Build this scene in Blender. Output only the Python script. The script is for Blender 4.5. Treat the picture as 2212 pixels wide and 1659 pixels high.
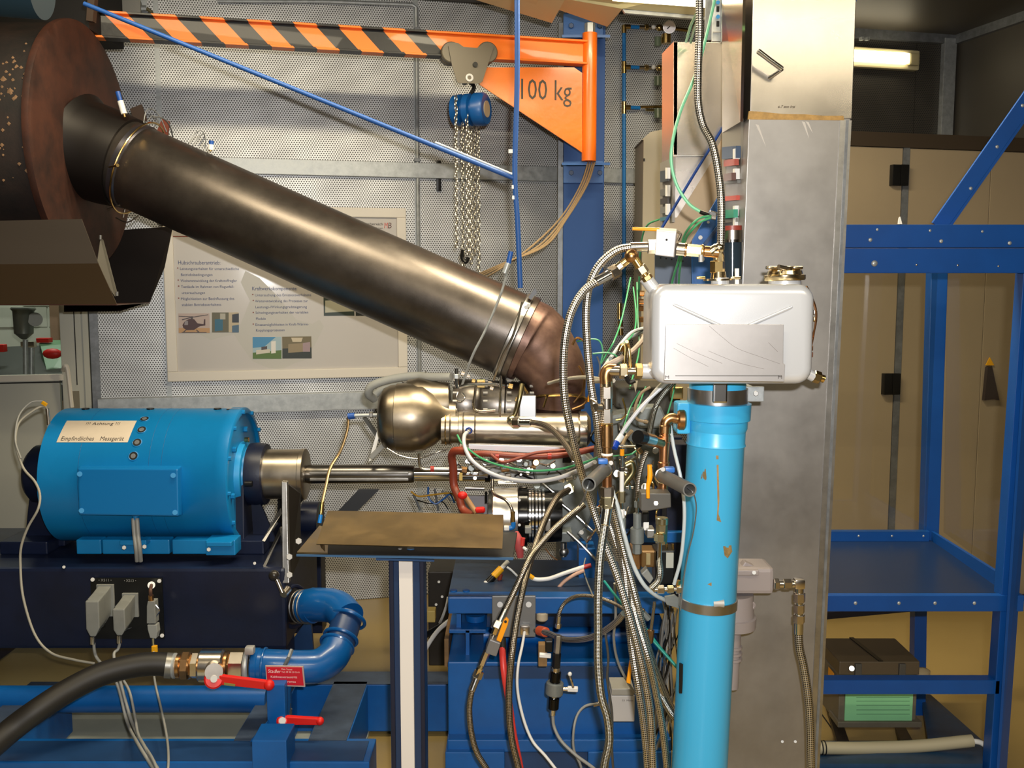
import bpy, bmesh, math, random
from mathutils import Vector, Matrix
for o in list(bpy.data.objects): bpy.data.objects.remove(o)
random.seed(7)
PI = math.pi
SC = bpy.context.scene
COL = SC.collection
# ---------------------------------------------------------------- camera
F, CX, CY, H = 2150.0, 1106.0, 829.5, 1.68
TH = math.radians(6.0); CT, ST = math.cos(TH), math.sin(TH)
cam_d = bpy.data.cameras.new('camera'); cam = bpy.data.objects.new('camera', cam_d); COL.objects.link(cam)
cam_d.sensor_width = 36.0; cam_d.lens = F / 2212.0 * 36.0; cam_d.clip_start = 0.02
cam.location = (0, 0, H); cam.rotation_euler = (math.radians(90) - TH, 0, 0)
SC.camera = cam
# ---------------------------------------------------------------- world, lights, exposure
w = bpy.data.worlds.new('world'); SC.world = w; w.use_nodes = True
w.node_tree.nodes['Background'].inputs[0].default_value = (1.0, 0.93, 0.8, 1)
w.node_tree.nodes['Background'].inputs[1].default_value = 0.2
def area(name, loc, target, sx, sy, power, col):
    l = bpy.data.lights.new(name, 'AREA'); l.shape = 'RECTANGLE'; l.size = sx; l.size_y = sy; l.energy = power; l.color = col
    o = bpy.data.objects.new(name, l); COL.objects.link(o); o.location = loc
    o.rotation_euler = (Vector(target) - Vector(loc)).to_track_quat('-Z', 'Y').to_euler(); return o
WARM = (1.0, 0.86, 0.60)
area('camera_flash', (0.06, -0.03, H + 0.10), (0.1, 4, 1.35), 0.05, 0.03, 62, (1.0, 0.98, 0.96))
area('ceiling_lamp_light', (0.55, 3.35, 2.98), (0.55, 3.35, 0), 1.3, 0.14, 75, WARM)
area('ceiling_lamp_light', (-0.9, 2.9, 3.02), (-0.9, 3.6, 0), 1.3, 0.14, 32, WARM)
area('ceiling_lamp_light', (-0.4, 0.6, 3.0), (-0.4, 0.6, 0), 1.3, 0.14, 30, WARM)
area('ceiling_lamp_light', (1.45, 0.12, 2.98), (1.45, 0.12, 0), 1.7, 0.16, 42, WARM)
SC.view_settings.view_transform = 'Standard'; SC.view_settings.look = 'None'
SC.view_settings.exposure = 0.0; SC.view_settings.gamma = 1.0; SC.view_settings.use_curve_mapping = False
# ---------------------------------------------------------------- picture ray helpers (pixel + real depth -> world point)
def P(x, y, Y):
    u = (x - CX) / F; v = -(y - CY) / F
    s = Y / (v * ST + CT)
    return Vector((u * s, Y, H + (v * CT - ST) * s))
def mpp(y, Y):                       # metres per picture pixel at depth Y
    v = -(y - CY) / F
    return Y / (v * ST + CT) / F
WT, WD = 0.25, 5.3
WPHI = math.atan(WT); WE = Vector((math.cos(WPHI), math.sin(WPHI), 0)); WN = Vector((math.sin(WPHI), -math.cos(WPHI), 0))
def WP(x, y, off=0.0, D=WD):         # point on the skewed back wall (or a plane 'off' in front of it)
    u = (x - CX) / F; v = -(y - CY) / F
    D2 = D - off / math.cos(WPHI)
    s = D2 / (v * ST + CT - WT * u)
    return Vector((u * s, (v * ST + CT) * s, H + (v * CT - ST) * s))
def wc(x, y, D=WD, off=0.0):         # -> (a along wall, z)
    p = WP(x, y, off, D); return ((p - Vector((0, D, 0))).dot(WE), p.z)
def wpt(a, z, off=0.0, D=WD): return Vector((0, D, 0)) + WE * a + WN * off + Vector((0, 0, z))
# ---------------------------------------------------------------- materials
MATS = {}
def lin(c):
    return tuple(((v / 12.92) if v <= 0.04045 else ((v + 0.055) / 1.055) ** 2.4) for v in c)
def hx(h): return lin(tuple(int(h[i:i + 2], 16) / 255 for i in (0, 2, 4)))
def mat(name, col=None, metal=0.0, rough=0.5, var=0.0, vs=8.0, bump=0.0, bs=120.0, emit=None, es=1.0, spec=0.5, coat=0.0, col2=None, streak=None, alpha=None, trans=0.0, rv=0.0):
    if name in MATS: return MATS[name]
    m = bpy.data.materials.new(name); m.use_nodes = True; nt = m.node_tree; N = nt.nodes; L = nt.links
    b = N['Principled BSDF']
    if isinstance(col, str): col = hx(col)
    if isinstance(col2, str): col2 = hx(col2)
    b.inputs['Base Color'].default_value = (*col, 1); b.inputs['Metallic'].default_value = metal
    b.inputs['Roughness'].default_value = rough; b.inputs['Specular IOR Level'].default_value = spec
    b.inputs['Coat Weight'].default_value = coat; b.inputs['Transmission Weight'].default_value = trans
    if coat: b.inputs['Coat Roughness'].default_value = 0.12
    if emit: b.inputs['Emission Color'].default_value = (*emit, 1); b.inputs['Emission Strength'].default_value = es
    if var or bump or col2 or rv:
        tc = N.new('ShaderNodeTexCoord'); mp = N.new('ShaderNodeMapping'); L.new(tc.outputs['Object'], mp.inputs['Vector'])
        if streak: mp.inputs['Scale'].default_value = streak
    if var or col2 or rv:
        n = N.new('ShaderNodeTexNoise'); n.inputs['Scale'].default_value = vs; n.inputs['Detail'].default_value = 6; n.inputs['Roughness'].default_value = 0.65
        L.new(mp.outputs['Vector'], n.inputs['Vector'])
        if var or col2:
            r = N.new('ShaderNodeValToRGB'); L.new(n.outputs['Fac'], r.inputs['Fac'])
            c2 = col2 if col2 else tuple(min(1, c * (1 + var)) for c in col)
            c1 = col if col2 else tuple(c * (1 - var) for c in col)
            r.color_ramp.elements[0].position = 0.36; r.color_ramp.elements[1].position = 0.66
            r.color_ramp.elements[0].color = (*c1, 1); r.color_ramp.elements[1].color = (*c2, 1)
            L.new(r.outputs['Color'], b.inputs['Base Color'])
        if rv:
            q = N.new('ShaderNodeMapRange'); L.new(n.outputs['Fac'], q.inputs['Value'])
            q.inputs['From Min'].default_value = 0.3; q.inputs['From Max'].default_value = 0.7
            q.inputs['To Min'].default_value = max(0.02, rough - rv); q.inputs['To Max'].default_value = min(1, rough + rv)
            L.new(q.outputs['Result'], b.inputs['Roughness'])
    if bump:
        n2 = N.new('ShaderNodeTexNoise'); n2.inputs['Scale'].default_value = bs; n2.inputs['Detail'].default_value = 3
        L.new(mp.outputs['Vector'], n2.inputs['Vector'])
        bp = N.new('ShaderNodeBump'); bp.inputs['Strength'].default_value = bump; bp.inputs['Distance'].default_value = 0.002
        L.new(n2.outputs['Fac'], bp.inputs['Height']); L.new(bp.outputs['Normal'], b.inputs['Normal'])
    MATS[name] = m; return m
def M(n, *a, **k): return mat(n, *a, **k)
cyan_blue = M('machine_blue_paint', '0a76b4', rough=0.38, var=0.06, vs=3, bump=0.08, bs=90)
navy = M('navy_paint', '0c1630', rough=0.42, var=0.25, vs=4, bump=0.1)
blue = M('royal_blue_paint', '06559c', rough=0.4, var=0.12, vs=5, bump=0.08)
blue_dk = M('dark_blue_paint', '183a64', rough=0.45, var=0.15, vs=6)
pipe_blue = M('pipe_blue_paint', '0a5496', rough=0.3, var=0.08, vs=5, coat=0.3)
frame_blue = M('frame_blue_paint', '0a468e', rough=0.38, var=0.08, vs=5)
grey_blue = M('grey_blue_top', '39465a', rough=0.55, var=0.2, vs=14)
rod_blue = M('rod_blue_paint', '1c4c90', rough=0.5)
sky_base = '3cacdf'
orange = M('crane_orange_paint', 'ff8222', rough=0.33, var=0.03, vs=20, bump=0.35, bs=45, coat=0.5)
orange_p = M('crane_orange_smooth', 'ff7818', rough=0.35, coat=0.3)
steel = M('brushed_steel', (0.56, 0.55, 0.53), 1.0, 0.34, var=0.10, vs=4, rv=0.08, streak=(1, 1, 0.3))
boltm = M('dull_bolt_steel', (0.45, 0.44, 0.42), 0.6, 0.6)
steel_b = M('bright_steel', (0.72, 0.72, 0.72), 1.0, 0.2)
steel_g = M('grey_machined_steel', (0.42, 0.41, 0.39), 1.0, 0.38, var=0.2, vs=12)
chrome = M('polished_chrome', (0.75, 0.75, 0.76), 1.0, 0.12)
heat = M('heat_tinted_steel', (0.30, 0.25, 0.185), 1.0, 0.33, var=0.18, vs=5, rv=0.07)
heat_l = M('light_heat_tinted_steel', (0.44, 0.385, 0.31), 1.0, 0.32, var=0.12, vs=5, rv=0.06)
pipe_dk = M('blackened_pipe_steel', (0.125, 0.108, 0.095), 0.85, 0.36, var=0.22, vs=3.5, rv=0.05, bump=0.05, bs=200)
rust = M('brown_rust', '4a2a1e', 0.25, 0.62, col2='2a1a16', vs=7, bump=0.2, bs=60)
rust_el = M('rusty_elbow_steel', '86695c', 0.6, 0.42, col2='4c3632', vs=6, bump=0.12, bs=60)
drum_dk = M('scorched_drum', '0e0c0b', 0.2, 0.7, col2='281b16', vs=5, bump=0.2)
galv = M('galvanised_steel', 'a9adae', 0.45, 0.42, var=0.16, vs=28, rv=0.08)
galv_d = M('dull_galvanised_steel', '7d8083', 0.5, 0.45, var=0.2, vs=22)
sheet_gr = M('tray_sheet_steel', '86714e', 0.85, 0.38, var=0.22, vs=5, rv=0.08)
black = M('black_rubber', '17130f', rough=0.55, var=0.1)
blackm = M('black_metal', '141414', 0.3, 0.35)
brass = M('brass', (0.78, 0.55, 0.22), 1.0, 0.22, var=0.1, vs=30)
bronze = M('bronze_fitting', (0.50, 0.28, 0.12), 1.0, 0.3, var=0.15, vs=20)
copper = M('copper_pipe', (0.62, 0.30, 0.14), 1.0, 0.3, var=0.12, vs=20)
zinc = M('zinc_yellow_fitting', (0.66, 0.62, 0.42), 1.0, 0.25, var=0.1, vs=30)
nickel = M('nickel_fitting', (0.66, 0.6, 0.52), 1.0, 0.24, var=0.08, vs=30)
white = M('white_plastic', 'e6e4e0', rough=0.4)
cream = M('cream_door_paint', '9c8c72', rough=0.45, var=0.03, vs=2)
ivory = M('ivory_lacquer', 'd8d0c0', rough=0.4)
door_w = M('door_off_white', 'b4b3a6', rough=0.45)
grey_pl = M('grey_plastic', '83847f', rough=0.45, var=0.06, vs=20)
grey_dk = M('dark_grey_plate', '56544f', 0.4, 0.45)
grey_cast = M('grey_cast_metal', '7d8280', 0.35, 0.42, var=0.15, vs=14, bump=0.15)
mauve = M('mauve_grey_cast', '948a88', 0.1, 0.5, bump=0.1)
trolley = M('olive_grey_paint', '6a6252', 0.1, 0.45, bump=0.06)
red = M('red_lacquer', 'd4180f', rough=0.5)
redhose = M('red_rubber_hose', 'cf3a34', rough=0.4)
redbrown = M('rust_red_rubber', '7e3420', rough=0.45, var=0.12, vs=14)
yellow = M('yellow_plastic', 'e8a812', rough=0.4)
amber = M('orange_yellow_handle', 'f09a10', rough=0.4)
green = M('green_tube', '429a68', rough=0.35)
green_p = M('pale_green_tube', '7cc69a', rough=0.35)
teal = M('teal_cable', '15857c', rough=0.4)
clear = M('milky_tube', 'b6bfc2', rough=0.25)
cable_w = M('white_cable', 'd4d4d0', rough=0.4)
cable_g = M('grey_cable', '8f8f8b', rough=0.45)
cable_b = M('beige_cable', '8c775a', rough=0.45)
pvc = M('grey_pvc', '62625f', rough=0.4)
silver = M('silver_paint', 'd6d8dc', 0.4, 0.28, bump=0.03, bs=400)
lamp = M('lamp_diffuser', 'fff4d8', rough=0.4, emit=(1.0, 0.88, 0.62), es=6.0)
beige_sheet = M('beige_reflector_sheet', 'd6cca0', 0.1, 0.5)
dark = M('dark_void', '14120f', rough=0.8)
tile_w = M('white_tiles', 'c4c8bc', rough=0.4)
greenc = M('pale_green_case', '63906c', rough=0.45)
paper_g = M('green_paper', '86c890', rough=0.7, var=0.03)
paper_w = M('label_paper', 'c9bba8', rough=0.6, var=0.04, vs=10)
ink = M('dark_ink', '3a322c', rough=0.7)
ink_b = M('blue_ink', '4a5580', rough=0.7)
yellowish = M('tan_floor_paint', '9a8350', rough=0.32, var=0.06, vs=1.2)

def braid_mat(name, c1, c2, N1=7, fr=140.0, rough=0.3):
    m = bpy.data.materials.new(name); m.use_nodes = True; nt = m.node_tree; N = nt.nodes; L = nt.links; b = N['Principled BSDF']
    b.inputs['Metallic'].default_value = 1; b.inputs['Roughness'].default_value = rough
    uv = N.new('ShaderNodeTexCoord'); sp = N.new('ShaderNodeSeparateXYZ'); L.new(uv.outputs['UV'], sp.inputs[0])
    def mth(op, a, bb):
        n = N.new('ShaderNodeMath'); n.operation = op
        for i, v in ((0, a), (1, bb)):
            if v is None: continue
            if isinstance(v, float): n.inputs[i].default_value = v
            else: L.new(v, n.inputs[i])
        return n.outputs[0]
    a = mth('MULTIPLY', sp.outputs[0], float(N1) * 2 * PI); c = mth('MULTIPLY', sp.outputs[1], fr * 2 * PI)
    s1 = mth('SINE', mth('ADD', a, c), None); s2 = mth('SINE', mth('SUBTRACT', a, c), None)
    pr = mth('MULTIPLY', s1, s2); f = mth('MULTIPLY_ADD', pr, 0.5); N[-1].inputs[2].default_value = 0.5
    r = N.new('ShaderNodeValToRGB'); r.color_ramp.elements[0].position = 0.2; r.color_ramp.elements[1].position = 0.6
    r.color_ramp.elements[0].color = (*c1, 1); r.color_ramp.elements[1].color = (*c2, 1); L.new(f, r.inputs[0]); L.new(r.outputs[0], b.inputs['Base Color'])
    bp = N.new('ShaderNodeBump'); bp.inputs['Strength'].default_value = 0.8; bp.inputs['Distance'].default_value = 0.001
    L.new(f, bp.inputs['Height']); L.new(bp.outputs[0], b.inputs['Normal']); MATS[name] = m; return m
braid = braid_mat('steel_braid', (0.04, 0.035, 0.03), (0.74, 0.70, 0.63), 6, 95.0, 0.36)
braid_d = braid_mat('dull_steel_braid', (0.04, 0.035, 0.03), (0.5, 0.44, 0.36), 6, 110.0, 0.36)
braid_bw = braid_mat('black_fleck_braid', (0.01, 0.01, 0.01), (0.5, 0.5, 0.46), 5, 150.0, 0.4)

def perf_mat(name, c, cd, pitch=0.0125, rad=0.30, metal=0.5, rough=0.36):
    m = bpy.data.materials.new(name); m.use_nodes = True; nt = m.node_tree; N = nt.nodes; L = nt.links; b = N['Principled BSDF']
    b.inputs['Metallic'].default_value = metal; b.inputs['Roughness'].default_value = rough
    tc = N.new('ShaderNodeTexCoord'); mp = N.new('ShaderNodeMapping'); L.new(tc.outputs['UV'], mp.inputs[0])
    mp.inputs['Scale'].default_value = (1 / pitch, 1 / (pitch * 0.8), 1)
    sp = N.new('ShaderNodeSeparateXYZ'); L.new(mp.outputs[0], sp.inputs[0])
    def mth(op, a, bb=None, cc=None):
        n = N.new('ShaderNodeMath'); n.operation = op
        for i, v in enumerate((a, bb, cc)):
            if v is None: continue
            if isinstance(v, (float, int)): n.inputs[i].default_value = float(v)
            else: L.new(v, n.inputs[i])
        return n.outputs[0]
    row = mth('FLOOR', sp.outputs[1]); odd = mth('MULTIPLY', mth('MODULO', row, 2.0), 0.5)
    fx = mth('SUBTRACT', mth('FRACT', mth('ADD', sp.outputs[0], odd)), 0.5); fy = mth('SUBTRACT', mth('FRACT', sp.outputs[1]), 0.5)
    d = mth('SQRT', mth('ADD', mth('MULTIPLY', fx, fx), mth('MULTIPLY', mth('MULTIPLY', fy, fy), 0.64)))
    q = N.new('ShaderNodeMapRange'); L.new(d, q.inputs[0]); q.inputs[1].default_value = rad - 0.05; q.inputs[2].default_value = rad + 0.05
    n = N.new('ShaderNodeTexNoise'); n.inputs['Scale'].default_value = 5.0; n.inputs['Detail'].default_value = 5; L.new(tc.outputs['UV'], n.inputs[0])
    r = N.new('ShaderNodeValToRGB'); L.new(n.outputs[0], r.inputs[0]); r.color_ramp.elements[0].position = 0.35; r.color_ramp.elements[1].position = 0.65
    r.color_ramp.elements[0].color = (*tuple(v * 0.86 for v in c), 1); r.color_ramp.elements[1].color = (*tuple(v * 1.1 for v in c), 1)
    mx = N.new('ShaderNodeMixRGB'); L.new(q.outputs[0], mx.inputs[0]); mx.inputs[1].default_value = (*cd, 1); L.new(r.outputs[0], mx.inputs[2])
    L.new(mx.outputs[0], b.inputs['Base Color']); L.new(mth('MULTIPLY', q.outputs[0], metal), b.inputs['Metallic'])
    MATS[name] = m; return m
perf = perf_mat('perforated_aluminium', (0.66, 0.67, 0.68), (0.09, 0.09, 0.09), metal=0.4, rough=0.42)
perf_dk = perf_mat('unlit_perforated_sheet', (0.085, 0.075, 0.06), (0.015, 0.015, 0.015), metal=0.2, rough=0.5)  # darker copy of the panel material, lack of light put into its colour

def stripe_mat():
    m = bpy.data.materials.new('hazard_striped_paint'); m.use_nodes = True; nt = m.node_tree; N = nt.nodes; L = nt.links; b = N['Principled BSDF']
    b.inputs['Roughness'].default_value = 0.42; b.inputs['Coat Weight'].default_value = 0.05; b.inputs['Specular IOR Level'].default_value = 0.35
    tc = N.new('ShaderNodeTexCoord'); sp = N.new('ShaderNodeSeparateXYZ'); L.new(tc.outputs['UV'], sp.inputs[0])
    def mth(op, a, bb=None):
        n = N.new('ShaderNodeMath'); n.operation = op
        for i, v in enumerate((a, bb)):
            if v is None: continue
            if isinstance(v, (float, int)): n.inputs[i].default_value = float(v)
            else: L.new(v, n.inputs[i])
        return n.outputs[0]
    def phase_in(x):
        global STRIPE_PHASE
        n = N.new('ShaderNodeMath'); n.operation = 'ADD'; L.new(x, n.inputs[0]); STRIPE_PHASE = n.inputs[1]; return n.outputs[0]
    s = mth('ADD', sp.outputs[0], mth('MULTIPLY', sp.outputs[1], 0.95))
    fr = mth('FRACT', mth('DIVIDE', phase_in(s), 0.186)); isb = mth('LESS_THAN', fr, 0.5); lim = mth('LESS_THAN', sp.outputs[0], 1.76)
    f = mth('MULTIPLY', isb, lim)
    mx = N.new('ShaderNodeMixRGB'); L.new(f, mx.inputs[0]); mx.inputs[1].default_value = (*hx('ff8222'), 1); mx.inputs[2].default_value = (0.012, 0.012, 0.012, 1)
    L.new(mx.outputs[0], b.inputs['Base Color'])
    n = N.new('ShaderNodeTexNoise'); n.inputs['Scale'].default_value = 45; L.new(tc.outputs['UV'], n.inputs[0])
    bp = N.new('ShaderNodeBump'); bp.inputs['Strength'].default_value = 0.35; bp.inputs['Distance'].default_value = 0.002; L.new(n.outputs[0], bp.inputs['Height']); L.new(bp.outputs[0], b.inputs['Normal'])
    return m
stripe = stripe_mat()
def standpipe_mat():
    m = bpy.data.materials.new('chipped_sky_blue_paint'); m.use_nodes = True; nt = m.node_tree; N = nt.nodes; L = nt.links; b = N['Principled BSDF']
    b.inputs['Roughness'].default_value = 0.33; b.inputs['Coat Weight'].default_value = 0.2
    tc = N.new('ShaderNodeTexCoord'); mp = N.new('ShaderNodeMapping'); L.new(tc.outputs['Object'], mp.inputs[0]); mp.inputs['Scale'].default_value = (1, 1, 0.35)
    n = N.new('ShaderNodeTexNoise'); n.inputs['Scale'].default_value = 22; n.inputs['Detail'].default_value = 5; L.new(mp.outputs[0], n.inputs[0])
    r = N.new('ShaderNodeValToRGB'); L.new(n.outputs[0], r.inputs[0]); e = r.color_ramp.elements
    e[0].position = 0.715; e[0].color = (*hx(sky_base), 1); e[1].position = 0.73; e[1].color = (*hx('7a6a4a'), 1)
    L.new(r.outputs[0], b.inputs['Base Color']); return m
sky = standpipe_mat()
def glass_mat():
    m = bpy.data.materials.new('clear_acrylic'); m.use_nodes = True; nt = m.node_tree; N = nt.nodes; L = nt.links
    N.remove(N['Principled BSDF']); o = N['Material Output']
    t = N.new('ShaderNodeBsdfTransparent'); t.inputs[0].default_value = (0.95, 0.95, 0.93, 1); g = N.new('ShaderNodeBsdfGlossy'); g.inputs['Roughness'].default_value = 0.03
    mx = N.new('ShaderNodeMixShader'); mx.inputs[0].default_value = 0.05
    L.new(t.outputs[0], mx.inputs[1]); L.new(g.outputs[0], mx.inputs[2]); L.new(mx.outputs[0], o.inputs[0]); return m
acrylic = glass_mat()
# ---------------------------------------------------------------- geometry: (verts, faces, loop uvs or None)
def V(*a): return Vector(a)
def join(*gs):
    v, f, uv = [], [], []; anyuv = any(g[2] for g in gs)
    for g in gs:
        k = len(v); v += g[0]; f += [tuple(i + k for i in q) for q in g[1]]
        uv += (g[2] if g[2] else [[(0, 0)] * len(q) for q in g[1]])
    return (v, f, uv if anyuv else None)
BF = [(0, 3, 2, 1), (4, 5, 6, 7), (0, 1, 5, 4), (1, 2, 6, 5), (2, 3, 7, 6), (3, 0, 4, 7)]
def hexa(p8): return ([Vector(p) for p in p8], list(BF), None)
def box(c, s, R=None):
    c = Vector(c); hx_, hy, hz = s[0] / 2, s[1] / 2, s[2] / 2
    vs = [V(-hx_, -hy, -hz), V(hx_, -hy, -hz), V(hx_, hy, -hz), V(-hx_, hy, -hz), V(-hx_, -hy, hz), V(hx_, -hy, hz), V(hx_, hy, hz), V(-hx_, hy, hz)]
    if R is not None: vs = [R @ q for q in vs]
    return ([c + q for q in vs], list(BF), None)
def box2(a, b):
    return box([(a[i] + b[i]) / 2 for i in range(3)], [abs(b[i] - a[i]) for i in range(3)])
def pbox(x0, y0, x1, y1, Y, d):      # upright box whose front face fills that pixel rectangle at depth Y
    ym, xm = (y0 + y1) / 2, (x0 + x1) / 2
    return box2((P(x0, ym, Y).x, Y, P(xm, y0, Y).z), (P(x1, ym, Y).x, Y + d, P(xm, y1, Y).z))
def prism(pts, ext):                 # polygon + extrusion vector
    n = len(pts); e = Vector(ext); vs = [Vector(p) for p in pts] + [Vector(p) + e for p in pts]
    return (vs, [tuple(range(n))[::-1], tuple(range(n, 2 * n))] + [(i, (i + 1) % n, n + (i + 1) % n, n + i) for i in range(n)], None)
def pprism(pp, Y, d):                # pixel polygon at depth Y (or own depth), extruded back
    return prism([P(q[0], q[1], q[2] if len(q) > 2 else Y) for q in pp], (0, d, 0))
def basis(d):
    d = d.normalized(); a = V(0, 0, 1) if abs(d.z) < 0.9 else V(1, 0, 0)
    u = a.cross(d).normalized(); return d, u, d.cross(u)
def lathe(A, B, prof, seg=20, cap=True, phase=0.0, sq=1.0):   # prof: (metres from A along AB, radius)
    A = Vector(A); B = Vector(B); d, u, v = basis(B - A); vs = []; fs = []; uv = []
    for t, r in prof:
        for k in range(seg):
            a = 2 * PI * k / seg + phase; vs.append(A + d * t + u * (math.cos(a) * r * sq) + v * (math.sin(a) * r))
    for i in range(len(prof) - 1):
        for k in range(seg):
            k2 = (k + 1) % seg; fs.append((i * seg + k, i * seg + k2, (i + 1) * seg + k2, (i + 1) * seg + k))
            uv.append([(k / seg, prof[i][0]), ((k + 1) / seg, prof[i][0]), ((k + 1) / seg, prof[i + 1][0]), (k / seg, prof[i + 1][0])])
    if cap:
        fs.append(tuple(range(seg))[::-1]); fs.append(tuple((len(prof) - 1) * seg + k for k in range(seg)))
        uv += [[(0, 0)] * seg, [(0, 0)] * seg]
    return (vs, fs, uv)
def cyl(A, B, r, seg=20, r2=None, phase=0.0, ch=0.0):
    L_ = (Vector(B) - Vector(A)).length; r2 = r if r2 is None else r2
    if ch: return lathe(A, B, [(0, r - ch), (ch, r), (L_ - ch, r2), (L_, r2 - ch)], seg, phase=phase)
    return lathe(A, B, [(0, r), (L_, r2)], seg, phase=phase)
def hexn(A, B, r, ch=None):
    return cyl(A, B, r, 6, ch=(r * 0.12 if ch is None else ch), phase=PI / 6)
def pipe_open(A, B, r, t, seg=24):
    L_ = (Vector(B) - Vector(A)).length
    g = lathe(A, B, [(0, r), (L_, r), (L_, r - t), (0, r - t), (0, r)], seg, cap=False); return g
def ball(c, r, seg=12, sc=(1, 1, 1)):
    vs, fs = [], []; c = Vector(c); n = seg // 2
    for i in range(n + 1):
        a = PI * i / n
        for k in range(seg):
            b = 2 * PI * k / seg; vs.append(c + V(math.sin(a) * math.cos(b) * r * sc[0], math.sin(a) * math.sin(b) * r * sc[1], math.cos(a) * r * sc[2]))
    for i in range(n):
        for k in range(seg):
            k2 = (k + 1) % seg; fs.append((i * seg + k, (i + 1) * seg + k, (i + 1) * seg + k2, i * seg + k2))
    return (vs, fs, None)
def spline(pts, n=8):
    pts = [Vector(p) for p in pts]
    if len(pts) < 3: return pts
    q = [pts[0] * 2 - pts[1]] + pts + [pts[-1] * 2 - pts[-2]]; out = []
    for i in range(1, len(q) - 2):
        p0, p1, p2, p3 = q[i - 1], q[i], q[i + 1], q[i + 2]
        for k in range(n):
            t = k / n; out.append(0.5 * ((2 * p1) + (p2 - p0) * t + (2 * p0 - 5 * p1 + 4 * p2 - p3) * t * t + (3 * p1 - p0 - 3 * p2 + p3) * t ** 3))
    out.append(pts[-1]); return out
def tube(pts, r, seg=10, sm=8, closed=False, cap=True):
    c = spline(pts, sm) if sm else [Vector(p) for p in pts]
    if closed and sm: c = spline(list(pts) + [pts[0]], sm)[:-1]
    n = len(c); vs, fs, uv = [], [], []
    rad = (lambda i: r) if not isinstance(r, (list, tuple)) else (lambda i: r[0] + (r[1] - r[0]) * i / (n - 1)) if len(r) == 2 else (lambda i: (lambda x: r[int(x)] * (1 - x % 1) + r[min(int(x) + 1, len(r) - 1)] * (x % 1))(i / (n - 1) * (len(r) - 1)))
    d0, u, v = basis(c[1] - c[0]); ln = 0; lens = [0]
    for i in range(n):
        if closed: d = (c[(i + 1) % n] - c[i - 1])
        else: d = c[min(i + 1, n - 1)] - c[max(i - 1, 0)]
        d = d.normalized() if d.length > 1e-9 else d0
        u = (u - d * u.dot(d)); u = u.normalized() if u.length > 1e-6 else basis(d)[1]
        v = d.cross(u)
        for k in range(seg):
            a = 2 * PI * k / seg; vs.append(c[i] + (u * math.cos(a) + v * math.sin(a)) * rad(i))
        if i: ln += (c[i] - c[i - 1]).length; lens.append(ln)
    lens.append(ln + (c[0] - c[-1]).length if closed else ln)
    m = n if closed else n - 1
    for i in range(m):
        j = (i + 1) % n
        for k in range(seg):
            k2 = (k + 1) % seg; fs.append((i * seg + k, i * seg + k2, j * seg + k2, j * seg + k))
            uv.append([(k / seg, lens[i]), ((k + 1) / seg, lens[i]), ((k + 1) / seg, lens[i + 1]), (k / seg, lens[i + 1])])
    if cap and not closed:
        fs += [tuple(range(seg))[::-1], tuple((n - 1) * seg + k for k in range(seg))]; uv += [[(0, 0)] * seg, [(0, 0)] * seg]
    return (vs, fs, uv)
def ring(c, axis, R, r, seg=24, s2=6, arc=(0, 1)):
    d, u, v = basis(Vector(axis)); full = arc == (0, 1)
    pts = [Vector(c) + (u * math.cos(2 * PI * t) + v * math.sin(2 * PI * t)) * R for t in [arc[0] + (arc[1] - arc[0]) * i / seg for i in range(seg + (0 if full else 1))]]
    return tube(pts, r, s2, 0, closed=full)
def wallbox(a0, a1, z0, z1, o0, o1, D=WD, uv=False):
    p = [wpt(a0, z0, o1, D), wpt(a1, z0, o1, D), wpt(a1, z0, o0, D), wpt(a0, z0, o0, D), wpt(a0, z1, o1, D), wpt(a1, z1, o1, D), wpt(a1, z1, o0, D), wpt(a0, z1, o0, D)]
    U = [(a0, z0), (a1, z0), (a1, z0), (a0, z0), (a0, z1), (a1, z1), (a1, z1), (a0, z1)]
    return (p, list(BF), [[U[i] for i in f] for f in BF] if uv else None)
def wpx(x0, y0, x1, y1, o0, o1, D=WD):
    xm, ym = (x0 + x1) / 2, (y0 + y1) / 2
    return wallbox(wc(x0, ym, D, o1)[0], wc(x1, ym, D, o1)[0], wc(xm, y1, D, o1)[1], wc(xm, y0, D, o1)[1], o0, o1, D)
# ---------------------------------------------------------------- objects
WL = {}
def mesh_of(name, g, m, loc, smooth, bev, bseg=2):
    me = bpy.data.meshes.new(name); me.from_pydata([tuple(Vector(v) - loc) for v in g[0]], [], g[1])
    if g[2]:
        ul = me.uv_layers.new(name='UVMap'); i = 0
        for f in g[2]:
            for c in f: ul.data[i].uv = c; i += 1
    bm = bmesh.new(); bm.from_mesh(me)
    bmesh.ops.recalc_face_normals(bm, faces=bm.faces)
    if bev: bmesh.ops.bevel(bm, geom=list(bm.edges), offset=bev, segments=bseg, profile=0.6, affect='EDGES', clamp_overlap=True)
    if smooth:
        for f in bm.faces: f.smooth = True
        for e in bm.edges:
            if len(e.link_faces) == 2 and e.calc_face_angle(0) > 0.7: e.smooth = False
    bm.to_mesh(me); bm.free()
    for mm in (m if isinstance(m, (list, tuple)) else [m]): me.materials.append(mm)
    return me
def thing(name, label, cat, loc, group=None):
    o = bpy.data.objects.new(name, None); COL.objects.link(o); o.empty_display_size = 0.05
    o.location = loc; WL[o.name] = Vector(loc); o['label'] = label; o['category'] = cat
    if group: o['group'] = group
    return o
def part(par, name, g, m, smooth=True, bev=0.0, label=None, kind=None, bseg=2):
    if name.endswith(('bolt', 'screw', 'rivet')) and m in (galv, steel_b, nickel): m = boltm
    loc = WL[par.name]; o = bpy.data.objects.new(name, mesh_of(name, g, m, loc, smooth, bev, bseg)); COL.objects.link(o)
    o.parent = par; WL[o.name] = loc
    if label: o['label'] = label
    if kind: o['kind'] = kind
    return o
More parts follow.
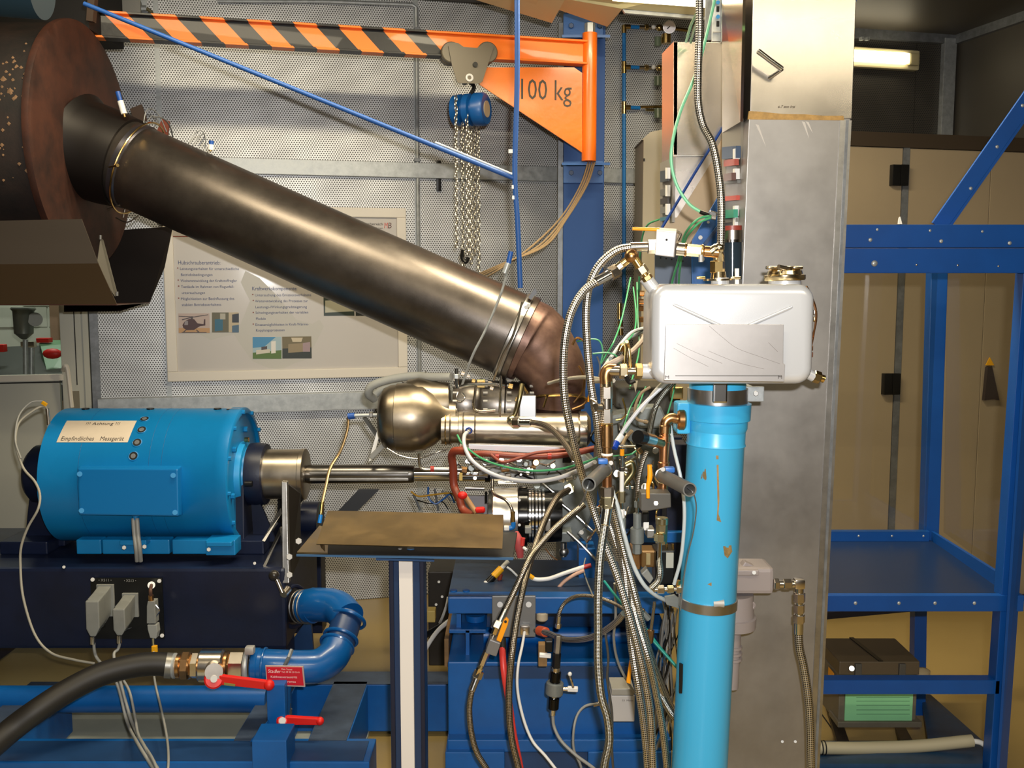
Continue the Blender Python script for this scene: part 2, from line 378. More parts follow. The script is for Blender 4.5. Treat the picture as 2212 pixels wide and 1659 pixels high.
def solo(name, label, cat, g, m, smooth=True, bev=0.0, group=None, kind=None):
    c = Vector((sum(v.x for v in g[0]) / len(g[0]), sum(v.y for v in g[0]) / len(g[0]), min(v.z for v in g[0])))
    o = bpy.data.objects.new(name, mesh_of(name, g, m, c, smooth, bev)); COL.objects.link(o); o.location = c; WL[o.name] = c
    o['label'] = label; o['category'] = cat
    if group: o['group'] = group
    if kind: o['kind'] = kind
    return o
def struct(name, g, m, par=None, smooth=False, bev=0.0, label=None, cat=None):
    if par is None:
        o = bpy.data.objects.new(name, mesh_of(name, g, m, V(0, 0, 0), smooth, bev)); COL.objects.link(o); WL[o.name] = V(0, 0, 0); o['kind'] = 'structure'
        o['label'] = label or name.replace('_', ' '); o['category'] = cat or name.split('_')[0]
        return o
    return part(par, name, g, m, smooth, bev)
def R_(px, Y, y=900): return px * mpp(y, Y)
def pts3(l): return [P(*q) for q in l]
def hose(name, label, cat, pl, rpx, m, ends='', group=None, seg=9, sm=8, nutm=None, fer=None):
    pp = pts3(pl); r = rpx * mpp(pl[0][1], sum(q[2] for q in pl) / len(pl)); g = tube(pp, r, seg, sm)
    if not ends: return solo(name, label, cat, g, m, group=group)
    t = thing(name, label, cat, pp[0], group); part(t, 'hose', g, m)
    for e in ends:
        c = pp[0] if e == 's' else pp[-1]; nx = pp[1] if e == 's' else pp[-2]; d = (nx - c).normalized()
        part(t, 'ferrule', cyl(c, c + d * r * 4.5, r * 1.22, 14, ch=r * 0.15), fer or steel_b)
        part(t, 'nut', hexn(c - d * r * 2.4, c + d * r * 0.2, r * 1.75), nutm or nickel, smooth=False)
    return t
def chainf(t, A, B, segs):            # fittings strung from A to B: (name, from, to, radius px, sides, material[, end radius])
    pa, pb = P(*A), P(*B); d = pb - pa; sc = mpp(A[1], (A[2] + B[2]) / 2)
    for q in segs:
        nm, f0, f1, r, n, m = q[:6]; a, b = pa + d * f0, pa + d * f1
        if n == 6: part(t, nm, hexn(a, b, r * sc), m, smooth=False)
        else: part(t, nm, cyl(a, b, r * sc, n, (q[6] * sc if len(q) > 6 else None)) if len(q) > 6 else cyl(a, b, r * sc, n, ch=min(r * sc * 0.12, (b - a).length * 0.3)), m)
def text_geo(s, mapf, shear=0.0):
    cu = bpy.data.curves.new('t', 'FONT'); cu.body = s; cu.resolution_u = 2; cu.shear = shear
    ob = bpy.data.objects.new('t', cu); me = bpy.data.meshes.new_from_object(ob)
    xs = [v.co.x for v in me.vertices]; x0, x1 = min(xs), max(xs)
    vs = [mapf((v.co.x - x0) / (x1 - x0), v.co.y / 0.72) for v in me.vertices]; fs = [tuple(p.vertices) for p in me.polygons]
    bpy.data.objects.remove(ob); bpy.data.curves.remove(cu); bpy.data.meshes.remove(me)
    return (vs, fs, None)
def text_part(par, s, O, X, U, m, name='lettering', shear=0.0):   # X: vector of the whole width, U: vector of the cap height
    g = text_geo(s, lambda a, b: O + X * a + U * b, shear); return part(par, name, g, m, smooth=False)
# ================================================================ ROOM
CEIL = 3.08
ca, _ = wc(2066, 80); CR = wpt(ca, 0)           # room corner on the right
fl = struct('floor', box2((-4.2, -2.6, -0.1), (5.2, 7.5, 0)), yellowish)
for k, (x0, x1) in enumerate([(1.2, 1.205), (3.2, 3.205)]):
    struct('floor_joint', box2((x0, -2.0, 0), (x1, 5.0, 0.0015)), dark, fl)
struct('ceiling', box2((-4.2, -2.6, CEIL), (5.2, 7.5, CEIL + 0.1)), perf_dk)
wb = struct('wall_back', wallbox(wc(196, 700)[0], ca + 0.05, 0.0, CEIL, -0.10, -0.02), dark)
xs = [200, 357, 903, 1212, 1500, 1800, 1960, 2066]; aa = [wc(x, 600)[0] for x in xs]
zr1, zr2 = wc(1000, 370)[1], wc(700, 866)[1]
for i in range(len(aa) - 1):
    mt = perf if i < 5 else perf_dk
    for (z0, z1) in ((0.0, zr2 - 0.045), (zr2 - 0.045, zr1), (zr1, CEIL)):
        struct('perforated_panel', wallbox(aa[i] + 0.002, aa[i + 1] - 0.002, z0 + 0.002, z1 - 0.002, -0.02, 0.0, uv=True), mt, wb)
for i in (1, 2, 3, 4):
    struct('panel_joint_strip', wallbox(aa[i] - 0.012, aa[i] + 0.012, 0.0, CEIL, -0.001, 0.004), galv, wb)
struct('galvanised_rail', wallbox(wc(470, 370)[0], wc(1395, 370)[0], wc(1000, 388)[1], wc(1000, 356)[1], 0.0, 0.035), galv, wb, bev=0.002)
struct('galvanised_rail', wallbox(wc(214, 866)[0], wc(1500, 866)[0], wc(700, 884)[1], wc(700, 847)[1], 0.0, 0.05), galv, wb, bev=0.002)
struct('galvanised_edge_strip', wallbox(wc(194, 700)[0], wc(212, 700)[0], 0, CEIL, 0.0, 0.012), galv_d, wb)
# wall left of the opening and above the door
struct('wall_back', wallbox(-4.6, wc(196, 700)[0], 2.12, CEIL, -0.10, 0.0, uv=True), perf)
struct('wall_left', box2((-4.2, -2.6, 0), (-4.1, 7.5, CEIL)), perf_dk)
struct('wall_front', box2((-4.2, -2.7, 0), (5.2, -2.6, CEIL)), perf_dk)
q0 = CR; q1 = CR + WN * 9.0; ww = WE * 0.1
g = prism([q0, q1, q1 + ww, q0 + ww], (0, 0, CEIL)); struct('wall_right', (g[0], g[1], [[(0, 0)] * len(f) for f in g[1]]), perf_dk)
struct('trim_1', wallbox(ca - 0.10, ca - 0.02, 0, CEIL - 0.02, 0.0, 0.035), galv, bev=0.003, label='galvanised corner post in the dark upper corner', cat='trim')
struct('trim_2', wallbox(wc(1810, 70)[0], ca - 0.02, CEIL - 0.05, CEIL, 0.0, 0.03), galv_d, label='ceiling edge strip above the far lamp', cat='trim')
q2 = CR + WN * 3.0 - WE * 0.03
struct('trim_3', prism([CR - WE * 0.03 + V(0, 0, CEIL - 0.05), q2 + V(0, 0, CEIL - 0.05), q2 + WE * 0.03 + V(0, 0, CEIL - 0.05), CR + V(0, 0, CEIL - 0.05)], (0, 0, 0.05)), galv_d, label='ceiling edge strip running forward from the corner', cat='trim')
# cream folding doors on the right
D2 = 4.45
fd = thing('folding_door', 'cream folding cupboard doors behind the blue rack', 'cupboard', wpt(wc(2000, 1330, D2)[0], 0, 0, D2))
ztop = wc(1900, 318, D2)[1]; zhd = wc(1900, 286, D2)[1]
ed = [wc(x, 830, D2)[0] for x in (1660, 1720, 1931)] + [wc(1945, 830, D2)[0]] + [wc(x, 830, D2)[0] for x in (2118, 2270)]
ed[-1] = min(ed[-1], ca + (WD - D2) * math.sin(WPHI) - 0.006)
part(fd, 'carcass', wallbox(ed[0] - 0.02, ed[-1], 0.0, zhd, -0.5, -0.03, D2), cream, smooth=False)
for a0, a1 in ((ed[0], ed[1]), (ed[1], ed[2]), (ed[3], ed[4]), (ed[4], ed[5])):
    part(fd, 'door_leaf', wallbox(a0 + 0.002, a1 - 0.002, 0.02, ztop, -0.03, 0.0, D2), cream, smooth=False, bev=0.002)
part(fd, 'gap_profile', wallbox(ed[2] + 0.002, ed[3] - 0.002, 0.02, zhd, -0.03, 0.004, D2), galv_d, smooth=False, label='slim aluminium profile between two leaves')
part(fd, 'header', wallbox(ed[0] - 0.02, ed[-1], ztop + 0.002, zhd, -0.03, 0.01, D2), M('dark_brown_header', '3a2f22', rough=0.6), smooth=False, label='dark brown top band')
for (hxx, hyy) in ((1948, 378), (1930, 830)):
    for s in (-1, 1):
        part(fd, 'hinge', wpx(hxx - 1 + (s - 1) * 9, hyy - 23, hxx - 1 + (s + 1) * 9 - 1, hyy + 23, 0.0, 0.03, D2), blackm, bev=0.004)
ht = [WP(x, y, 0.004, D2) for x, y in ((2128, 793), (2137, 789), (2153, 864), (2145, 862), (2137, 862), (2121, 864))]
part(fd, 'handle_plate', prism(ht, WN * 0.02), M('dark_plum_metal', '3a302e', 0.2, 0.5), smooth=False, label='dark wedge shaped pull')
part(fd, 'warning_triangle', prism([WP(2137, 772, 0.004, D2), WP(2146, 789, 0.004, D2), WP(2128, 789, 0.004, D2)], WN * 0.006), yellow, smooth=False)
struct('baseboard_right', wallbox(wc(1500, 1330, D2)[0], wc(2300, 1310, D2)[0], 0.0, 0.035, 0.03, 0.045, D2), navy, label='dark cable strip along the foot of the cupboard', cat='baseboard')
# ---------------------------------------------------------------- door and room behind it, left
d1 = struct('door_1', wallbox(-3.2, wc(-30, 900)[0], 0, 0.9, -0.06, -0.02), door_w, label='off white door with a window at the left')
def dpx(n, x0, y0, x1, y1, o0, o1, m, bev=0.0): return struct(n, wpx(x0, y0, x1, y1, o0, o1), m, d1, bev=bev)
dpx('leaf_panel', -260, 826, 139, 1260, -0.04, 0.0, door_w); dpx('leaf_stile', 137, 500, 190, 1260, -0.04, 0.004, door_w, 0.003)
dpx('leaf_top_rail', -260, 470, 137, 500, -0.04, 0.0, door_w)
dpx('window_bead', -260, 813, 137, 826, -0.03, 0.008, ivory); dpx('door_edge', 158, 500, 160, 832, 0.004, 0.006, dark); dpx('door_groove', -260, 828, 138, 831, 0.0, 0.003, dark)
dpx('frame_post', 186, 500, 198, 1260, -0.05, 0.012, door_w); dpx('lock_plate', 153, 845, 172, 900, 0.004, 0.010, M('tan_lock_plate', '77705c', rough=0.5))
struct('window_pane', wallbox(wc(-260, 700)[0], wc(137, 700)[0], wc(60, 813)[1], wc(60, 500)[1], -0.024, -0.02), acrylic, d1)
dh = tube([WP(137, 800, 0.03), WP(140, 792, 0.06), WP(146, 800, 0.06), WP(155, 880, 0.05)], 0.011, 8); part(d1, 'door_handle', dh, ivory)
# adjoining room
ax0, ax1 = wc(-300, 700)[0], wc(196, 700)[0]
br = struct('wall_far_room', wallbox(ax0, ax1 + 0.5, 0, CEIL, -1.7, -1.6), tile_w, label='white tiled wall of the adjoining room', cat='wall')
for i in range(9):
    z = wc(60, 812)[1] - 0.1 + i * 0.13
    for j in range(8):
        a = ax0 + 0.2 + j * 0.28 + (i % 2) * 0.14
        struct('wall_tile', wallbox(a + 0.004, a + 0.276, z + 0.004, z + 0.126, -1.6, -1.592), tile_w, br)
struct('wall_far_side', wallbox(ax1 + 0.42, ax1 + 0.5, 0, CEIL, -1.6, -0.1), tile_w, label='side wall of the adjoining room', cat='wall')
area('adjoining_room_light', tuple(wpt(ax1 - 0.5, 2.9, -0.9)), tuple(wpt(ax1 - 0.5, 0, -0.9)), 0.5, 0.3, 20, (0.95, 1.0, 0.9))
def bw(x, y, off): return WP(x, y, off)
solo('bench', 'dark workbench seen through the door window', 'bench', prism([bw(-80, 752, -0.9), bw(150, 744, -0.9), bw(150, 830, -0.25), bw(-80, 850, -0.25)], (0, 0, -0.08)), M('dark_bench', '262b2c', rough=0.4), smooth=False)
fi = thing('filter_funnel', 'grey funnel instrument on pipes behind the door window', 'instrument', bw(55, 812, -0.3))
A, B = bw(50, 664, -0.3), bw(52, 735, -0.3)
part(fi, 'bowl', lathe(A, B, [(0, 0.055), (0.008, 0.06), (0.02, 0.05), (0.13, 0.045), (0.155, 0.018), (0.16, 0.01)], 16), M('dull_bowl', '6d716b', 0.5, 0.35))
part(fi, 'gauge', cyl(bw(76, 690, -0.27), bw(76, 690, -0.30), 0.035, 16), grey_pl)
part(fi, 'pipe', cyl(bw(55, 734, -0.3), bw(56, 812, -0.3), 0.013, 10), galv)
part(fi, 'pipe', cyl(bw(68, 742, -0.33), bw(68, 812, -0.33), 0.015, 10), galv)
part(fi, 'tee', box((bw(62, 744, -0.31)), (0.07, 0.03, 0.03)), nickel, bev=0.004)
gc = thing('green_case', 'open pale green case behind the door window', 'case', bw(120, 812, -0.5))
part(gc, 'lid', prism([bw(84, 736, -0.9), bw(150, 734, -0.9), bw(150, 745, -0.75), bw(86, 746, -0.75)], (0, 0, -0.02)), greenc, smooth=False)
part(gc, 'body', prism([bw(88, 748, -0.7), bw(150, 742, -0.7), bw(150, 812, -0.45), bw(104, 812, -0.45)], (0, 0, -0.12)), greenc, smooth=False)
solo('red_tool', 'red rounded tool lying in the green case', 'tool', ball(bw(113, 764, -0.5), 0.035, 12, (1.5, 0.8, 0.8)), red)
solo('red_box', 'small red box on the green case lid', 'box', box(bw(96, 735, -0.8), (0.07, 0.05, 0.025)), red, smooth=False, bev=0.003)
solo('wooden_post', 'pale wooden post behind the door window', 'post', wallbox(wc(108, 700, off=-1.12)[0], wc(128, 700, off=-1.12)[0], 0, 2.6, -1.2, -1.12), M('pale_wood', 'a88a70', rough=0.6, var=0.1), smooth=False)
solo('red_gadget', 'small red object at the left edge of the bench', 'tool', box(bw(2, 752, -0.6), (0.05, 0.04, 0.04)), red, bev=0.004)
# ================================================================ WALL MOUNTED THINGS
po = thing('poster', 'framed white poster with helicopter photo hanging behind the exhaust pipe', 'poster', WP(620, 815, 0.03))
pa0, pz0 = wc(362, 823, off=0.03); pa1, pz1 = wc(877, 450, off=0.03)
pz0 = (wc(362, 823, off=0.03)[1] + wc(875, 815, off=0.03)[1]) / 2
fw = 0.048
part(po, 'print', wallbox(pa0 + fw, pa1 - fw, pz0 + fw, pz1 - fw, 0.004, 0.016), M('poster_paper', 'bdb8b3', rough=0.4, coat=0.25), smooth=False)
for (a, b, c, d) in ((pa0, pa1, pz0, pz0 + fw), (pa0, pa1, pz1 - fw, pz1), (pa0, pa0 + fw, pz0 + fw, pz1 - fw), (pa1 - fw, pa1, pz0 + fw, pz1 - fw)):
    part(po, 'frame_bar', wallbox(a, b, c, d, 0.0, 0.03), M('poster_frame', 'dcd5c9', rough=0.4), smooth=False, bev=0.004)
def ptxt(s, x0, y0, x1, hp, m, off=0.0175, par=None, nm='lettering', y1=None, sh=0.0):
    O = WP(x0, y0, off); E = WP(x1, y0 if y1 is None else y1, off); return text_part(par or po, s, O, WE * ((E - O).dot(WE)), V(0, 0, hp * mpp(y0, 5.0)), m, nm, sh)
blk = M('photo_print_dark', '3a2a26', rough=0.4)
ptxt('Hubschrauberantrieb:', 385, 571, 476, 8.5, ink_b)
for s, x, y, x1 in (('Leistungsverhalten f\u00fcr unterschiedliche', 389, 583, 516), ('Betriebsbedingungen', 391, 596, 459), ('Weiterentwicklung der Kraftstoffregler', 390, 609, 512), ('Testl\u00e4ufe im Rahmen von Flugunfall-', 391, 622, 506), ('untersuchungen', 393, 635, 443), ('M\u00f6glichkeiten zur Beeinflussung des', 391, 648, 506), ('stabilen Betriebsverhaltens', 393, 661, 478),
    ('Untersuchung des Emissionsverhaltens', 551, 640, 672), ('Weiterentwicklung des Prozesses zur', 551, 653, 665), ('Leistungs-/Wirkungsgradsteigerung', 552, 666, 663), ('Schwingungsverhalten der variablen', 552, 678, 666), ('Module', 553, 691, 574), ('Einsatzm\u00f6glichkeiten in Kraft-W\u00e4rme-', 552, 704, 667), ('Kopplungsprozessen', 553, 716, 615)):
    ptxt(s, x, y, x1, 5.6, ink_b)
ptxt('Kraftwerkskomponente:', 545, 627, 642, 8, ink_b)
ptxt('Arbeitsbereich', 770, 486, 827, 6, ink); ptxt('Turbomaschinen', 782, 494, 827, 4, ink)
ptxt('M', 830, 493, 838, 13, M('logo_red', 'c23a22', rough=0.5), sh=0.15); ptxt('B', 838, 493, 846, 13, M('logo_dark_red', '57221c', rough=0.5), sh=0.15)
for (x, y) in ((384, 580), (385, 606), (386, 619), (386, 645), (546, 637), (547, 650), (547, 676), (547, 701)):
    part(po, 'bullet_dot', cyl(WP(x, y - 1, 0.0162), WP(x, y - 1, 0.0175), 0.0035, 8), redbrown, smooth=False)
part(po, 'red_line', wpx(372, 510, 427, 512, 0.016, 0.0172), redbrown, smooth=False)
def pic(nm, x0, y0, x1, y1, polys, bg):
    f = part(po, nm, wpx(x0, y0, x1, y1, 0.0165, 0.018), bg, smooth=False)
    for i, (pp, m) in enumerate(polys):
        o = 0.0182 + i * 0.0003; part(f, 'printed_shape', prism([WP(x0 + (x1 - x0) * a, y0 + (y1 - y0) * b, o) for a, b in pp], WN * 0.0002), m, smooth=False)
pm = lambda n, c: M('print_' + n, c, rough=0.45)
pic('helicopter_photo', 386, 677, 453, 719, [([(0, .75), (1, .75), (1, 1), (0, 1)], pm('sand', 'b58c5e')), ([(.12, .6), (.2, .4), (.35, .28), (.5, .3), (.6, .5), (.75, .6), (.62, .72), (.5, .85), (.25, .86), (.15, .75)], pm('maroon', '3c1716')), ([(.55, .5), (.8, .55), (.82, .3), (.86, .3), (.86, .62), (.6, .66)], pm('maroon', '3c1716')), ([(.2, .4), (.3, .38), (.3, .6), (.18, .6)], pm('haze', '8a8286')), ([(0, .13), (.5, .16), (.95, .05), (.95, .08), (.5, .2), (0, .16)], blk), ([(.4, .15), (.46, .15), (.46, .3), (.38, .3)], blk), ([(.1, .3), (.45, .17), (.45, .2), (.12, .35)], blk), ([(.1, .96), (.9, .96), (.9, .99), (.1, .99)], blk), ([(.22, .84), (.26, .84), (.18, .97), (.13, .97)], blk), ([(.55, .84), (.59, .84), (.68, .97), (.64, .97)], blk)], pm('rose', 'b3a098'))
pic('test_bed_photo', 458, 675, 516, 718, [([(0, 0), (.62, 0), (.62, 1), (0, 1)], pm('olive', '5c5840')), ([(.1, .35), (.4, .3), (.4, .9), (.1, .95)], pm('azure', '1e5f7a')), ([(.3, .05), (.5, .05), (.5, .35), (.3, .35)], pm('pale', 'a9a698')), ([(.75, .1), (1, .05), (1, .5), (.75, .5)], pm('deep', '1e2430')), ([(.75, .66), (1, .62), (1, 1), (.75, 1)], pm('steel', '41607a'))], pm('buff', 'b8a88c'))
pic('building_photo', 546, 728, 608, 775, [([(0, .72), (1, .6), (1, 1), (0, 1)], pm('lawn', '4d6b22')), ([(0, 0), (.8, 0), (.4, .45), (0, .5)], pm('skyblue', '3d86b4')), ([(.12, .6), (.6, .55), (.6, .72), (.12, .8)], pm('offwhite', 'c8c2b2')), ([(.64, .2), (.8, .18), (.8, .74), (.64, .76)], pm('white', 'dedad2')), ([(.3, .45), (.5, .42), (.5, .56), (.3, .6)], blk)], pm('cloud', '9db4bc'))
pic('turbine_photo', 610, 727, 673, 774, [([(0, .55), (1, .5), (1, 1), (0, 1)], pm('dkgreen', '1d261c')), ([(.2, .35), (.7, .3), (.7, .7), (.2, .75)], pm('tan', '8d7d5e')), ([(.7, .3), (.95, .25), (.95, .7), (.7, .7)], pm('mauve', '9a8488')), ([(.3, .05), (.7, .05), (.65, .25), (.35, .25)], pm('ivory', 'c5b79c'))], pm('khaki', '6b6040'))
pic('control_room_photo', 699, 617, 765, 682, [([(0, 0), (1, 0), (1, .45), (0, .4)], pm('gold', '8e7a4a')), ([(.05, .5), (1, .45), (1, .85), (.05, .9)], pm('panel', 'b0ad98')), ([(.2, .3), (.7, .3), (.7, .48), (.2, .48)], pm('screen', '4c4a38'))], pm('shade', '26342c'))
pic('engine_photo', 768, 617, 800, 682, [([(0.1, .2), (.9, .2), (.9, .7), (.1, .8)], pm('grey', '5c625c'))], pm('night', '1a2020'))
mp_ = [(415, 726), (430, 722), (455, 735), (480, 728), (505, 722), (520, 745), (545, 780), (580, 795), (610, 798), (635, 785), (660, 778), (680, 745), (700, 705), (690, 690), (675, 700), (640, 690), (600, 640), (560, 600), (530, 585), (520, 610), (540, 650), (520, 700), (480, 712), (440, 715)]
part(po, 'map_print', prism([WP(x, y, 0.0161) for x, y in mp_], WN * 0.0001), M('faint_map', 'b7b4ac', rough=.4), smooth=False, label='faint grey map outline')
wcn = thing('wall_conduit', 'thin grey conduit running down the wall left of the chain hoist', 'conduit', WP(904, 830, .02))
part(wcn, 'pipe', tube([WP(470, 2, .02), WP(700, 3, .02), WP(890, 10, .02), WP(899, 16, .02), WP(900, 60, .02), WP(903, 450, .02), WP(907, 836, .02)], .010, 8, 0), galv)
for y in (62, 345, 640): part(wcn, 'pipe_clip', wpx(896, y - 4, 908, y + 4, .0, .034), galv_d, smooth=False, bev=.002)
jb = thing('junction_box', 'grey metal junction box with cable glands at the wall top', 'junction box', WP(280, 48, 0.0))
part(jb, 'back_plate', wpx(242, -8, 318, 62, 0.0, 0.006), galv, smooth=False)
part(jb, 'box', wpx(256, -4, 304, 50, 0.006, 0.07), M('junction_grey', '96938a', 0.1, 0.5), smooth=False, bev=0.006)
for y in (18, 34):
    part(jb, 'cable_gland', cyl(WP(304, y, 0.035), WP(316, y, 0.035), 0.014, 8), galv); part(jb, 'cable_gland', cyl(WP(256, y, 0.035), WP(246, y, 0.035), 0.014, 8), galv)
part(jb, 'cable', tube([WP(316, 18, .035), WP(326, 26, .03), WP(330, 36, .01)], 0.009, 7), M('olive_cable', '5f5637')); part(jb, 'cable', tube([WP(246, 18, .035), WP(236, 20, .03), WP(232, 0, .01)], 0.008, 7), M('olive_cable', '5f5637'))
solo('hanging_cable_tie', 'short black strip hanging on the wall beside the chains', 'strip', wpx(943, 346, 953, 413, 0.0, 0.02), blackm, bev=0.003)
# ================================================================ JIB CRANE (arm parallel to the back wall)
YC = 4.85
cc = thing('crane_column', 'tall blue steel I beam column carrying the orange jib', 'column', P(1260, 1300, YC) * 1.0)
def vflange(x0, x1, Y, d, m=blue): return box2((P(x0, 600, Y).x, Y, 0), (P(x1, 600, Y).x, Y + d, 2.93))
part(cc, 'front_flange', vflange(1216, 1303, YC, 0.014), M('column_blue', '0b4486', rough=.6), smooth=False, bev=0.002)
part(cc, 'web', vflange(1255, 1261, YC + 0.014, 0.16), blue, smooth=False)
part(cc, 'rear_flange', vflange(1204, 1300, YC + 0.175, 0.014), galv_d, smooth=False, bev=0.002, label='grey rear flange seen past the blue one')
bk = []
for (y0, y1, yp) in ((30, 82, 75), (348, 395, 351)):
    part(cc, 'bracket_plate', pbox(1217, y0, 1303, y1, YC - 0.012, 0.012), blue, smooth=False, bev=0.001)
    part(cc, 'bearing_shelf', prism([P(1222, yp, YC - 0.02), P(1303, yp, YC - 0.02), P(1318, yp, YC - 0.22), P(1214, yp, YC - 0.22)], (0, 0, -0.012)), blue, smooth=False)
    for x in (1234, 1296):
        part(cc, 'bolt', hexn(P(x, (55 if y0 < 100 else 373), YC - 0.012), P(x, (55 if y0 < 100 else 373), YC - 0.03), 0.013), blue_dk, smooth=False)
YA = 4.62
jc = thing('jib_crane', 'orange swing jib arm with black hazard stripes marked 100 kg', 'crane', P(1272, 350, YA))
hinge = P(1272, 348, YA); ztop_j = P(1272, 72, YA).z
part(jc, 'hinge_tube', cyl((hinge.x, YA, hinge.z), (hinge.x, YA, ztop_j), R_(16, YA, 200), 24), orange_p)
part(jc, 'top_nut', hexn((hinge.x, YA, ztop_j), (hinge.x, YA, ztop_j + 0.045), 0.024), galv, smooth=False)
# arm axis from hinge to the far left end; axis direction = wall direction
zt, zb = P(1262, 90, YA).z, P(1262, 142, YA).z
z_l_t = zt - 0.0; AL = 2.42
def jp(a, z, o=0.0): return V(hinge.x, YA, 0) - WE * a + WN * o + V(0, 0, z)
def jbox(a0, a1, z0, z1, o0, o1):
    p = [jp(a0, z0, o1), jp(a1, z0, o1), jp(a1, z0, o0), jp(a0, z0, o0), jp(a0, z1, o1), jp(a1, z1, o1), jp(a1, z1, o0), jp(a0, z1, o0)]
    U = [(AL - a0, z0), (AL - a1, z0), (AL - a1, z0), (AL - a0, z0), (AL - a0, z1), (AL - a1, z1), (AL - a1, z1), (AL - a0, z1)]
    return (p, list(BF), [[U[i] for i in f] for f in BF])
part(jc, 'web', jbox(0.02, AL, zb + 0.008, zt - 0.008, -0.004, 0.004), stripe, smooth=False)
part(jc, 'top_flange', jbox(0.02, AL, zt - 0.009, zt, -0.032, 0.032), stripe, smooth=False, bev=0.0015)
part(jc, 'bottom_flange', jbox(0.02, AL, zb, zb + 0.009, -0.032, 0.032), stripe, smooth=False, bev=0.0015)
def ja(x, y, o=0.0):               # pixel on the jib plane -> (a, z)
    D = YA - WT * hinge.x; p = WP(x, y, o, D); return (-(p - V(hinge.x, YA, 0)).dot(WE), p.z)
_a, _z = ja(418, 77); STRIPE_PHASE.default_value = -((AL - _a + .95 * _z) % 0.186) + 0.186
gp = [ja(x, y) for x, y in ((1257, 158), (1257, 330), (1246, 322), (1040, 186), (985, 146), (1240, 146))]
part(jc, 'gusset_plate', prism([jp(a, min(z, zb), -0.004) for a, z in gp], WN * 0.008), orange, smooth=False)
def jtxt(s, x0, y0, x1, y1, hp):
    a0, z0 = ja(x0, y0); a1, z1 = ja(x1, y1); O = jp(a0, z0, 0.0055); return text_part(jc, s, O, jp(a1, z1, 0.0055) - O, V(0, 0, hp * mpp(y0, 4.6)), M('stencil_grey', '4e463a', rough=0.55))
jtxt('100 kg', 1125, 214, 1234, 218, 44)
# trolley
tr = thing('beam_trolley', 'olive grey beam trolley clamped under the orange jib', 'trolley', jp(*ja(1014, 180)))
for o, mm in ((0.05, trolley), (-0.056, trolley)):
    pl = [ja(x, y, o) for x, y in ((968, 100), (978, 92), (990, 94), (1001, 102), (1030, 104), (1044, 94), (1058, 93), (1066, 102), (1052, 144), (1042, 176), (1036, 181), (990, 180), (986, 176), (976, 142))]
    part(tr, 'side_plate', prism([jp(a, z, o) for a, z in pl], WN * 0.006), mm, smooth=False)
for x in (976, 1054):
    for o in (0.014, -0.034):
        a, z = ja(x, 112, 0.05); part(tr, 'wheel', cyl(jp(a, z, o), jp(a, z, o + 0.034), 0.045, 24, ch=0.004), trolley)
a, z = ja(1026, 140, 0.056); part(tr, 'bolt', cyl(jp(a, z, -0.05), jp(a, z, 0.066), 0.011, 12), blackm)
a, z = ja(1014, 168, 0.056); part(tr, 'washer', ring(jp(a, z, 0.058), WN, 0.013, 0.005, 20), white); part(tr, 'crossbar', cyl(jp(a, z, -0.056), jp(a, z, 0.05), 0.012, 12), blackm)
# hoist
hp = jp(*ja(1014, 168)); hc = V(hp.x, hp.y, P(1008, 243, 4.55).z)
ho = thing('chain_hoist', 'small blue hand chain hoist hanging from the trolley', 'hoist', hc)
ax = (WN * 0.55 + WE * 0.83).normalized()
part(ho, 'body', lathe(hc - ax * 0.075, hc + ax * 0.08, [(0, 0.05), (0.004, 0.066), (0.04, 0.07), (0.045, 0.05), (0.058, 0.05), (0.06, 0.07), (0.085, 0.07), (0.09, 0.052), (0.10, 0.052), (0.104, 0.072), (0.145, 0.072), (0.155, 0.064)], 28), M('hoist_blue', '0f4f90', rough=0.35))
part(ho, 'name_plate', cyl(hc + ax * 0.08, hc + ax * 0.083, 0.036, 20), M('hoist_label', 'a9987e', rough=0.4), label='round silver label')
part(ho, 'hook', tube([hc + V(0, 0, .06), hc + V(0.02, 0, .10), hc + V(-0.012, 0, .13), hp - V(0, 0, 0.01)], 0.009, 8), blackm)
def chain_geo(p0, p1, pitch=0.021, R=0.0095, r=0.0028):
    n = int((Vector(p1) - Vector(p0)).length / pitch); gs = []; d = (Vector(p1) - Vector(p0)).normalized()
    for i in range(n):
        c = Vector(p0) + d * pitch * (i + .5); sw = 0.002 * math.sin(i * 1.7 + p0[0] * 90); c = c + V(sw, 0, 0); a = (i % 2) * PI / 2 + 0.6; s_ = V(math.cos(a), math.sin(a), 0); L = pitch * 0.62
        pts = [c + s_ * (R * 0.62 * math.sin(t)) + V(0, 0, L * math.cos(t)) for t in [2 * PI * k / 8 for k in range(8)]]
        gs.append(tube(pts, r, 4, 0, closed=True))
    return join(*gs)
chm = M('chain_steel', (0.52, 0.48, 0.40), 1.0, 0.28)
for x0, y0, y1, dy in ((985, 208, 545, -0.06), (999, 262, 585, 0.0), (1009, 235, 560, -0.05), (1016, 250, 575, 0.02), (1024, 265, 555, 0.05), (1033, 270, 590, 0.05)):
    part(ho, 'chain', chain_geo(P(x0, y0, hc.y + dy), P(x0 + 2, y1, hc.y + dy)), chm, kind='stuff')
part(ho, 'load_hook', tube([P(1000, 540, hc.y), P(998, 556, hc.y), P(1006, 566, hc.y), P(1012, 556, hc.y)], 0.009, 8), blackm)
hcb = thing('cable_bundle', 'four beige cables slung from the crane column bracket', 'cables', P(1280, 352, 4.55))
for i, (dx, xe) in enumerate(((-8, -14), (-3, 0), (2, 8), (6, 14))):
    part(hcb, 'cable', tube(pts3([(1279 + dx, 350, 4.63), (1262 + dx, 400, 4.5), (1220 + xe * .5, 468, 4.4), (1165 + xe, 530, 4.3), (1090 + xe * 0.5, 572 - xe * .5, 4.2), (1035, 600 - xe * .6, 4.3)]), R_(2.0, 4.4), 6), cable_b)
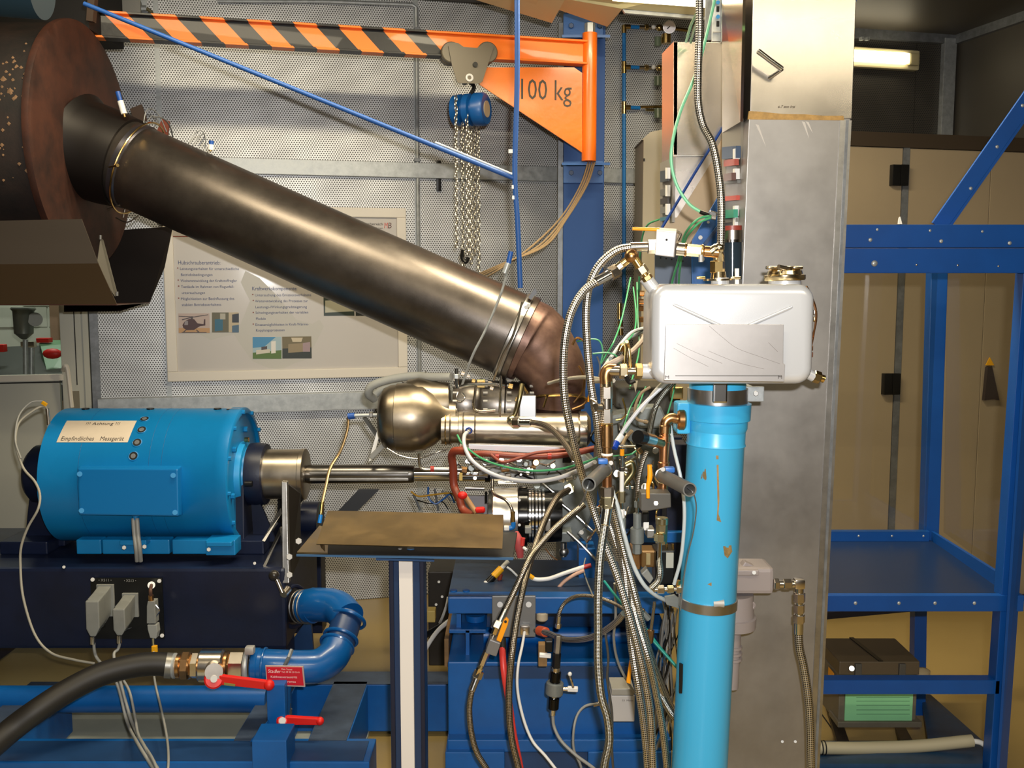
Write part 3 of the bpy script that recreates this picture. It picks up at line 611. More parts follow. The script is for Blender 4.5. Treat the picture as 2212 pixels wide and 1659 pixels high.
# ================================================================ CEILING LAMP AT THE TOP
lm = thing('ceiling_lamp', 'beige reflector lamp hanging at the top centre of the room', 'lamp', P(1250, 40, 4.1))
part(lm, 'reflector', prism([P(930, -30, 4.3), P(1192, 50, 4.3), P(1222, -4, 3.9), P(1100, -60, 3.9)], (0, 0.02, 0.012)), beige_sheet, smooth=False)
part(lm, 'reflector', prism([P(1060, -30, 4.15), P(1312, 58, 4.2), P(1345, 19, 3.85), P(1540, 36, 3.85), P(1540, -30, 3.6), P(1215, -60, 3.6)], (0, 0.02, 0.012)), beige_sheet, smooth=False)
part(lm, 'tube', prism([P(1325, -3, 3.55), P(1535, 12, 3.55), P(1535, -30, 3.5), P(1325, -40, 3.5)], (0, 0.03, 0.0)), lamp, smooth=False)
part(lm, 'end_cap', pprism([(1345, 20), (1540, 34), (1540, 44), (1350, 28)], 3.86, 0.02), galv, smooth=False)
fl2 = thing('fluorescent_lamp', 'lit fluorescent tube lamp on the far dark wall', 'lamp', WP(1915, 108, 0.05))
la0, lz = wc(1700, 108, off=0.1); la1, _ = wc(2000, 108, off=0.1)
part(fl2, 'housing', wallbox(la0, la1, lz - 0.055, lz + 0.055, 0.0, 0.05), M('lamp_housing', 'c9bd94', rough=0.4), smooth=False, bev=0.01)
part(fl2, 'diffuser', wallbox(la0 + .03, la1 - 0.09, lz - 0.03, lz + 0.03, 0.05, 0.09), lamp, smooth=False, bev=0.012)
part(fl2, 'end_cover', wallbox(la1 - 0.085, la1 - 0.02, lz - 0.035, lz + 0.035, 0.05, 0.08), M('lamp_end', 'b9ad84', rough=0.3), smooth=False, bev=0.01)
for x in (1862, 1874): part(fl2, 'clip', wpx(x, 79, x + 5, 86, 0.04, 0.07), galv, smooth=False)
# ================================================================ MACHINE BED (floor frame)
bedY = 2.95
bd = thing('machine_bed', 'blue steel base frame lying under the brake and engine', 'base frame', (-0.6, 3.0, 0.0))
XL, XR = -2.3, P(1460, 1640, 3.0).x
def rail(n, x0, x1, y0, y1, z0=0.02, z1=0.2, m=blue): part(bd, n, box2((x0, y0, z0), (x1, y1, z1)), m, smooth=False, bev=0.004)
rail('front_rail', XL, -0.44, 2.93, 3.09); rail('rear_rail', -0.9, XR, 3.52, 3.64)
rail('cross_rail', -0.66, -0.53, 3.09, 3.52); rail('cross_rail', -0.90, -0.79, 3.09, 3.52); rail('cross_rail', -1.78, -1.62, 3.09, 3.52)
for x0, x1 in ((-0.66, -0.53), (-0.90, -0.79), (-1.78, -1.62)):
    part(bd, 'rail_top_plate', box2((x0 + .004, 3.07, 0.2), (x1 - .004, 3.54, 0.203)), grey_blue, smooth=False)  # rail tops drawn greyer and darker than the blue faces
part(bd, 'rail_top_plate', box2((-0.9, 3.52, 0.2), (XR, 3.635, 0.203)), grey_blue, smooth=False); part(bd, 'rail_top_plate', box2((-1.75, 2.935, 0.2), (-0.46, 3.065, 0.203)), blue_dk, smooth=False)
a_, b_ = P(0, 1510, 3.38), P(578, 1510, 3.38); tz = a_.z
part(bd, 'round_tie_bar', cyl((-2.2, 3.38, tz), (b_.x, 3.38, tz), R_(29, 3.4), 28), blue)
part(bd, 'foot_block', pbox(545, 1600, 620, 1720, 2.89, 0.12), blue, smooth=False, bev=0.004)
part(bd, 'post', pbox(577, 1479, 616, 1602, 3.06, 0.1), blue, smooth=False, bev=0.003)
part(bd, 'gusset', pprism([(577, 1560), (540, 1602), (577, 1602)], 3.03, 0.02), blue, smooth=False)
for x, y in ((717, 1547), (722, 1577), (801, 1612)): part(bd, 'bolt', hexn(P(x, y, 3.3), P(x, y, 3.3) + V(0, 0, .012), 0.012), blue_dk, smooth=False)
struct('floor_tray', box2((-2.6, 2.2, 0.0), (-0.53, 3.75, 0.012)), M('grey_floor_sheet', 'b0b4a6', rough=0.6, var=0.08, vs=3), fl)
struct('floor_drain_bar', box2((-1.55, 3.30, 0.012), (-0.92, 3.345, 0.035)), galv_d, fl)
# ================================================================ BRAKE PEDESTAL
pd = thing('brake_pedestal', 'dark navy welded pedestal carrying the blue brake', 'pedestal', (-1.6, 3.5, 0.2))
zt_ = 0.668; zb_ = P(300, 1402, 3.42).z; xr = P(617, 1320, 3.42).x
part(pd, 'body', box2((-2.6, 3.42, zb_), (xr, 4.0, zt_)), navy, smooth=False, bev=0.012)
part(pd, 'leg', box2((-2.2, 3.5, 0.2), (-2.0, 3.95, zb_)), navy, smooth=False, bev=0.004); part(pd, 'leg', box2((xr - 0.16, 3.5, 0.2), (xr - 0.02, 3.64, zb_)), navy, smooth=False, bev=0.004)
part(pd, 'rear_post', box2((P(618, 1200, 4.05).x, 4.05, 0.2), (P(693, 1200, 4.05).x, 4.15, P(660, 1100, 4.05).z)), navy, smooth=False, bev=0.004)
part(pd, 'rear_pipe', cyl(P(655, 1120, 4.0), P(690, 1120, 4.0), 0.07, 18), navy)
part(pd, 'brace', pprism([(619, 1400), (619, 1445), (680, 1445), (672, 1350), (655, 1350)], 3.7, 0.02), blue_dk, smooth=False)
for x, y in ((138, 1225), (550, 1217)): part(pd, 'bolt', hexn(P(x, y, 3.41), P(x, y, 3.425), 0.006), galv, smooth=False)
cp = thing('connector_plate', 'small black connector panel screwed to the navy pedestal', 'panel', P(277, 1378, 3.415))
part(cp, 'plate', pbox(198, 1249, 352, 1380, 3.41, 0.008), M('black_panel', '0c0e10', rough=0.4), smooth=False)
for x, y in ((200, 1252), (344, 1255), (350, 1373)): part(cp, 'screw', cyl(P(x, y, 3.41), P(x, y, 3.40), 0.007, 10), steel_b)
text_part(cp, '\u2022 X511 \u2022', P(213, 1256, 3.408), V(R_(28, 3.41, 1250), 0, 0), V(0, 0, R_(6, 3.41, 1250)), cable_g); text_part(cp, '\u2022 X513 \u2022', P(268, 1257, 3.408), V(R_(26, 3.41, 1250), 0, 0), V(0, 0, R_(6, 3.41, 1250)), cable_g)
def plug(label, x, y, w, h, ox, oy, d=0.1):     # panel socket with a square hood turned down to the cable
    t = thing('plug_connector', label, 'connector', P(x + ox + w / 2, y + oy + h / 2, 3.41), 'grey plug connectors on the pedestal')
    part(t, 'socket_flange', pbox(x + ox, y + oy, x + ox + w + 6, y + oy + h * 0.92, 3.40, 0.01), grey_pl, smooth=False, bev=0.002)
    f0 = [P(x + 2, y, 3.28), P(x + w, y, 3.28), P(x + w, y + h * .92, 3.28), P(x + 2, y + h * .92, 3.28)]
    b0 = [P(x + ox + 3, y + oy + 3, 3.40), P(x + ox + w, y + oy + 3, 3.40), P(x + ox + w, y + oy + h * .85, 3.40), P(x + ox + 3, y + oy + h * .85, 3.40)]
    part(t, 'socket', hexa([f0[3] * .5 + b0[3] * .5, f0[2] * .5 + b0[2] * .5, b0[2], b0[3], f0[0] * .5 + b0[0] * .5, f0[1] * .5 + b0[1] * .5, b0[1], b0[0]]), grey_pl, smooth=False, bev=0.003)
    hd = [P(x, y, 3.26), P(x + w - 2, y, 3.26), P(x + w, y + h * .78, 3.26), P(x + w * .72, y + h * 1.02, 3.26), P(x + w * .34, y + h * 1.02, 3.26), P(x + 2, y + h * .8, 3.26)]
    part(t, 'hood', prism(hd, (f0[0] * .42 + b0[0] * .58) - hd[0]), grey_pl, smooth=False, bev=0.004)
    part(t, 'lock_lever', tube([P(x + 4, y - 2, 3.27), P(x + w * .5, y - 8, 3.33), P(x + w, y - 4, 3.33)], 0.0025, 6), steel_b)
    part(t, 'lock_lever', tube([P(x + w, y + h * .8, 3.30), P(x + w + 12, y + h * .72, 3.35)], 0.003, 6, 0), steel_b)
    a, b = P(x + w * .53, y + h * 1.01, 3.28), P(x + w * .53, y + h * 1.01 + 16, 3.28)
    part(t, 'cable_gland', cyl(a, b, 0.009, 12), nickel); return t
plug('large grey plug connector, leftmost on the black panel', 184, 1299, 31, 75, 25, -36)
plug('smaller grey plug connector, middle one on the black panel', 243, 1316, 28, 56, 21, -34)
t = thing('inline_connector', 'slim grey connector with yellow tag hanging right of the two plugs', 'connector', P(327, 1400, 3.36))
part(t, 'rubber_grommet', cyl(P(327, 1264, 3.41), P(327, 1264, 3.38), R_(8, 3.4), 16), white); part(t, 'cable', tube([P(327, 1264, 3.38), P(325, 1275, 3.34), P(326, 1290, 3.35)], 0.006, 8), M('brown_cable', '5a3e30'))
part(t, 'gland', cyl(P(326, 1286, 3.35), P(327, 1300, 3.35), 0.009, 12), bronze); part(t, 'upper_shell', pprism([(319, 1299), (334, 1299), (336, 1347), (317, 1347), (317, 1310)], 3.34, 0.035), grey_pl, smooth=False, bev=0.002)
part(t, 'lower_shell', pprism([(318, 1350), (338, 1350), (340, 1366), (337, 1380), (324, 1378), (319, 1360)], 3.34, 0.03), M('grey_plastic_light', '959691', rough=0.4), smooth=False, bev=0.002)
part(t, 'latch', tube([P(336, 1306, 3.35), P(344, 1318, 3.35), P(338, 1330, 3.35)], 0.003, 6), steel_b); part(t, 'stem', cyl(P(331, 1378, 3.35), P(332, 1396, 3.35), 0.006, 10), zinc); part(t, 'yellow_tag', pbox(327, 1396, 338, 1411, 3.34, 0.014), yellow, smooth=False, bev=0.002)
hose('sensor_cable', 'grey cable dropping from the large plug behind the black hose', 'cable', [(203, 1388, 3.28), (204, 1405, 3.28), (212, 1425, 3.28), (250, 1470, 3.2), (275, 1560, 3.15), (300, 1610, 2.9), (345, 1680, 2.75)], 3.4, cable_g)
hose('sensor_cable', 'grey cable dropping from the smaller plug behind the black hose', 'cable', [(259, 1388, 3.28), (255, 1402, 3.28), (246, 1416, 3.26), (258, 1466, 3.2), (285, 1560, 3.14), (312, 1612, 2.9), (352, 1680, 2.73)], 3.4, cable_g)
hose('sensor_cable', 'thin grey cable curving below the black hose, middle of three', 'cable', [(262, 1462, 3.22), (280, 1495, 3.18), (292, 1550, 3.12), (300, 1590, 3.0), (330, 1640, 2.8), (350, 1690, 2.7)], 3.0, cable_g)
hose('sensor_cable', 'thin grey cable hanging from the slim connector to the floor', 'cable', [(332, 1408, 3.34), (331, 1440, 3.3), (336, 1480, 3.22), (348, 1530, 3.15), (360, 1590, 2.98), (364, 1640, 2.8), (360, 1690, 2.72)], 2.6, cable_g)
# ================================================================ BRAKE (drum along X)
YM, RM = 3.73, 0.25; zc = P(320, 1024, YM).z
xl, xr2 = P(149, 1024, YM + .02).x, P(531, 1024, YM).x
def MX(x): return V(x, YM, zc)
ed = thing('eddy_brake', 'large bright blue cylindrical eddy current brake on the navy pedestal', 'brake', (0.5 * (xl + xr2), YM, zt_))
part(ed, 'drum', lathe(MX(xl), MX(xr2), [(0, RM - .012), (.006, RM), (xr2 - xl - .05, RM), (xr2 - xl - .045, RM + .004), (xr2 - xl - .004, RM + .004), (xr2 - xl, RM - .002), (xr2 - xl, RM * .93), (xr2 - xl - 0.012, RM * .92), (xr2 - xl - .012, .12)], 96), cyan_blue)
part(ed, 'hub_ring', lathe(MX(xr2 - 0.012), MX(xr2 + .1), [(0, .125), (.02, .122), (.022, .105), (.04, .1)], 40), M('light_machine_blue', '2290cc', rough=0.35))
for sx in (.15, .40, .445): part(ed, 'seam', ring(MX(xl + sx), (1, 0, 0), RM, .0007, 72, 4), M('seam_dark_blue', '07497a', rough=.5))
for k in range(12):
    a = 2 * PI * k / 12 + .1; c = MX(xr2 - 0.002) + V(0, math.cos(a), math.sin(a)) * RM * .965; part(ed, 'rim_bolt', hexn(c, c + V(.012, 0, 0), .008), cyan_blue, smooth=False)
for k in range(6):
    a = 2 * PI * k / 6 + .3; c = MX(xr2 - 0.012) + V(0, math.cos(a), math.sin(a)) * .17; part(ed, 'hub_bolt', hexn(c, c + V(.014, 0, 0), .011), cyan_blue, smooth=False)
part(ed, 'bearing_housing', lathe(MX(xr2 + .02), MX(xr2 + .1), [(0, .118), (.03, .12), (.06, .115), (.062, .1)], 40), navy, label='navy bearing housing')
part(ed, 'bearing_housing', lathe(MX(xl - .01), MX(xl - .2), [(0, .13), (.03, .13), (.05, .115), (.1, .11), (.12, .09), (.125, .04)], 36), navy, label='navy bearing housing')
def DC(x, ang, r=RM):               # point on the drum: angle from the camera side (0) up to the top (90)
    a = math.radians(ang); return V(x, YM - math.cos(a) * r, zc + math.sin(a) * r)
def Xat(px, ang): q = DC(0, ang); return (px - CX) / F * ((H - q.z) * ST + q.y * CT)
for ang, px in ((26, 288), (38, 296), (51, 306), (65, 312)):
    c = DC(Xat(px, ang), ang, RM - .004); nn = (DC(0, ang) - V(0, YM, zc)).normalized()
    part(ed, 'cooling_hole_rim', ring(c + nn * .004, nn, .0165, .0022, 20), cyan_blue); part(ed, 'cooling_hole', cyl(c + nn * .001, c + nn * .0052, .015, 18), M('hole_dark', '2c2a26', 0.5, 0.5)); part(ed, 'hole_plug', cyl(c + nn * .002, c + nn * .0062, .009, 14), galv_d)
for px in (185, 325, 470): c = DC(Xat(px, 88), 88); part(ed, 'lifting_hole', cyl(c - V(0, 0, .005), c + V(0, 0, .004), .014, 14), blackm)
c = DC(Xat(505, 86), 86); part(ed, 'bright_strip', box(c + V(0, 0, .002), (.05, .02, .004)), steel_b, smooth=False)
# warning label bent over the drum
def on_drum(u, v, r=RM + .0012): ang = 38 + (62.0 - 38) * v; return DC(Xat(122 + (150 - 122) * v * .82, ang) + u * .256, ang, r)
n_ = 8; vs = [on_drum(i, j / n_) for j in range(n_ + 1) for i in (0, 1)]; part(ed, 'warning_label', (vs, [(2 * j, 2 * j + 1, 2 * j + 3, 2 * j + 2) for j in range(n_)], None), paper_w)
for s, u0, u1, v0, vh in (('!!! Achtung !!!', .30, .78, .76, .15), ('Empfindliches', .05, .51, .07, .17), ('Messger\u00e4t', .60, .93, .07, .17)):
    part(ed, 'lettering', text_geo(s, lambda a, b: on_drum(u0 + (u1 - u0) * a, v0 + vh * b, RM + .0018)), ink, smooth=False)
# terminal box
tb = part(ed, 'terminal_box', hexa([P(171, 1112, 3.43), P(386, 1115, 3.43), P(398, 1112, 3.53), P(171, 1110, 3.53), P(168, 1012, 3.43), P(384, 1013, 3.43), P(398, 1002, 3.53), P(174, 1003, 3.53)]), M('terminal_box_blue', '0b6fb2', rough=0.35), smooth=False, bev=0.005)
for x, y in ((172, 1024), (374, 1027), (176, 1103), (378, 1107)): part(tb, 'screw', cyl(P(x, y, 3.432), P(x, y, 3.426), .009, 14), M('screw_blue', '1a7cb8', rough=0.6))
part(tb, 'cable_gland', cyl(P(293, 1113, 3.48), P(293, 1122, 3.48), .012, 12), cyan_blue)
for dx in (-4, 4): hose('power_cable', 'grey power cable dropping from the blue terminal box' if dx < 0 else 'second grey power cable beside the first under the terminal box', 'cable', [(292 + dx, 1120, 3.475), (294 + dx, 1150, 3.46), (298 + dx, 1185, 3.45), (300 + dx, 1212, 3.47)], 4.6, cable_g)
# feet
zf = zt_
for (x0, x1) in ((165, 218), (221, 300), (303, 366), (372, 452)):
    part(ed, 'foot', pbox(x0, 1166, x1, 1197, 3.50, .05), cyan_blue, smooth=False, bev=.004)
part(ed, 'foot_pad', pbox(444, 1167, 508, 1200, 3.47, .08), cyan_blue, smooth=False, bev=.004); part(ed, 'foot_pad', pbox(258, 1167, 316, 1178, 3.46, .05), cyan_blue, smooth=False, bev=.003); part(ed, 'foot_pad', pbox(445, 1171, 500, 1181, 3.44, .05), cyan_blue, smooth=False, bev=.003)
for x, y in ((312, 1181), (268, 1183), (451, 1187)): part(ed, 'foot_bolt', hexn(P(x, y, 3.45), P(x, y, 3.44), .008), galv, smooth=False)
# bearing pedestals (navy)
bp_ = thing('bearing_pedestal', 'navy bearing pedestal at the left end of the blue brake', 'pedestal', (P(80, 1180, YM).x, YM, zt_))
part(bp_, 'upright', pprism([(52, 1180), (140, 1180), (140, 1090), (100, 1040), (62, 1080)], YM - .05, .1), navy, smooth=False, bev=.004); part(bp_, 'base', box2((P(40, 1180, YM).x, YM - .14, zt_), (P(140, 1180, YM).x, YM + .14, zt_ + .05)), navy, smooth=False, bev=.006)
bp2 = thing('bearing_pedestal', 'navy bearing pedestal between blue brake and steel coupling', 'pedestal', (P(560, 1180, YM).x, YM, zt_))
part(bp2, 'upright', prism([V(P(524, 1180, YM).x, YM + dy, z) for dy, z in ((-.12, zt_), (.12, zt_), (.10, zc), (-.10, zc))], V(R_(22, YM), 0, 0)), navy, smooth=False, bev=.004)
part(bp2, 'rib', pprism([(540, 1045), (548, 1170), (596, 1170), (570, 1105), (548, 1060)], YM - .05, .012), navy, smooth=False)
part(bp2, 'base', box2((P(520, 1180, YM).x, YM - .14, zt_), (P(590, 1180, YM).x, YM + .14, zt_ + .055)), navy, smooth=False, bev=.006)
part(bp2, 'knob', cyl(P(529, 1045, YM - .13), P(545, 1045, YM - .13), .011, 12), blackm); part(bp2, 'oil_cap', hexn(P(528, 950, YM - .02), P(538, 950, YM - .02), .01), brass, smooth=False)
# coupling
co = thing('shaft_coupling', 'bright steel coupling drum and shaft between brake and engine', 'coupling', MX(P(610, 1030, YM).x))
xa, xb = P(549, 1030, YM).x, P(662, 1030, YM).x; rC = R_(54, YM)
part(co, 'coupling_sleeve', lathe(MX(xa), MX(xb), [(0, rC - .003), (.003, rC), (xb - xa - .02, rC), (xb - xa - .018, rC * 1.03), (xb - xa - .003, rC * 1.03), (xb - xa, rC * .98), (xb - xa, rC * .3)], 56), heat_l)
x1, x2, x3 = P(896, 1030, YM).x, P(1048, 1030, YM).x, P(1100, 1030, YM).x
part(co, 'shaft_guard', lathe(MX(xb - .01), MX(x1), [(0, .03), (.02, .036), (.3, .036), (.41, .034), (.42, .03)], 24), M('shaft_dark', (.2, .19, .18), 1.0, .3))
for dz in (-.012, .012): part(co, 'guard_bar', box2((xb + .02, YM - .041, zc + dz - .006), (x1 - .02, YM - .033, zc + dz + .004)), steel_g, smooth=False, bev=.002)
part(co, 'shaft', cyl(MX(x1), MX(x3), .027, 28), chrome); part(co, 'clamp_ring', cyl(MX(x2), MX(x2 + .02), .031, 24), blackm)
sg = thing('guard_bracket', 'dark steel bracket bolted upright in front of the coupling', 'bracket', P(625, 1290, 3.5))
part(sg, 'upright', prism([P(608, 1040, 3.5), P(619, 1042, 3.5), P(624, 1260, 3.42), P(610, 1260, 3.42)], (0, .03, 0)), steel_g, smooth=False, bev=.002)
part(sg, 'web_plate', prism([P(619, 1044, 3.53), P(648, 1066, 3.6), P(648, 1205, 3.6), P(624, 1262, 3.45)], (0, .012, 0)), M('dark_web', '2e2a26', .6, .45), smooth=False)
part(sg, 'brace', prism([P(604, 1100, 3.52), P(606, 1112, 3.52), P(572, 1170, 3.46), P(566, 1168, 3.46)], (0, .02, 0)), steel_g, smooth=False); part(sg, 'brace', prism([P(604, 1140, 3.52), P(606, 1152, 3.52), P(572, 1228, 3.44), P(568, 1222, 3.44)], (0, .02, 0)), steel_g, smooth=False)
part(sg, 'stay', prism([P(600, 1065, 3.9), P(655, 1065, 3.9), P(655, 1080, 3.9), P(598, 1150, 3.9)], (0, .01, 0)), blackm, smooth=False)
for x, y in ((645, 1169), (625, 1203), (625, 1242)): part(sg, 'bolt', hexn(P(x, y, 3.44), P(x, y, 3.40), .012), galv, smooth=False)
ck = thing('clamp_lever', 'ball ended clamping lever on the pedestal corner', 'lever', P(600, 1275, 3.40))
part(ck, 'ball', ball(P(592, 1243, 3.38), R_(12, 3.38), 16), M('ball_black', '2a2622', rough=.3)); part(ck, 'arm', cyl(P(598, 1252, 3.37), P(610, 1280, 3.36), .008, 10), nickel); part(ck, 'hub', cyl(P(612, 1284, 3.37), P(622, 1272, 3.40), .014, 12), nickel)
# speed sensor and white cable
sn = thing('speed_sensor', 'slim steel sensor standing at the left end of the blue brake', 'sensor', P(104, 938, 3.6))
part(sn, 'body', cyl(P(102, 882, 3.6), P(106, 925, 3.6), .007, 12), nickel); part(sn, 'nut', hexn(P(106, 918, 3.6), P(107, 930, 3.6), .010), galv, smooth=False); part(sn, 'tip', cyl(P(107, 930, 3.6), P(107, 940, 3.6), .007, 10), blackm)
hose('sensor_cable', 'pale grey cable looping down the left end of the blue brake', 'cable', [(101, 880, 3.6), (90, 878, 3.6), (70, 888, 3.58), (40, 915, 3.55), (34, 960, 3.5), (50, 1010, 3.45), (75, 1040, 3.42), (86, 1068, 3.4), (82, 1100, 3.38), (60, 1140, 3.38), (46, 1180, 3.38), (44, 1220, 3.38), (50, 1290, 3.36), (75, 1370, 3.34), (110, 1410, 3.32), (160, 1425, 3.3), (205, 1433, 3.3)], 2.7, M('cable_dim', '9a968a', rough=.5))
hose('sensor_cable', 'thin cable arching from the yellow tag left of the brake', 'cable', [(92, 866, 3.6), (65, 870, 3.58), (40, 900, 3.54), (33, 950, 3.5), (45, 990, 3.45)], 2.0, cable_g)
solo('cable_tag', 'yellow tag on the thin cable above the blue brake', 'tag', box(P(96, 872, 3.6), (.02, .01, .012), Matrix.Rotation(.6, 3, 'Y')), yellow, smooth=False, bev=.002)
# ================================================================ WATER PIPE, VALVE, HOSE
wp = thing('water_pipe', 'blue painted U shaped cooling water pipe under the brake', 'pipe', P(690, 1440, 3.2))
path = [(655, 1310, 3.50), (690, 1306, 3.46), (728, 1312, 3.42), (752, 1336, 3.36)]
part(wp, 'upper_elbow', tube(pts3(path), [R_(37, 3.45)] * 2, 28), pipe_blue)
part(wp, 'connecting_pipe', tube(pts3([(752, 1330, 3.37), (738, 1375, 3.31), (728, 1400, 3.28)]), R_(33, 3.35), 28), M('pipe_blue_dull', '1d3a66', rough=.35))
part(wp, 'lower_elbow', tube(pts3([(731, 1392, 3.29), (718, 1418, 3.25), (690, 1437, 3.22), (655, 1441, 3.2), (600, 1440, 3.18), (558, 1438, 3.18)]), R_(37, 3.2), 28), pipe_blue)
def rg(n, x, y, Y, x2, y2, Y2, R, r, m): part(wp, n, ring(P(x, y, Y), P(x2, y2, Y2) - P(x, y, Y), R_(R, Y), R_(r, Y), 36, 8), m)
rg('pipe_collar', 752, 1338, 3.36, 738, 1375, 3.31, 38, 4, pipe_blue); rg('pipe_collar', 736, 1378, 3.31, 728, 1400, 3.28, 37, 4, pipe_blue); rg('pipe_collar', 728, 1394, 3.29, 716, 1420, 3.25, 37, 4, pipe_blue)
rg('pipe_rib', 677, 1308, 3.48, 700, 1307, 3.46, 36, 3, pipe_blue); rg('pipe_rib', 711, 1307, 3.45, 720, 1309, 3.44, 35, 2.5, pipe_blue)
part(wp, 'rubber_sleeve', cyl(P(618, 1311, 3.52), P(678, 1309, 3.48), R_(34, 3.5), 28), M('oily_sleeve', '2c2420', .4, .4))
for x in (648, 656, 664): rg('hose_clamp', x, 1310, 3.51 - (x - 618) * .0006, x + 10, 1310, 3.5 - (x - 618) * .0006, 35, 2, steel_g)
rg('flange', 636, 1310, 3.52, 660, 1310, 3.5, 44, 5, navy)
part(wp, 'grooved_collar', cyl(P(546, 1438, 3.18), P(562, 1438, 3.18), R_(39, 3.18), 28, ch=.004), pipe_blue); rg('pipe_rib', 572, 1438, 3.18, 590, 1438, 3.18, 37.5, 3, pipe_blue)
rg('grooved_clamp', 536, 1438, 3.17, 550, 1438, 3.17, 34, 6, galv); part(wp, 'clamp_bolt', box(P(540, 1404, 3.14), (.03, .03, .025)), galv, bev=.006)
part(wp, 'strap', tube(pts3([(630, 1404, 3.15), (624, 1420, 3.125), (614, 1440, 3.12)]), .007, 6, 0), galv_d)
sgn = thing('pipe_sign', 'small red lettered sign strapped to the blue water pipe', 'sign', P(616, 1483, 3.1))
part(sgn, 'backing', prism([P(573, 1438, 3.10), P(655, 1440, 3.10), P(659, 1484, 3.10), P(576, 1481, 3.10)], (0, .006, 0)), M('sign_edge', 'b4a09a', rough=.4), smooth=False)
part(sgn, 'face', prism([P(575, 1441, 3.098), P(652, 1442, 3.098), P(656, 1481, 3.098), P(578, 1479, 3.098)], (0, .002, 0)), M('sign_red', 'c8142a', rough=.4), smooth=False)
def stx(s, x0, y0, x1, y1, h, sh=0): O = P(x0, y0, 3.096); return text_part(sgn, s, O, P(x1, y1, 3.096) - O, V(0, 0, R_(h, 3.1, 1460)), M('sign_white', 'f0dcd8', rough=.5), shear=sh)
stx('Stadler', 579, 1453, 607, 1454, 8, .2); stx('Main Tunnel', 608, 1447, 631, 1448, 3.5); stx('Tel. 09 90 20 53-0', 608, 1453, 647, 1454, 3.5)
stx('K\u00fchlwasseraustritt', 585, 1464, 642, 1465, 5); stx('Leistungsbremse', 590, 1474, 639, 1475, 5)
vl = thing('ball_valve', 'large nickel ball valve with red lever left of the red sign', 'valve', P(470, 1475, 3.15))
chainf(vl, (372, 1438, 3.15), (532, 1438, 3.17), [('hose_clamp', 0, .06, 27, 24, galv), ('brass_tail', .05, .13, 26, 24, bronze), ('brass_nut', .12, .25, 31, 8, bronze), ('hex_end', .25, .37, 28, 6, nickel), ('body', .36, .70, 35, 24, nickel), ('body_ring', .69, .77, 31, 24, bronze), ('hex_end', .76, .98, 30, 6, nickel)])
part(vl, 'bonnet', cyl(P(462, 1445, 3.12), P(462, 1452, 3.05), .028, 20), nickel)
def lever(t, hx0, hy0, Y, x1, y1, R, w0, w1, nm='lever'):
    part(t, 'lever_hub', cyl(P(hx0, hy0, Y), P(hx0, hy0, Y - .045), R_(R, Y), 24, ch=.005), red)
    a, b = P(hx0 + R * .5, hy0 + (y1 - hy0) * .15, Y - .04), P(x1, y1, Y - .04); d = (b - a).normalized(); n = V(d.z, 0, -d.x) * mpp(hy0, Y)
    part(t, nm, prism([a + n * w0, b + n * w1, b - n * w1, a - n * w0], (0, .018, 0)), red, smooth=False, bev=.003); part(t, 'lever_tip', ball(b + V(0, .008, 0), R_(w1 * 1.35, Y), 12), red)
    part(t, 'lever_screw', cyl(P(hx0, hy0, Y - .045), P(hx0, hy0, Y - .052), .011, 12), nickel)
lever(vl, 462, 1467, 3.09, 580, 1482, 21, 10, 9)
part(vl, 'lever_tag', prism([P(484, 1475, 3.047), P(508, 1478, 3.047), P(508, 1483, 3.047), P(484, 1480, 3.047)], (0, .002, 0)), M('tag_olive', '8a7f42', rough=.5), smooth=False)
bh = thing('black_water_hose', 'thick black rubber hose sweeping down to the left edge', 'hose', P(150, 1480, 3.0))
part(bh, 'hose', tube(pts3([(376, 1438, 3.15), (340, 1434, 3.14), (290, 1438, 3.12), (220, 1456, 3.08), (150, 1490, 3.02), (80, 1535, 2.95), (20, 1580, 2.9), (-60, 1650, 2.8)]), R_(26, 3.1), 26, 10), black)
part(bh, 'end_clamp', cyl(P(358, 1437, 3.145), P(373, 1438, 3.15), R_(27.5, 3.15), 26), M('clamp_grey', '8c8a84', .7, .4))
dv = thing('drain_valve', 'small drain valve with red lever hanging below the red sign', 'valve', P(614, 1600, 3.1))
chainf(dv, (612, 1472, 3.14), (616, 1600, 3.13), [('blue_stub', 0, .17, 16, 18, pipe_blue), ('nipple', .17, .36, 13, 18, galv_d), ('hex_end', .36, .48, 15, 6, nickel), ('body', .46, .80, 17, 20, nickel), ('lower_nut', .78, .86, 12, 6, nickel), ('claw_coupling', .84, .98, 20, 10, brass)])
part(dv, 'claw', box(P(598, 1582, 3.10), (.02, .02, .025)), brass, bev=.005); part(dv, 'claw', box(P(627, 1582, 3.10), (.02, .02, .025)), brass, bev=.005); part(dv, 'tail', cyl(P(624, 1594, 3.1), P(628, 1606, 3.1), .004, 8), brass)
lever(dv, 610, 1557, 3.10, 690, 1560, 13, 9, 7)
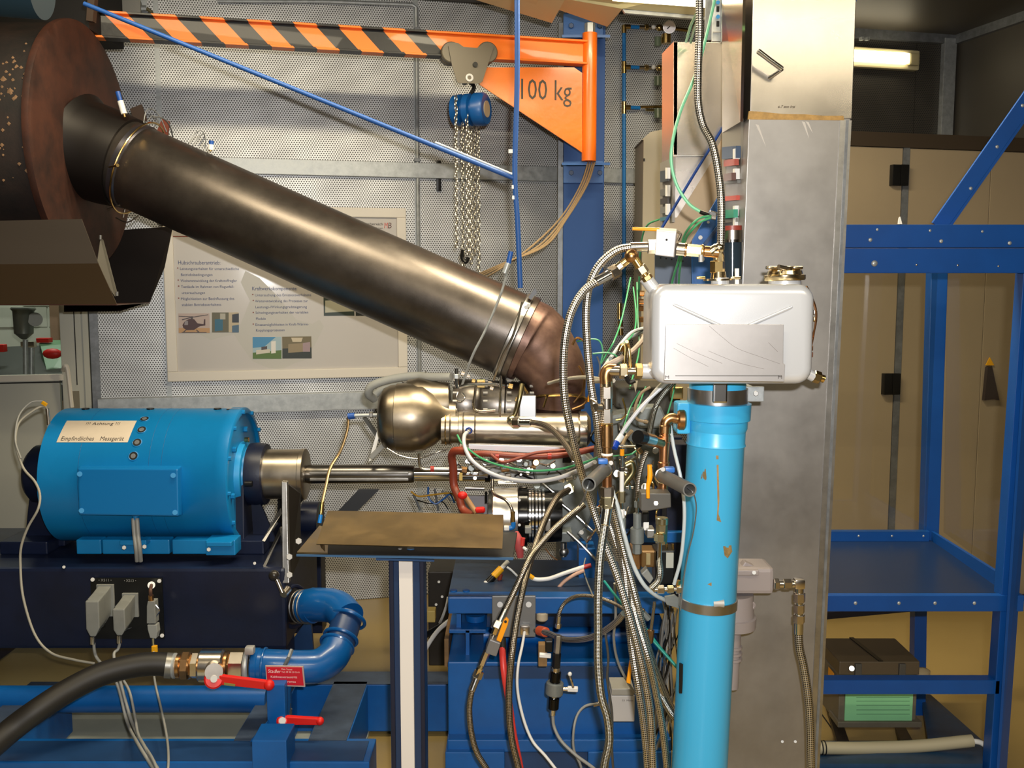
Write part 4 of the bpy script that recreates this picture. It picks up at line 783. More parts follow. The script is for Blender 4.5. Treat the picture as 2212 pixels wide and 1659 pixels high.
# ================================================================ EXHAUST: collector drum, hopper, pipe
XF = -1.63; YD = 3.90; zd = P(190, 315, YD).z; RD = 0.46
cd = thing('exhaust_collector', 'huge rusty brown exhaust collector drum at the upper left', 'drum', (XF - .4, YD, zd - RD))
part(cd, 'shell', lathe((XF - .03, YD, zd), (XF - 1.5, YD, zd), [(0, RD - .02), (.02, RD - .012), (1.4, RD - .012)], 72), drum_dk)
part(cd, 'front_disc', lathe((XF - .03, YD, zd), (XF + .1, YD, zd), [(0, RD), (.012, RD + .002), (.024, RD), (.026, RD - .01), (.03, RD - .02), (.032, 0.1)], 72), rust)
fk = []; random.seed(3)
for cx_, cy_, n, sp in ((-0.07, .02, 26, .022), (-0.17, -.05, 34, .03), (-0.12, -.27, 26, .05), (-0.09, .07, 14, .02)):
    for i in range(n):
        x = XF + cx_ + random.gauss(0, sp); a = math.radians(18 + cy_ * 100 + random.gauss(0, 7)); r = RD - .0115; s = random.uniform(.002, .008) * (1 if i % 9 else 1.7)
        c = V(x, YD - math.cos(a) * r, zd + math.sin(a) * r); fk.append(ball(c, s, 5, (1, .3, 1)))
part(cd, 'flaking_patch', join(*fk), M('flaked_primer', '7c5e42', rough=.7, var=.3, vs=40), kind='stuff', label='flaked pale rust spots')
pa, pb = P(205, 322, 3.86), P(1122, 730, 3.72); pdn = (pb - pa).normalized()
part(cd, 'outlet_collar', lathe(V(XF - .02, 3.87, P(178, 318, 3.87).z), pa + pdn * .14, [(0, .205), (.03, .185), (.12, .182), (.2, .172)], 44), M('collar_dark', '1d1917', .5, .5))
st = P(203, 14, 3.7); part(cd, 'hanger', prism([P(190, -20, 3.6), P(206, -20, 3.6), P(200, 46, 3.6), P(186, 44, 3.6)], (0, .03, 0)), M('hanger_brown', '3a2c22', .3, .5), smooth=False)
ep = thing('exhaust_pipe', 'long dark steel exhaust pipe slanting across the middle', 'pipe', pb)
rp = R_(93, 3.75, 500); LP = (pb - pa).length
part(ep, 'pipe', lathe(pa, pb, [(0.09, rp - .006), (.10, rp), (LP - .03, rp), (LP - .028, rp + .004), (LP, rp + .004)], 72), pipe_dk)
part(ep, 'slip_sleeve', lathe(pa + pdn * .02, pb, [(0, rp * .93), (.13, rp * .93), (.135, rp * 1.03), (.16, rp * 1.03), (.165, rp)], 60), M('sleeve_bluish', (.09, .085, .1), .8, .35))
part(ep, 'band_clamp', lathe(pb - pdn * .035, pb + pdn * .1, [(0, rp + .003), (.004, rp + .008), (.026, rp + .008), (.03, rp + .003)], 60), steel_g)
part(ep, 'band_clamp', lathe(pb - pdn * .005, pb + pdn * .1, [(0, rp * .99), (.002, rp * 1.04), (.02, rp * 1.04), (.022, rp * .99)], 60), M('band_dark', (.2, .17, .15), 1, .35))
part(ep, 'clamp_spike', prism([P(1156, 622, 3.62), P(1160, 632, 3.62), P(1147, 648, 3.62), P(1141, 642, 3.62)], (0, .02, 0)), blackm, smooth=False)
n2 = basis(pdn)
for k, (x, y) in enumerate(((1137, 664), (1142, 660))): part(ep, 'clamp_screw', hexn(P(x, y, 3.57), P(x, y, 3.54), .008), steel_b, smooth=False)
part(ep, 'wire_ring', ring(pa + pdn * .185, pdn, rp + .022, .0035, 60), brass)
part(ep, 'wire_ring', ring(pa + pdn * .20, pdn, rp + .05, .003, 30, arc=(.05, .3)), galv_d)
for f, ln in ((.2, .07), (.205, .05)):
    pass
part(ep, 'bolt', cyl(P(236, 361, 3.68), P(252, 358, 3.62), .0035, 8), brass); part(ep, 'bolt_head', cyl(P(251, 358, 3.625), P(254, 357, 3.615), .006, 10), brass)
part(ep, 'flange_tab', pprism([(280, 235), (305, 225), (318, 262), (290, 262)], 3.95, .01), M('tab_brown', '33241c', .3, .6), smooth=False); part(ep, 'flange_tab', pprism([(338, 285), (350, 255), (366, 262), (362, 292)], 3.95, .01), M('tab_rust', '6a3020', .2, .6), smooth=False)
for pl in ([(310, 265, 3.8), (316, 240, 3.82), (328, 236, 3.85), (345, 252, 3.88), (360, 285, 3.9)], [(318, 262, 3.82), (330, 250, 3.85), (342, 262, 3.86), (332, 275, 3.86)], [(408, 308, 3.82), (420, 290, 3.84), (434, 282, 3.86), (444, 295, 3.86), (443, 318, 3.86)], [(416, 312, 3.8), (436, 290, 3.82), (442, 296, 3.84), (430, 314, 3.84)]):
    part(ep, 'thermocouple_wire', tube(pts3(pl), .0022, 6), galv_d)
for pl in ([(232, 452, 3.8), (270, 440, 3.8), (320, 440, 3.9)], [(250, 470, 3.9), (275, 480, 3.9), (300, 466, 3.9)], [(272, 440, 3.9), (266, 470, 3.9)], [(335, 476, 3.8), (348, 488, 3.85), (360, 478, 3.85), (345, 470, 3.8)]):
    part(ep, 'thermocouple_wire', tube(pts3(pl), .003, 6), M('wire_dark', (.25, .22, .18), 1, .4))
for i, (x, y, x2, y2) in enumerate(((254, 198, 268, 246), (457, 304, 455, 324))):
    t = thing('thermocouple_plug', ('blue and white probe connector above the collector outlet', 'small blue and white probe connector on the pipe top')[i], 'connector', P(x2, y2, 3.75))
    a, b = P(x, y, 3.75), P(x2, y2, 3.75); part(t, 'blue_cap', cyl(a, a.lerp(b, .45), .009, 10), M('plug_blue', '1b4c9a', rough=.4)); part(t, 'white_body', cyl(a.lerp(b, .42), b, .011, 10), white); part(t, 'tip', cyl(b, b + (b - a) * .15, .005, 8), brass)
# elbow into the engine
ee = thing('exhaust_elbow', 'rust brown exhaust elbow bending down into the engine', 'pipe elbow', P(1205, 885, 3.7))
part(ee, 'elbow', tube([pb - pdn * .01, pb + pdn * .05, P(1165, 756, 3.71), P(1196, 800, 3.7), P(1205, 850, 3.7), P(1205, 880, 3.7)], [rp * .98, rp * .97, rp * .87, rp * .74, rp * .64, rp * .62], 44, 8), rust_el)
part(ee, 'outlet_ring', ring(P(1205, 866, 3.7), (0, 0.35, 1), R_(62, 3.7), R_(3.5, 3.7), 48), brass); part(ee, 'inner_sleeve', cyl(P(1205, 862, 3.7), P(1205, 905, 3.7), R_(50, 3.7), 36), rust)
for x, y, x2, y2 in ((1183, 852, 1174, 880), (1140, 850, 1128, 830)): part(ee, 'pin', cyl(P(x, y, 3.55), P(x2, y2, 3.55), .004, 8), brass)
# hopper
hq = thing('sheet_hopper', 'folded dark sheet metal catch hopper below the rusty drum', 'hopper', P(180, 657, 3.5))
hs = M('hopper_sheet', (.20, .18, .16), .85, .3, var=.15, vs=3)
part(hq, 'front_sheet', prism([P(-150, 480, 3.36), P(176, 473, 3.36), P(212, 569, 3.36), P(-150, 572, 3.36)], (0, .004, 0)), M('hopper_upper', '4a423a', .3, .45), smooth=False)
part(hq, 'front_sheet', prism([P(-150, 572, 3.36), P(212, 569, 3.36), P(252, 657, 3.42), P(-150, 657, 3.42)], (0, .004, 0)), M('hopper_lower', '57493a', .55, .22), smooth=False)
part(hq, 'back_sheet', prism([P(140, 505, 4.42), P(373, 489, 4.42), P(355, 578, 4.4), P(323, 653, 4.35), P(140, 660, 4.35)], (0, .004, 0)), M('hopper_back', '1c1614', .3, .5), smooth=False)
part(hq, 'floor_sheet', prism([P(-150, 657, 3.42), P(252, 657, 3.42), P(323, 653, 4.35), P(138, 656, 4.35)], (0, 0, -.004)), M('hopper_floor', '4a2e22', .2, .5), smooth=False)
part(hq, 'back_lip', prism([P(138, 655, 4.36), P(323, 652, 4.36), P(260, 672, 4.3), P(138, 674, 4.3)], (0, .006, 0)), M('hopper_lip', '2e2118', .2, .6), smooth=False)
part(hq, 'corner_rib', prism([P(217, 515, 3.40), P(222, 518, 3.6), P(253, 636, 3.44), P(248, 640, 3.42), P(208, 578, 3.37)], (0, .006, 0)), M('hopper_rib', (.12, .11, .09), .5, .6), smooth=False)
for x, y in ((217, 512), (253, 634)): part(hq, 'pin', cyl(P(x, y - 4, 3.4), P(x, y + 5, 3.4), .005, 8), grey_dk)
# top left duct
td = thing('ceiling_duct', 'blurred dark teal blue duct in the top left corner', 'duct', P(60, 20, 2.2))
part(td, 'duct', cyl(P(-260, -50, 2.3), P(92, -22, 2.3), R_(62, 2.3, 0), 36), M('duct_teal', '0d2a38', .2, .6)); part(td, 'rear_duct', box2((P(-200, 0, 4.0).x, 4.0, P(0, 62, 4.0).z), (P(190, 0, 4.0).x, 4.35, 3.05)), M('duct_black', '100d0c', rough=.7), smooth=False)
# ================================================================ BLUE RODS
rf = thing('blue_hanger_rods', 'thin blue rods, one slanting and one hanging down at centre', 'rod frame', P(1125, 620, 3.3))
part(rf, 'slanting_rod', cyl(P(182, 8, 3.5), P(1112, 386, 3.3), R_(5.0, 3.4, 200), 14), rod_blue); part(rf, 'vertical_rod', tube(pts3([(1117, -20, 3.3), (1117, 180, 3.3), (1112, 370, 3.3), (1118, 480, 3.3), (1124, 622, 3.3)]), R_(5.5, 3.3), 12), rod_blue)
part(rf, 'slanting_rod', cyl(P(940, 308, 3.34), P(1114, 380, 3.31), R_(3, 3.3), 10), galv)
for x, y in ((1103, 327), (1110, 404), (1111, 427)): part(rf, 'clip', box(P(x, y, 3.3), (.014, .014, .012)), white, smooth=False)
tie = thing('tie_wires', 'thin steel rods strapped over the lower end of the exhaust pipe', 'tie rod', P(1000, 830, 3.5))
part(tie, 'rod', tube(pts3([(1098, 580, 3.5), (1080, 640, 3.5), (1050, 710, 3.5), (1020, 770, 3.5), (996, 838, 3.55)]), .0045, 8), galv); part(tie, 'rod', tube(pts3([(1128, 652, 3.5), (1110, 720, 3.5), (1085, 770, 3.52), (1066, 822, 3.55)]), .004, 8), M('rod_pale', (.6, .56, .48), 1, .3))
part(tie, 'plug', cyl(P(1104, 543, 3.5), P(1098, 570, 3.5), .009, 10), M('plug_blue')); part(tie, 'plug_body', cyl(P(1098, 568, 3.5), P(1090, 590, 3.5), .011, 10), galv)
# ================================================================ STAND TABLE IN FRONT OF THE ENGINE
tb_ = thing('tray_stand', 'dark tray on an aluminium and blue profile post before the engine', 'stand', (P(880, 1500, 2.75).x, 2.78, 0))
YT = 2.72
def pr(x0, x1, Y, d): zt0 = P(880, 1212, 2.72).z; return box2((P(x0, 1420, Y).x, Y, 0), (P(x1, 1420, Y).x, Y + d, zt0))
part(tb_, 'profile_post', pr(842, 918, 2.75, .08), M('profile_blue', '1d3558', rough=.35), smooth=False, bev=.004)
for x0, x1 in ((843, 852), (908, 917)): part(tb_, 'profile_edge', pr(x0, x1, 2.742, .012), navy, smooth=False, bev=.002)
part(tb_, 'cover_strip', pr(864, 893, 2.735, .02), M('white_cover_strip', 'e2dcd6', rough=.5), smooth=False, bev=.001)
part(tb_, 'head_plate', prism([P(812, 1206, 2.70), P(938, 1209, 2.70), P(938, 1200, 2.9), P(812, 1198, 2.9)], (0, 0, -.006)), M('head_blue', '1f4470', rough=.4), smooth=False)
part(tb_, 'tray', prism([P(642, 1196, 2.66), P(1108, 1203, 2.66), P(1117, 1150, 3.1), P(690, 1140, 3.1)], (0, 0, -.008)), M('tray_black', '0e0f10', .1, .6), smooth=False, bev=.001)
part(tb_, 'tray_edge', prism([P(640, 1198, 2.655), P(1110, 1205, 2.655), P(1108, 1210, 2.655), P(640, 1202, 2.655)], (0, .006, 0)), M('edge_blue', '3a6088', .2, .4), smooth=False)
part(tb_, 'side_sheet', prism([P(642, 1195, 2.662), P(708, 1197, 2.662), P(712, 1142, 3.06), P(690, 1138, 3.09)], (0, 0, .004)), sheet_gr, smooth=False)
part(tb_, 'bolt', cyl(P(887, 1188, 2.75), P(887, 1184, 2.75), .011, 14), M('edge_blue')); part(tb_, 'bolt', cyl(P(864, 1187, 2.75), P(864, 1184, 2.75), .006, 12), steel_b)
cs = thing('cover_sheet', 'loose tilted brownish steel sheet lying over the black tray', 'sheet', P(885, 1180, 2.64))
nx, ny = 16, 6; vs = []; fs = []
for j in range(ny + 1):
    for i in range(nx + 1):
        s, t_ = i / nx, j / ny
        a = P(683 + (1085 - 683) * s, 1175 + 10 * s, 2.62); b = P(708 + (1088 - 708) * s, 1103 + 8 * s, 2.9); q = a.lerp(b, t_); q.z += .004 * math.sin(s * 5) * math.sin(t_ * 3)
        vs.append(q)
fs = [(j * (nx + 1) + i, j * (nx + 1) + i + 1, (j + 1) * (nx + 1) + i + 1, (j + 1) * (nx + 1) + i) for j in range(ny) for i in range(nx)]
k = len(vs); vs2 = vs + [v - V(0, 0, .002) for v in vs]; fs2 = fs + [tuple(i + k for i in f[::-1]) for f in fs]
part(cs, 'sheet', (vs2, fs2, None), sheet_gr); part(cs, 'bent_tab', prism([P(690, 1174, 2.63), P(700, 1174, 2.64), P(702, 1192, 2.66), P(694, 1184, 2.65)], (0, .004, 0)), M('tab_brown2', '4a3a26', .5, .4), smooth=False)
# ================================================================ ENGINE STAND (royal blue) under the engine
es = thing('engine_stand', 'royal blue welded stand with box section below the engine', 'stand', (P(1200, 1500, 3.1).x, 3.2, 0.2))
part(es, 'top_plate', prism([P(968, 1287, 3.05), P(1450, 1290, 3.05), P(1450, 1215, 3.7), P(985, 1205, 3.7)], (0, 0, -.012)), M('stand_top', '1e3350', rough=.45, var=.15), smooth=False)
part(es, 'top_beam', pbox(968, 1290, 1450, 1326, 3.04, .06), blue, smooth=False, bev=.004)
part(es, 'i_beam_web', pbox(1006, 1362, 1014, 1430, 3.08, .3), blue, smooth=False); part(es, 'i_beam_flange', pbox(970, 1360, 1050, 1368, 3.08, .3), blue, smooth=False, bev=.002)
part(es, 'i_beam_flange', pbox(1380, 1360, 1440, 1368, 3.08, .3), blue, smooth=False, bev=.002)
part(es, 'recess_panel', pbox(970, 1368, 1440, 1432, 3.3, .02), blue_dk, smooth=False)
part(es, 'strut', pbox(986, 1326, 996, 1362, 3.1, .05), blue, smooth=False)
part(es, 'rubber_mount', lathe(P(1027, 1326, 3.15), P(1027, 1362, 3.15), [(0, .034), (.02, .032), (.035, .014), (.055, .012)], 20), blue)
for x in (980, 1030, 1418): part(es, 'nut', hexn(P(x, 1420, 3.2), P(x, 1408, 3.2), .016), blue, smooth=False)
part(es, 'cross_tube', cyl(P(1045, 1372, 3.2), P(1400, 1372, 3.2), R_(19, 3.2), 24), blue); part(es, 'upper_tube', cyl(P(1075, 1258, 3.5), P(1290, 1260, 3.5), R_(16, 3.5), 20), blue)
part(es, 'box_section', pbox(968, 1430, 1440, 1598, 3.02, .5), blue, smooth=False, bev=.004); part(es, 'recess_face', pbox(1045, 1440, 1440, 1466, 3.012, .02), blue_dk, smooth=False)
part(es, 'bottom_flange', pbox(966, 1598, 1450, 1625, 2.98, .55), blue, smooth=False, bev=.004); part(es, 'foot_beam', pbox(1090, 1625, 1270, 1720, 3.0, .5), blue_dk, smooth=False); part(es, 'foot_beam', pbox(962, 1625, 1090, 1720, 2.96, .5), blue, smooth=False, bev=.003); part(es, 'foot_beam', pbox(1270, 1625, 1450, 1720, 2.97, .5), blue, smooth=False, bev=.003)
for x, y in ((980, 1278), (1007, 1278), (1056, 1608), (1370, 1608)): part(es, 'bolt', cyl(P(x, y, 3.0), P(x, y - 4, 3.0), .011, 12), blue if y < 1400 else galv)
part(es, 'edge_shim', pbox(960, 1380, 969, 1440, 3.1, .3), M('wood_shim', '7a5c38', rough=.7, var=.3), smooth=False)
part(es, 'upright', pbox(1250, 1185, 1286, 1290, 3.35, .1), blue, smooth=False, bev=.003); part(es, 'upright', pbox(1440, 960, 1482, 1260, 3.25, .1), navy, smooth=False, bev=.003); part(es, 'cross_bar', pbox(1350, 1150, 1482, 1172, 3.22, .05), M('bar_blue', '1a69b4', rough=.35), smooth=False, bev=.002)
part(es, 'dark_gap_sheet', pbox(1345, 945, 1470, 1290, 3.75, .05), navy, smooth=False)  # navy sheet added for the darkness behind the cluttered fittings
br2 = thing('connector_bracket', 'grey drilled bracket plate hung on the blue stand beam', 'bracket', P(1108, 1375, 3.02))
part(br2, 'plate', pbox(1063, 1288, 1157, 1376, 3.015, .012), M('bracket_grey', '7b7c7c', .3, .45), smooth=False, bev=.002)
for x, y in ((1080, 1306), (1142, 1306)): part(br2, 'screw', cyl(P(x, y, 3.015), P(x, y, 3.008), .009, 12), steel_b)
part(br2, 'socket', box(P(1134, 1360, 3.005), (.03, .02, .03)), nickel, bev=.005)
for x, y, s in ((1095, 1312, 'N1'), ): pass
wbx = thing('white_box', 'small pale lettered instrument box at the foot of the stand', 'box', P(1348, 1560, 2.93))
part(wbx, 'body', pbox(1320, 1503, 1371, 1559, 2.9, .09), M('box_pale', 'bdb9b6', rough=.45), smooth=False, bev=.003); part(wbx, 'lid', pbox(1321, 1488, 1370, 1502, 2.9, .09), M('box_lid', '9a968c', rough=.45), smooth=False, bev=.003)
text_part(wbx, 'S1 Mess', P(1344, 1515, 2.898), V(R_(24, 2.9, 1500), 0, 0), V(0, 0, R_(4, 2.9, 1500)), ink)
# ================================================================ ENGINE
YE = 3.62
en = thing('turbine_engine', 'small heat tinted helicopter gas turbine engine on the blue stand', 'engine', P(1100, 1200, YE))
A, B = P(818, 902, YE), P(985, 902, YE)
r1 = R_(74, YE)
part(en, 'combustor_can', lathe(A, B, [(0, r1 * .30), (.004, r1 * .62), (.02, r1 * .86), (.045, r1 * .95), (.066, r1 * .97), (.068, r1 * 1.0), (.12, r1 * 1.02), (.165, r1 * .97), (.205, r1 * .80), (.235, r1 * .60), (.262, r1 * .50), (.285, r1 * .47)], 56), heat)
part(en, 'combustor_shoulder', lathe(P(868, 880, YE + .03), P(985, 872, YE + .03), [(0, r1 * .5), (.03, r1 * .80), (.07, r1 * .84), (.12, r1 * .72), (.17, r1 * .66), (.18, r1 * .64)], 40), heat)
dA, dB = P(955, 924, YE - .03), P(1262, 928, YE - .03); rd = R_(34, YE)
part(en, 'air_duct', lathe(dA, dB, [(0, rd * 1.05), (.03, rd * 1.06), (.032, rd * .98), (.06, rd * .98), (.062, rd * 1.05), (.12, rd * 1.05), (.122, rd), ((dB - dA).length, rd)], 40), heat_l)
for x in (964, 974, 1002, 1027): part(en, 'duct_band', ring(P(x, 924.5, YE - .03), dB - dA, rd * 1.06, .0028, 36), heat_l if x != 964 else brass)
part(en, 'duct_flange', lathe(P(1248, 928, YE - .05), P(1275, 928, YE - .05), [(0, rd * .9), (.005, rd * 1.15), (.03, rd * 1.15), (.045, rd * .8)], 32), nickel)
cA, cB = P(980, 872, YE + .08), P(1155, 878, YE + .08); rc = R_(56, YE)
part(en, 'turbine_case', lathe(cA, cB, [(0, rc * 1.0), (.01, rc * 1.06), (.02, rc * 1.0), (.09, rc * .98), (.1, rc * 1.05), (.11, rc * .98), (.175, rc * .96), (.18, rc * 1.07), (.19, rc * 1.07), (.195, rc * .97), (.24, rc * .94), (.25, rc * 1.05), (.262, rc * 1.05), (.265, rc * .9), (.3, rc * .85)], 48), M('case_gunmetal', (.24, .22, .2), 1.0, .36, var=.2, vs=10))
for x, rr in ((986, 1.06), (1050, 1.05), (1100, 1.07), (1148, 1.05)):
    for k in range(9):
        a = PI * (-.15 + k * .1) ; c = P(x, 875, YE + .08) + V(0, -math.sin(a + .2), math.cos(a + .2)) * rc * rr * 1.0; part(en, 'case_bolt', cyl(c - V(.008, 0, 0), c + V(.008, 0, 0), .0055, 6), steel_b, smooth=False)
part(en, 'top_bracket', pbox(1030, 820, 1048, 838, YE - .12, .02), brass, smooth=False, bev=.002, label='brass tag plate'); part(en, 'pale_panel', pbox(1122, 855, 1158, 902, YE - .06, .02), M('pale_panel_metal', (.6, .62, .66), .8, .35), smooth=False, bev=.003)
def etube(nm, pl, r, m, seg=8): return part(en, nm, tube(pts3(pl), R_(r, YE), seg), m)
etube('fuel_line', [(992, 836, 3.5), (1020, 830, 3.48), (1066, 830, 3.48), (1090, 834, 3.5)], 3.5, steel_b); etube('fuel_line', [(1082, 812, 3.48), (1081, 850, 3.48), (1080, 900, 3.5)], 2.2, steel_b); etube('fuel_line', [(1027, 836, 3.48), (1027, 884, 3.48), (1070, 886, 3.48)], 3, nickel)
etube('sensor_loop', [(990, 845, 3.5), (986, 860, 3.48), (996, 867, 3.48), (1004, 858, 3.5), (998, 848, 3.5)], 1.8, steel_b)
part(en, 'probe', cyl(P(986, 796, 3.5), P(987, 838, 3.5), R_(4.5, 3.5), 10), chrome); part(en, 'probe_nut', hexn(P(986, 808, 3.5), P(986, 818, 3.5), R_(7, 3.5)), galv, smooth=False)
for x, y, r in ((1000, 806, 4), (1012, 812, 3.5), (1023, 822, 4), (1058, 828, 5), (1062, 838, 4), (1045, 826, 3), (1103, 833, 5), (1117, 862, 4)): part(en, 'small_fitting', hexn(P(x - r, y, 3.5), P(x + r, y + 2, 3.5), R_(r, 3.5)), brass if x % 2 else nickel, smooth=False)
part(en, 'igniter_pipe', tube(pts3([(1128, 830, 3.48), (1122, 860, 3.46), (1115, 888, 3.46), (1108, 905, 3.46)]), R_(5.5, 3.46), 10), M('olive_pipe', (.35, .3, .16), 1, .3)); part(en, 'elbow_fitting', ball(P(1106, 908, 3.44), R_(12, 3.44), 12), zinc)
# sump wire and pipe below the can
etube('drain_wire', [(836, 968, 3.5), (865, 984, 3.5), (905, 990, 3.5), (950, 975, 3.5), (978, 966, 3.52)], 1.8, steel_b); etube('drain_wire', [(905, 980, 3.5), (907, 1005, 3.5), (915, 1013, 3.5), (932, 1014, 3.5)], 3.2, nickel); part(en, 'drain_pipe', cyl(P(930, 1013, 3.5), P(998, 1014, 3.5), R_(5.5, 3.5), 12), steel_g); part(en, 'drain_seal', cyl(P(930, 1013, 3.5), P(938, 1013, 3.5), R_(6.5, 3.5), 12), M('seal_red', 'a02a22', rough=.5))
# gearbox with fittings
gb = part(en, 'gearbox', pprism([(1150, 1012), (1180, 985), (1262, 980), (1292, 1010), (1290, 1090), (1262, 1160), (1240, 1172), (1190, 1165), (1170, 1110)], 3.5, .22), grey_cast, smooth=False, bev=.01)
part(gb, 'hex_boss', hexn(P(1230, 1056, 3.5), P(1230, 1056, 3.46), R_(13, 3.5)), zinc, smooth=False)
part(en, 'accessory_block', pprism([(1060, 992), (1230, 985), (1240, 1030), (1180, 1046), (1090, 1040), (1050, 1020)], 3.6, .15), M('block_dark', (.3, .3, .3), .9, .4, var=.3, vs=30), smooth=False, bev=.006)
random.seed(11)
for i in range(64):
    x = random.uniform(985, 1240); y = random.uniform(990, 1036); Y = random.uniform(3.44, 3.56); r = random.uniform(3, 8)
    mm = random.choice([nickel, steel_b, chrome, steel_g, blackm, zinc, grey_cast, bronze, chrome]); q = random.random()
    if q < .4: part(en, 'small_fitting', hexn(P(x, y, Y), P(x + r * random.uniform(1, 3), y + random.uniform(-4, 4), Y), R_(r, Y)), mm, smooth=False)
    elif q < .7: part(en, 'small_fitting', cyl(P(x, y, Y), P(x, y, Y - .03), R_(r, Y), 14, ch=.002), mm)
    else: part(en, 'fuel_line', tube(pts3([(x, y, Y), (x + random.uniform(10, 30), y + random.uniform(-14, 8), Y), (x + random.uniform(30, 50), y + random.uniform(-8, 14), Y)]), R_(2, Y), 6), mm)
for x, y, r in ((1168, 982, 8), (1212, 975, 6), (1228, 973, 7), (1160, 1048, 9), (1136, 1003, 6), (1086, 1000, 6)): part(en, 'round_cap', cyl(P(x, y, 3.48), P(x, y, 3.45), R_(r, 3.48), 18, ch=.003), grey_cast)
part(en, 'bright_rod', cyl(P(1076, 1042, 3.42), P(1116, 1042, 3.42), R_(4.5, 3.42), 12), chrome); part(en, 'rail_channel', prism([P(1012, 960, 3.45), P(1224, 966, 3.45), P(1224, 974, 3.45), P(1140, 978, 3.45), P(1012, 970, 3.45)], (0, .03, 0)), M('channel_alu', (.66, .66, .68), .9, .35), smooth=False, bev=.001)
part(en, 'end_bracket', pbox(992, 960, 1006, 985, 3.44, .04), nickel, smooth=False, bev=.003)
for pl, r, m in (([(1166, 1038, 3.42), (1200, 1068, 3.4), (1216, 1090, 3.4)], 3.2, steel_b), ([(1202, 1080, 3.4), (1240, 1110, 3.38), (1285, 1150, 3.36)], 3, steel_b), ([(1226, 1148, 3.38), (1255, 1175, 3.36), (1290, 1212, 3.34)], 3.4, steel_g)): etube('stay_rod', pl, r, m)
part(en, 'stay_lug', prism([P(1247, 1152, 3.38), P(1262, 1140, 3.38), P(1280, 1152, 3.38), P(1270, 1175, 3.38)], (0, .01, 0)), grey_cast, smooth=False, bev=.002)
for x, y in ((1256, 1150), (1273, 1162)): part(en, 'lug_bolt', cyl(P(x, y, 3.38), P(x, y, 3.36), .008, 12), steel_b)
part(en, 'sump', pprism([(1202, 1150), (1236, 1150), (1232, 1172), (1206, 1172)], 3.42, .1), grey_cast, smooth=False, bev=.004); part(en, 'sump_plug', cyl(P(1217, 1172, 3.45), P(1217, 1202, 3.45), .012, 12), nickel); part(en, 'sump_valve', ball(P(1218, 1192, 3.45), .018, 12), steel_g)
# starter generator
sgn_ = thing('starter_generator', 'silver and black cylindrical starter generator under the engine', 'generator', P(1130, 1180, 3.45))
YS = 3.42; gA, gB = P(1064, 1114, YS), P(1120, 1114, YS); rg_ = R_(62, YS)
part(sgn_, 'silver_drum', cyl(gA, gB, rg_, 48, ch=.003), M('satin_silver', (.72, .70, .66), 1, .28)); part(sgn_, 'left_plate', cyl(P(1056, 1114, YS), gA, rg_ * .9, 40), blackm)
part(sgn_, 'black_drum', lathe(gB, P(1215, 1114, YS), [(0, rg_ * 1.06), (.03, rg_ * 1.06), (.032, rg_ * .93), (.1, rg_ * .93), (.15, rg_ * .9)], 44), M('gloss_black', '0c0c0c', .4, .2))
for x in (1142, 1148, 1156, 1163, 1171): part(sgn_, 'polished_ring', cyl(P(x, 1114, YS), P(x + 4, 1114, YS), rg_ * .955, 44), chrome)
part(sgn_, 'flange', cyl(P(1204, 1114, YS), P(1212, 1114, YS), rg_ * .8, 36), steel_g)
part(sgn_, 'grey_plate', pbox(990, 1072, 1056, 1112, 3.62, .02), M('plate_lilac', '85828a', rough=.5), smooth=False, bev=.003); part(sgn_, 'clip', tube(pts3([(1050, 1062, 3.5), (1050, 1086, 3.5), (1062, 1086, 3.5), (1062, 1070, 3.5)]), R_(3, 3.5), 6, 0), blackm)
for x, y in ((1122, 1080), (1122, 1134)): part(sgn_, 'screw', cyl(P(x, y, YS - .13), P(x, y, YS - .145), .005, 8), steel_b)
part(sgn_, 'terminal', pbox(1134, 1139, 1148, 1153, 3.25, .03), grey_pl, smooth=False, bev=.003); part(sgn_, 'terminal', pbox(1178, 1122, 1190, 1148, 3.26, .03), steel_g, smooth=False, bev=.003); part(sgn_, 'terminal', pbox(1089, 1157, 1110, 1166, 3.28, .03), grey_pl, smooth=False, bev=.003)
part(sgn_, 'side_pipe', cyl(P(1005, 1054, 3.46), P(1046, 1055, 3.46), R_(5, 3.46), 12), steel_g)
hose('oil_hose', 'thin steel tube bending over the silver drum to a blue elbow', 'hose', [(1064, 1035, 3.36), (1064, 1060, 3.34), (1072, 1070, 3.3), (1092, 1080, 3.26), (1104, 1096, 3.24), (1108, 1110, 3.24)], 3.4, nickel)
bf = thing('blue_elbow_fitting', 'bright blue push elbow fitting right of the tilted sheet', 'fitting', P(1105, 1140, 3.24))
part(bf, 'brass_body', cyl(P(1108, 1105, 3.24), P(1108, 1128, 3.24), R_(5, 3.24), 12), brass); part(bf, 'blue_elbow', tube(pts3([(1109, 1127, 3.24), (1108, 1138, 3.24), (1100, 1141, 3.24)]), R_(5.5, 3.24), 10), M('push_blue', '1470c0', rough=.3)); part(bf, 'pale_nut', hexn(P(1100, 1141, 3.24), P(1089, 1141, 3.24), R_(6.5, 3.24)), white, smooth=False); part(bf, 'lower_nut', hexn(P(1100, 1169, 3.24), P(1090, 1170, 3.24), R_(5, 3.24)), brass, smooth=False)
rt = thing('red_clamp_boot', 'dusty red rubber boot hanging below the starter generator', 'boot', P(1122, 1203, 3.2))
part(rt, 'boot', tube(pts3([(1116, 1150, 3.22), (1120, 1165, 3.2), (1122, 1185, 3.2), (1124, 1204, 3.2)]), [R_(5, 3.2), R_(9, 3.2), R_(9.5, 3.2), R_(7, 3.2)], 14), M('dusty_red', 'b04848', rough=.6)); part(rt, 'lobe', tube(pts3([(1130, 1162, 3.19), (1128, 1178, 3.19)]), R_(5, 3.2), 10, 0), redhose); part(rt, 'pin', cyl(P(1131, 1183, 3.18), P(1138, 1188, 3.17), .005, 8), white)
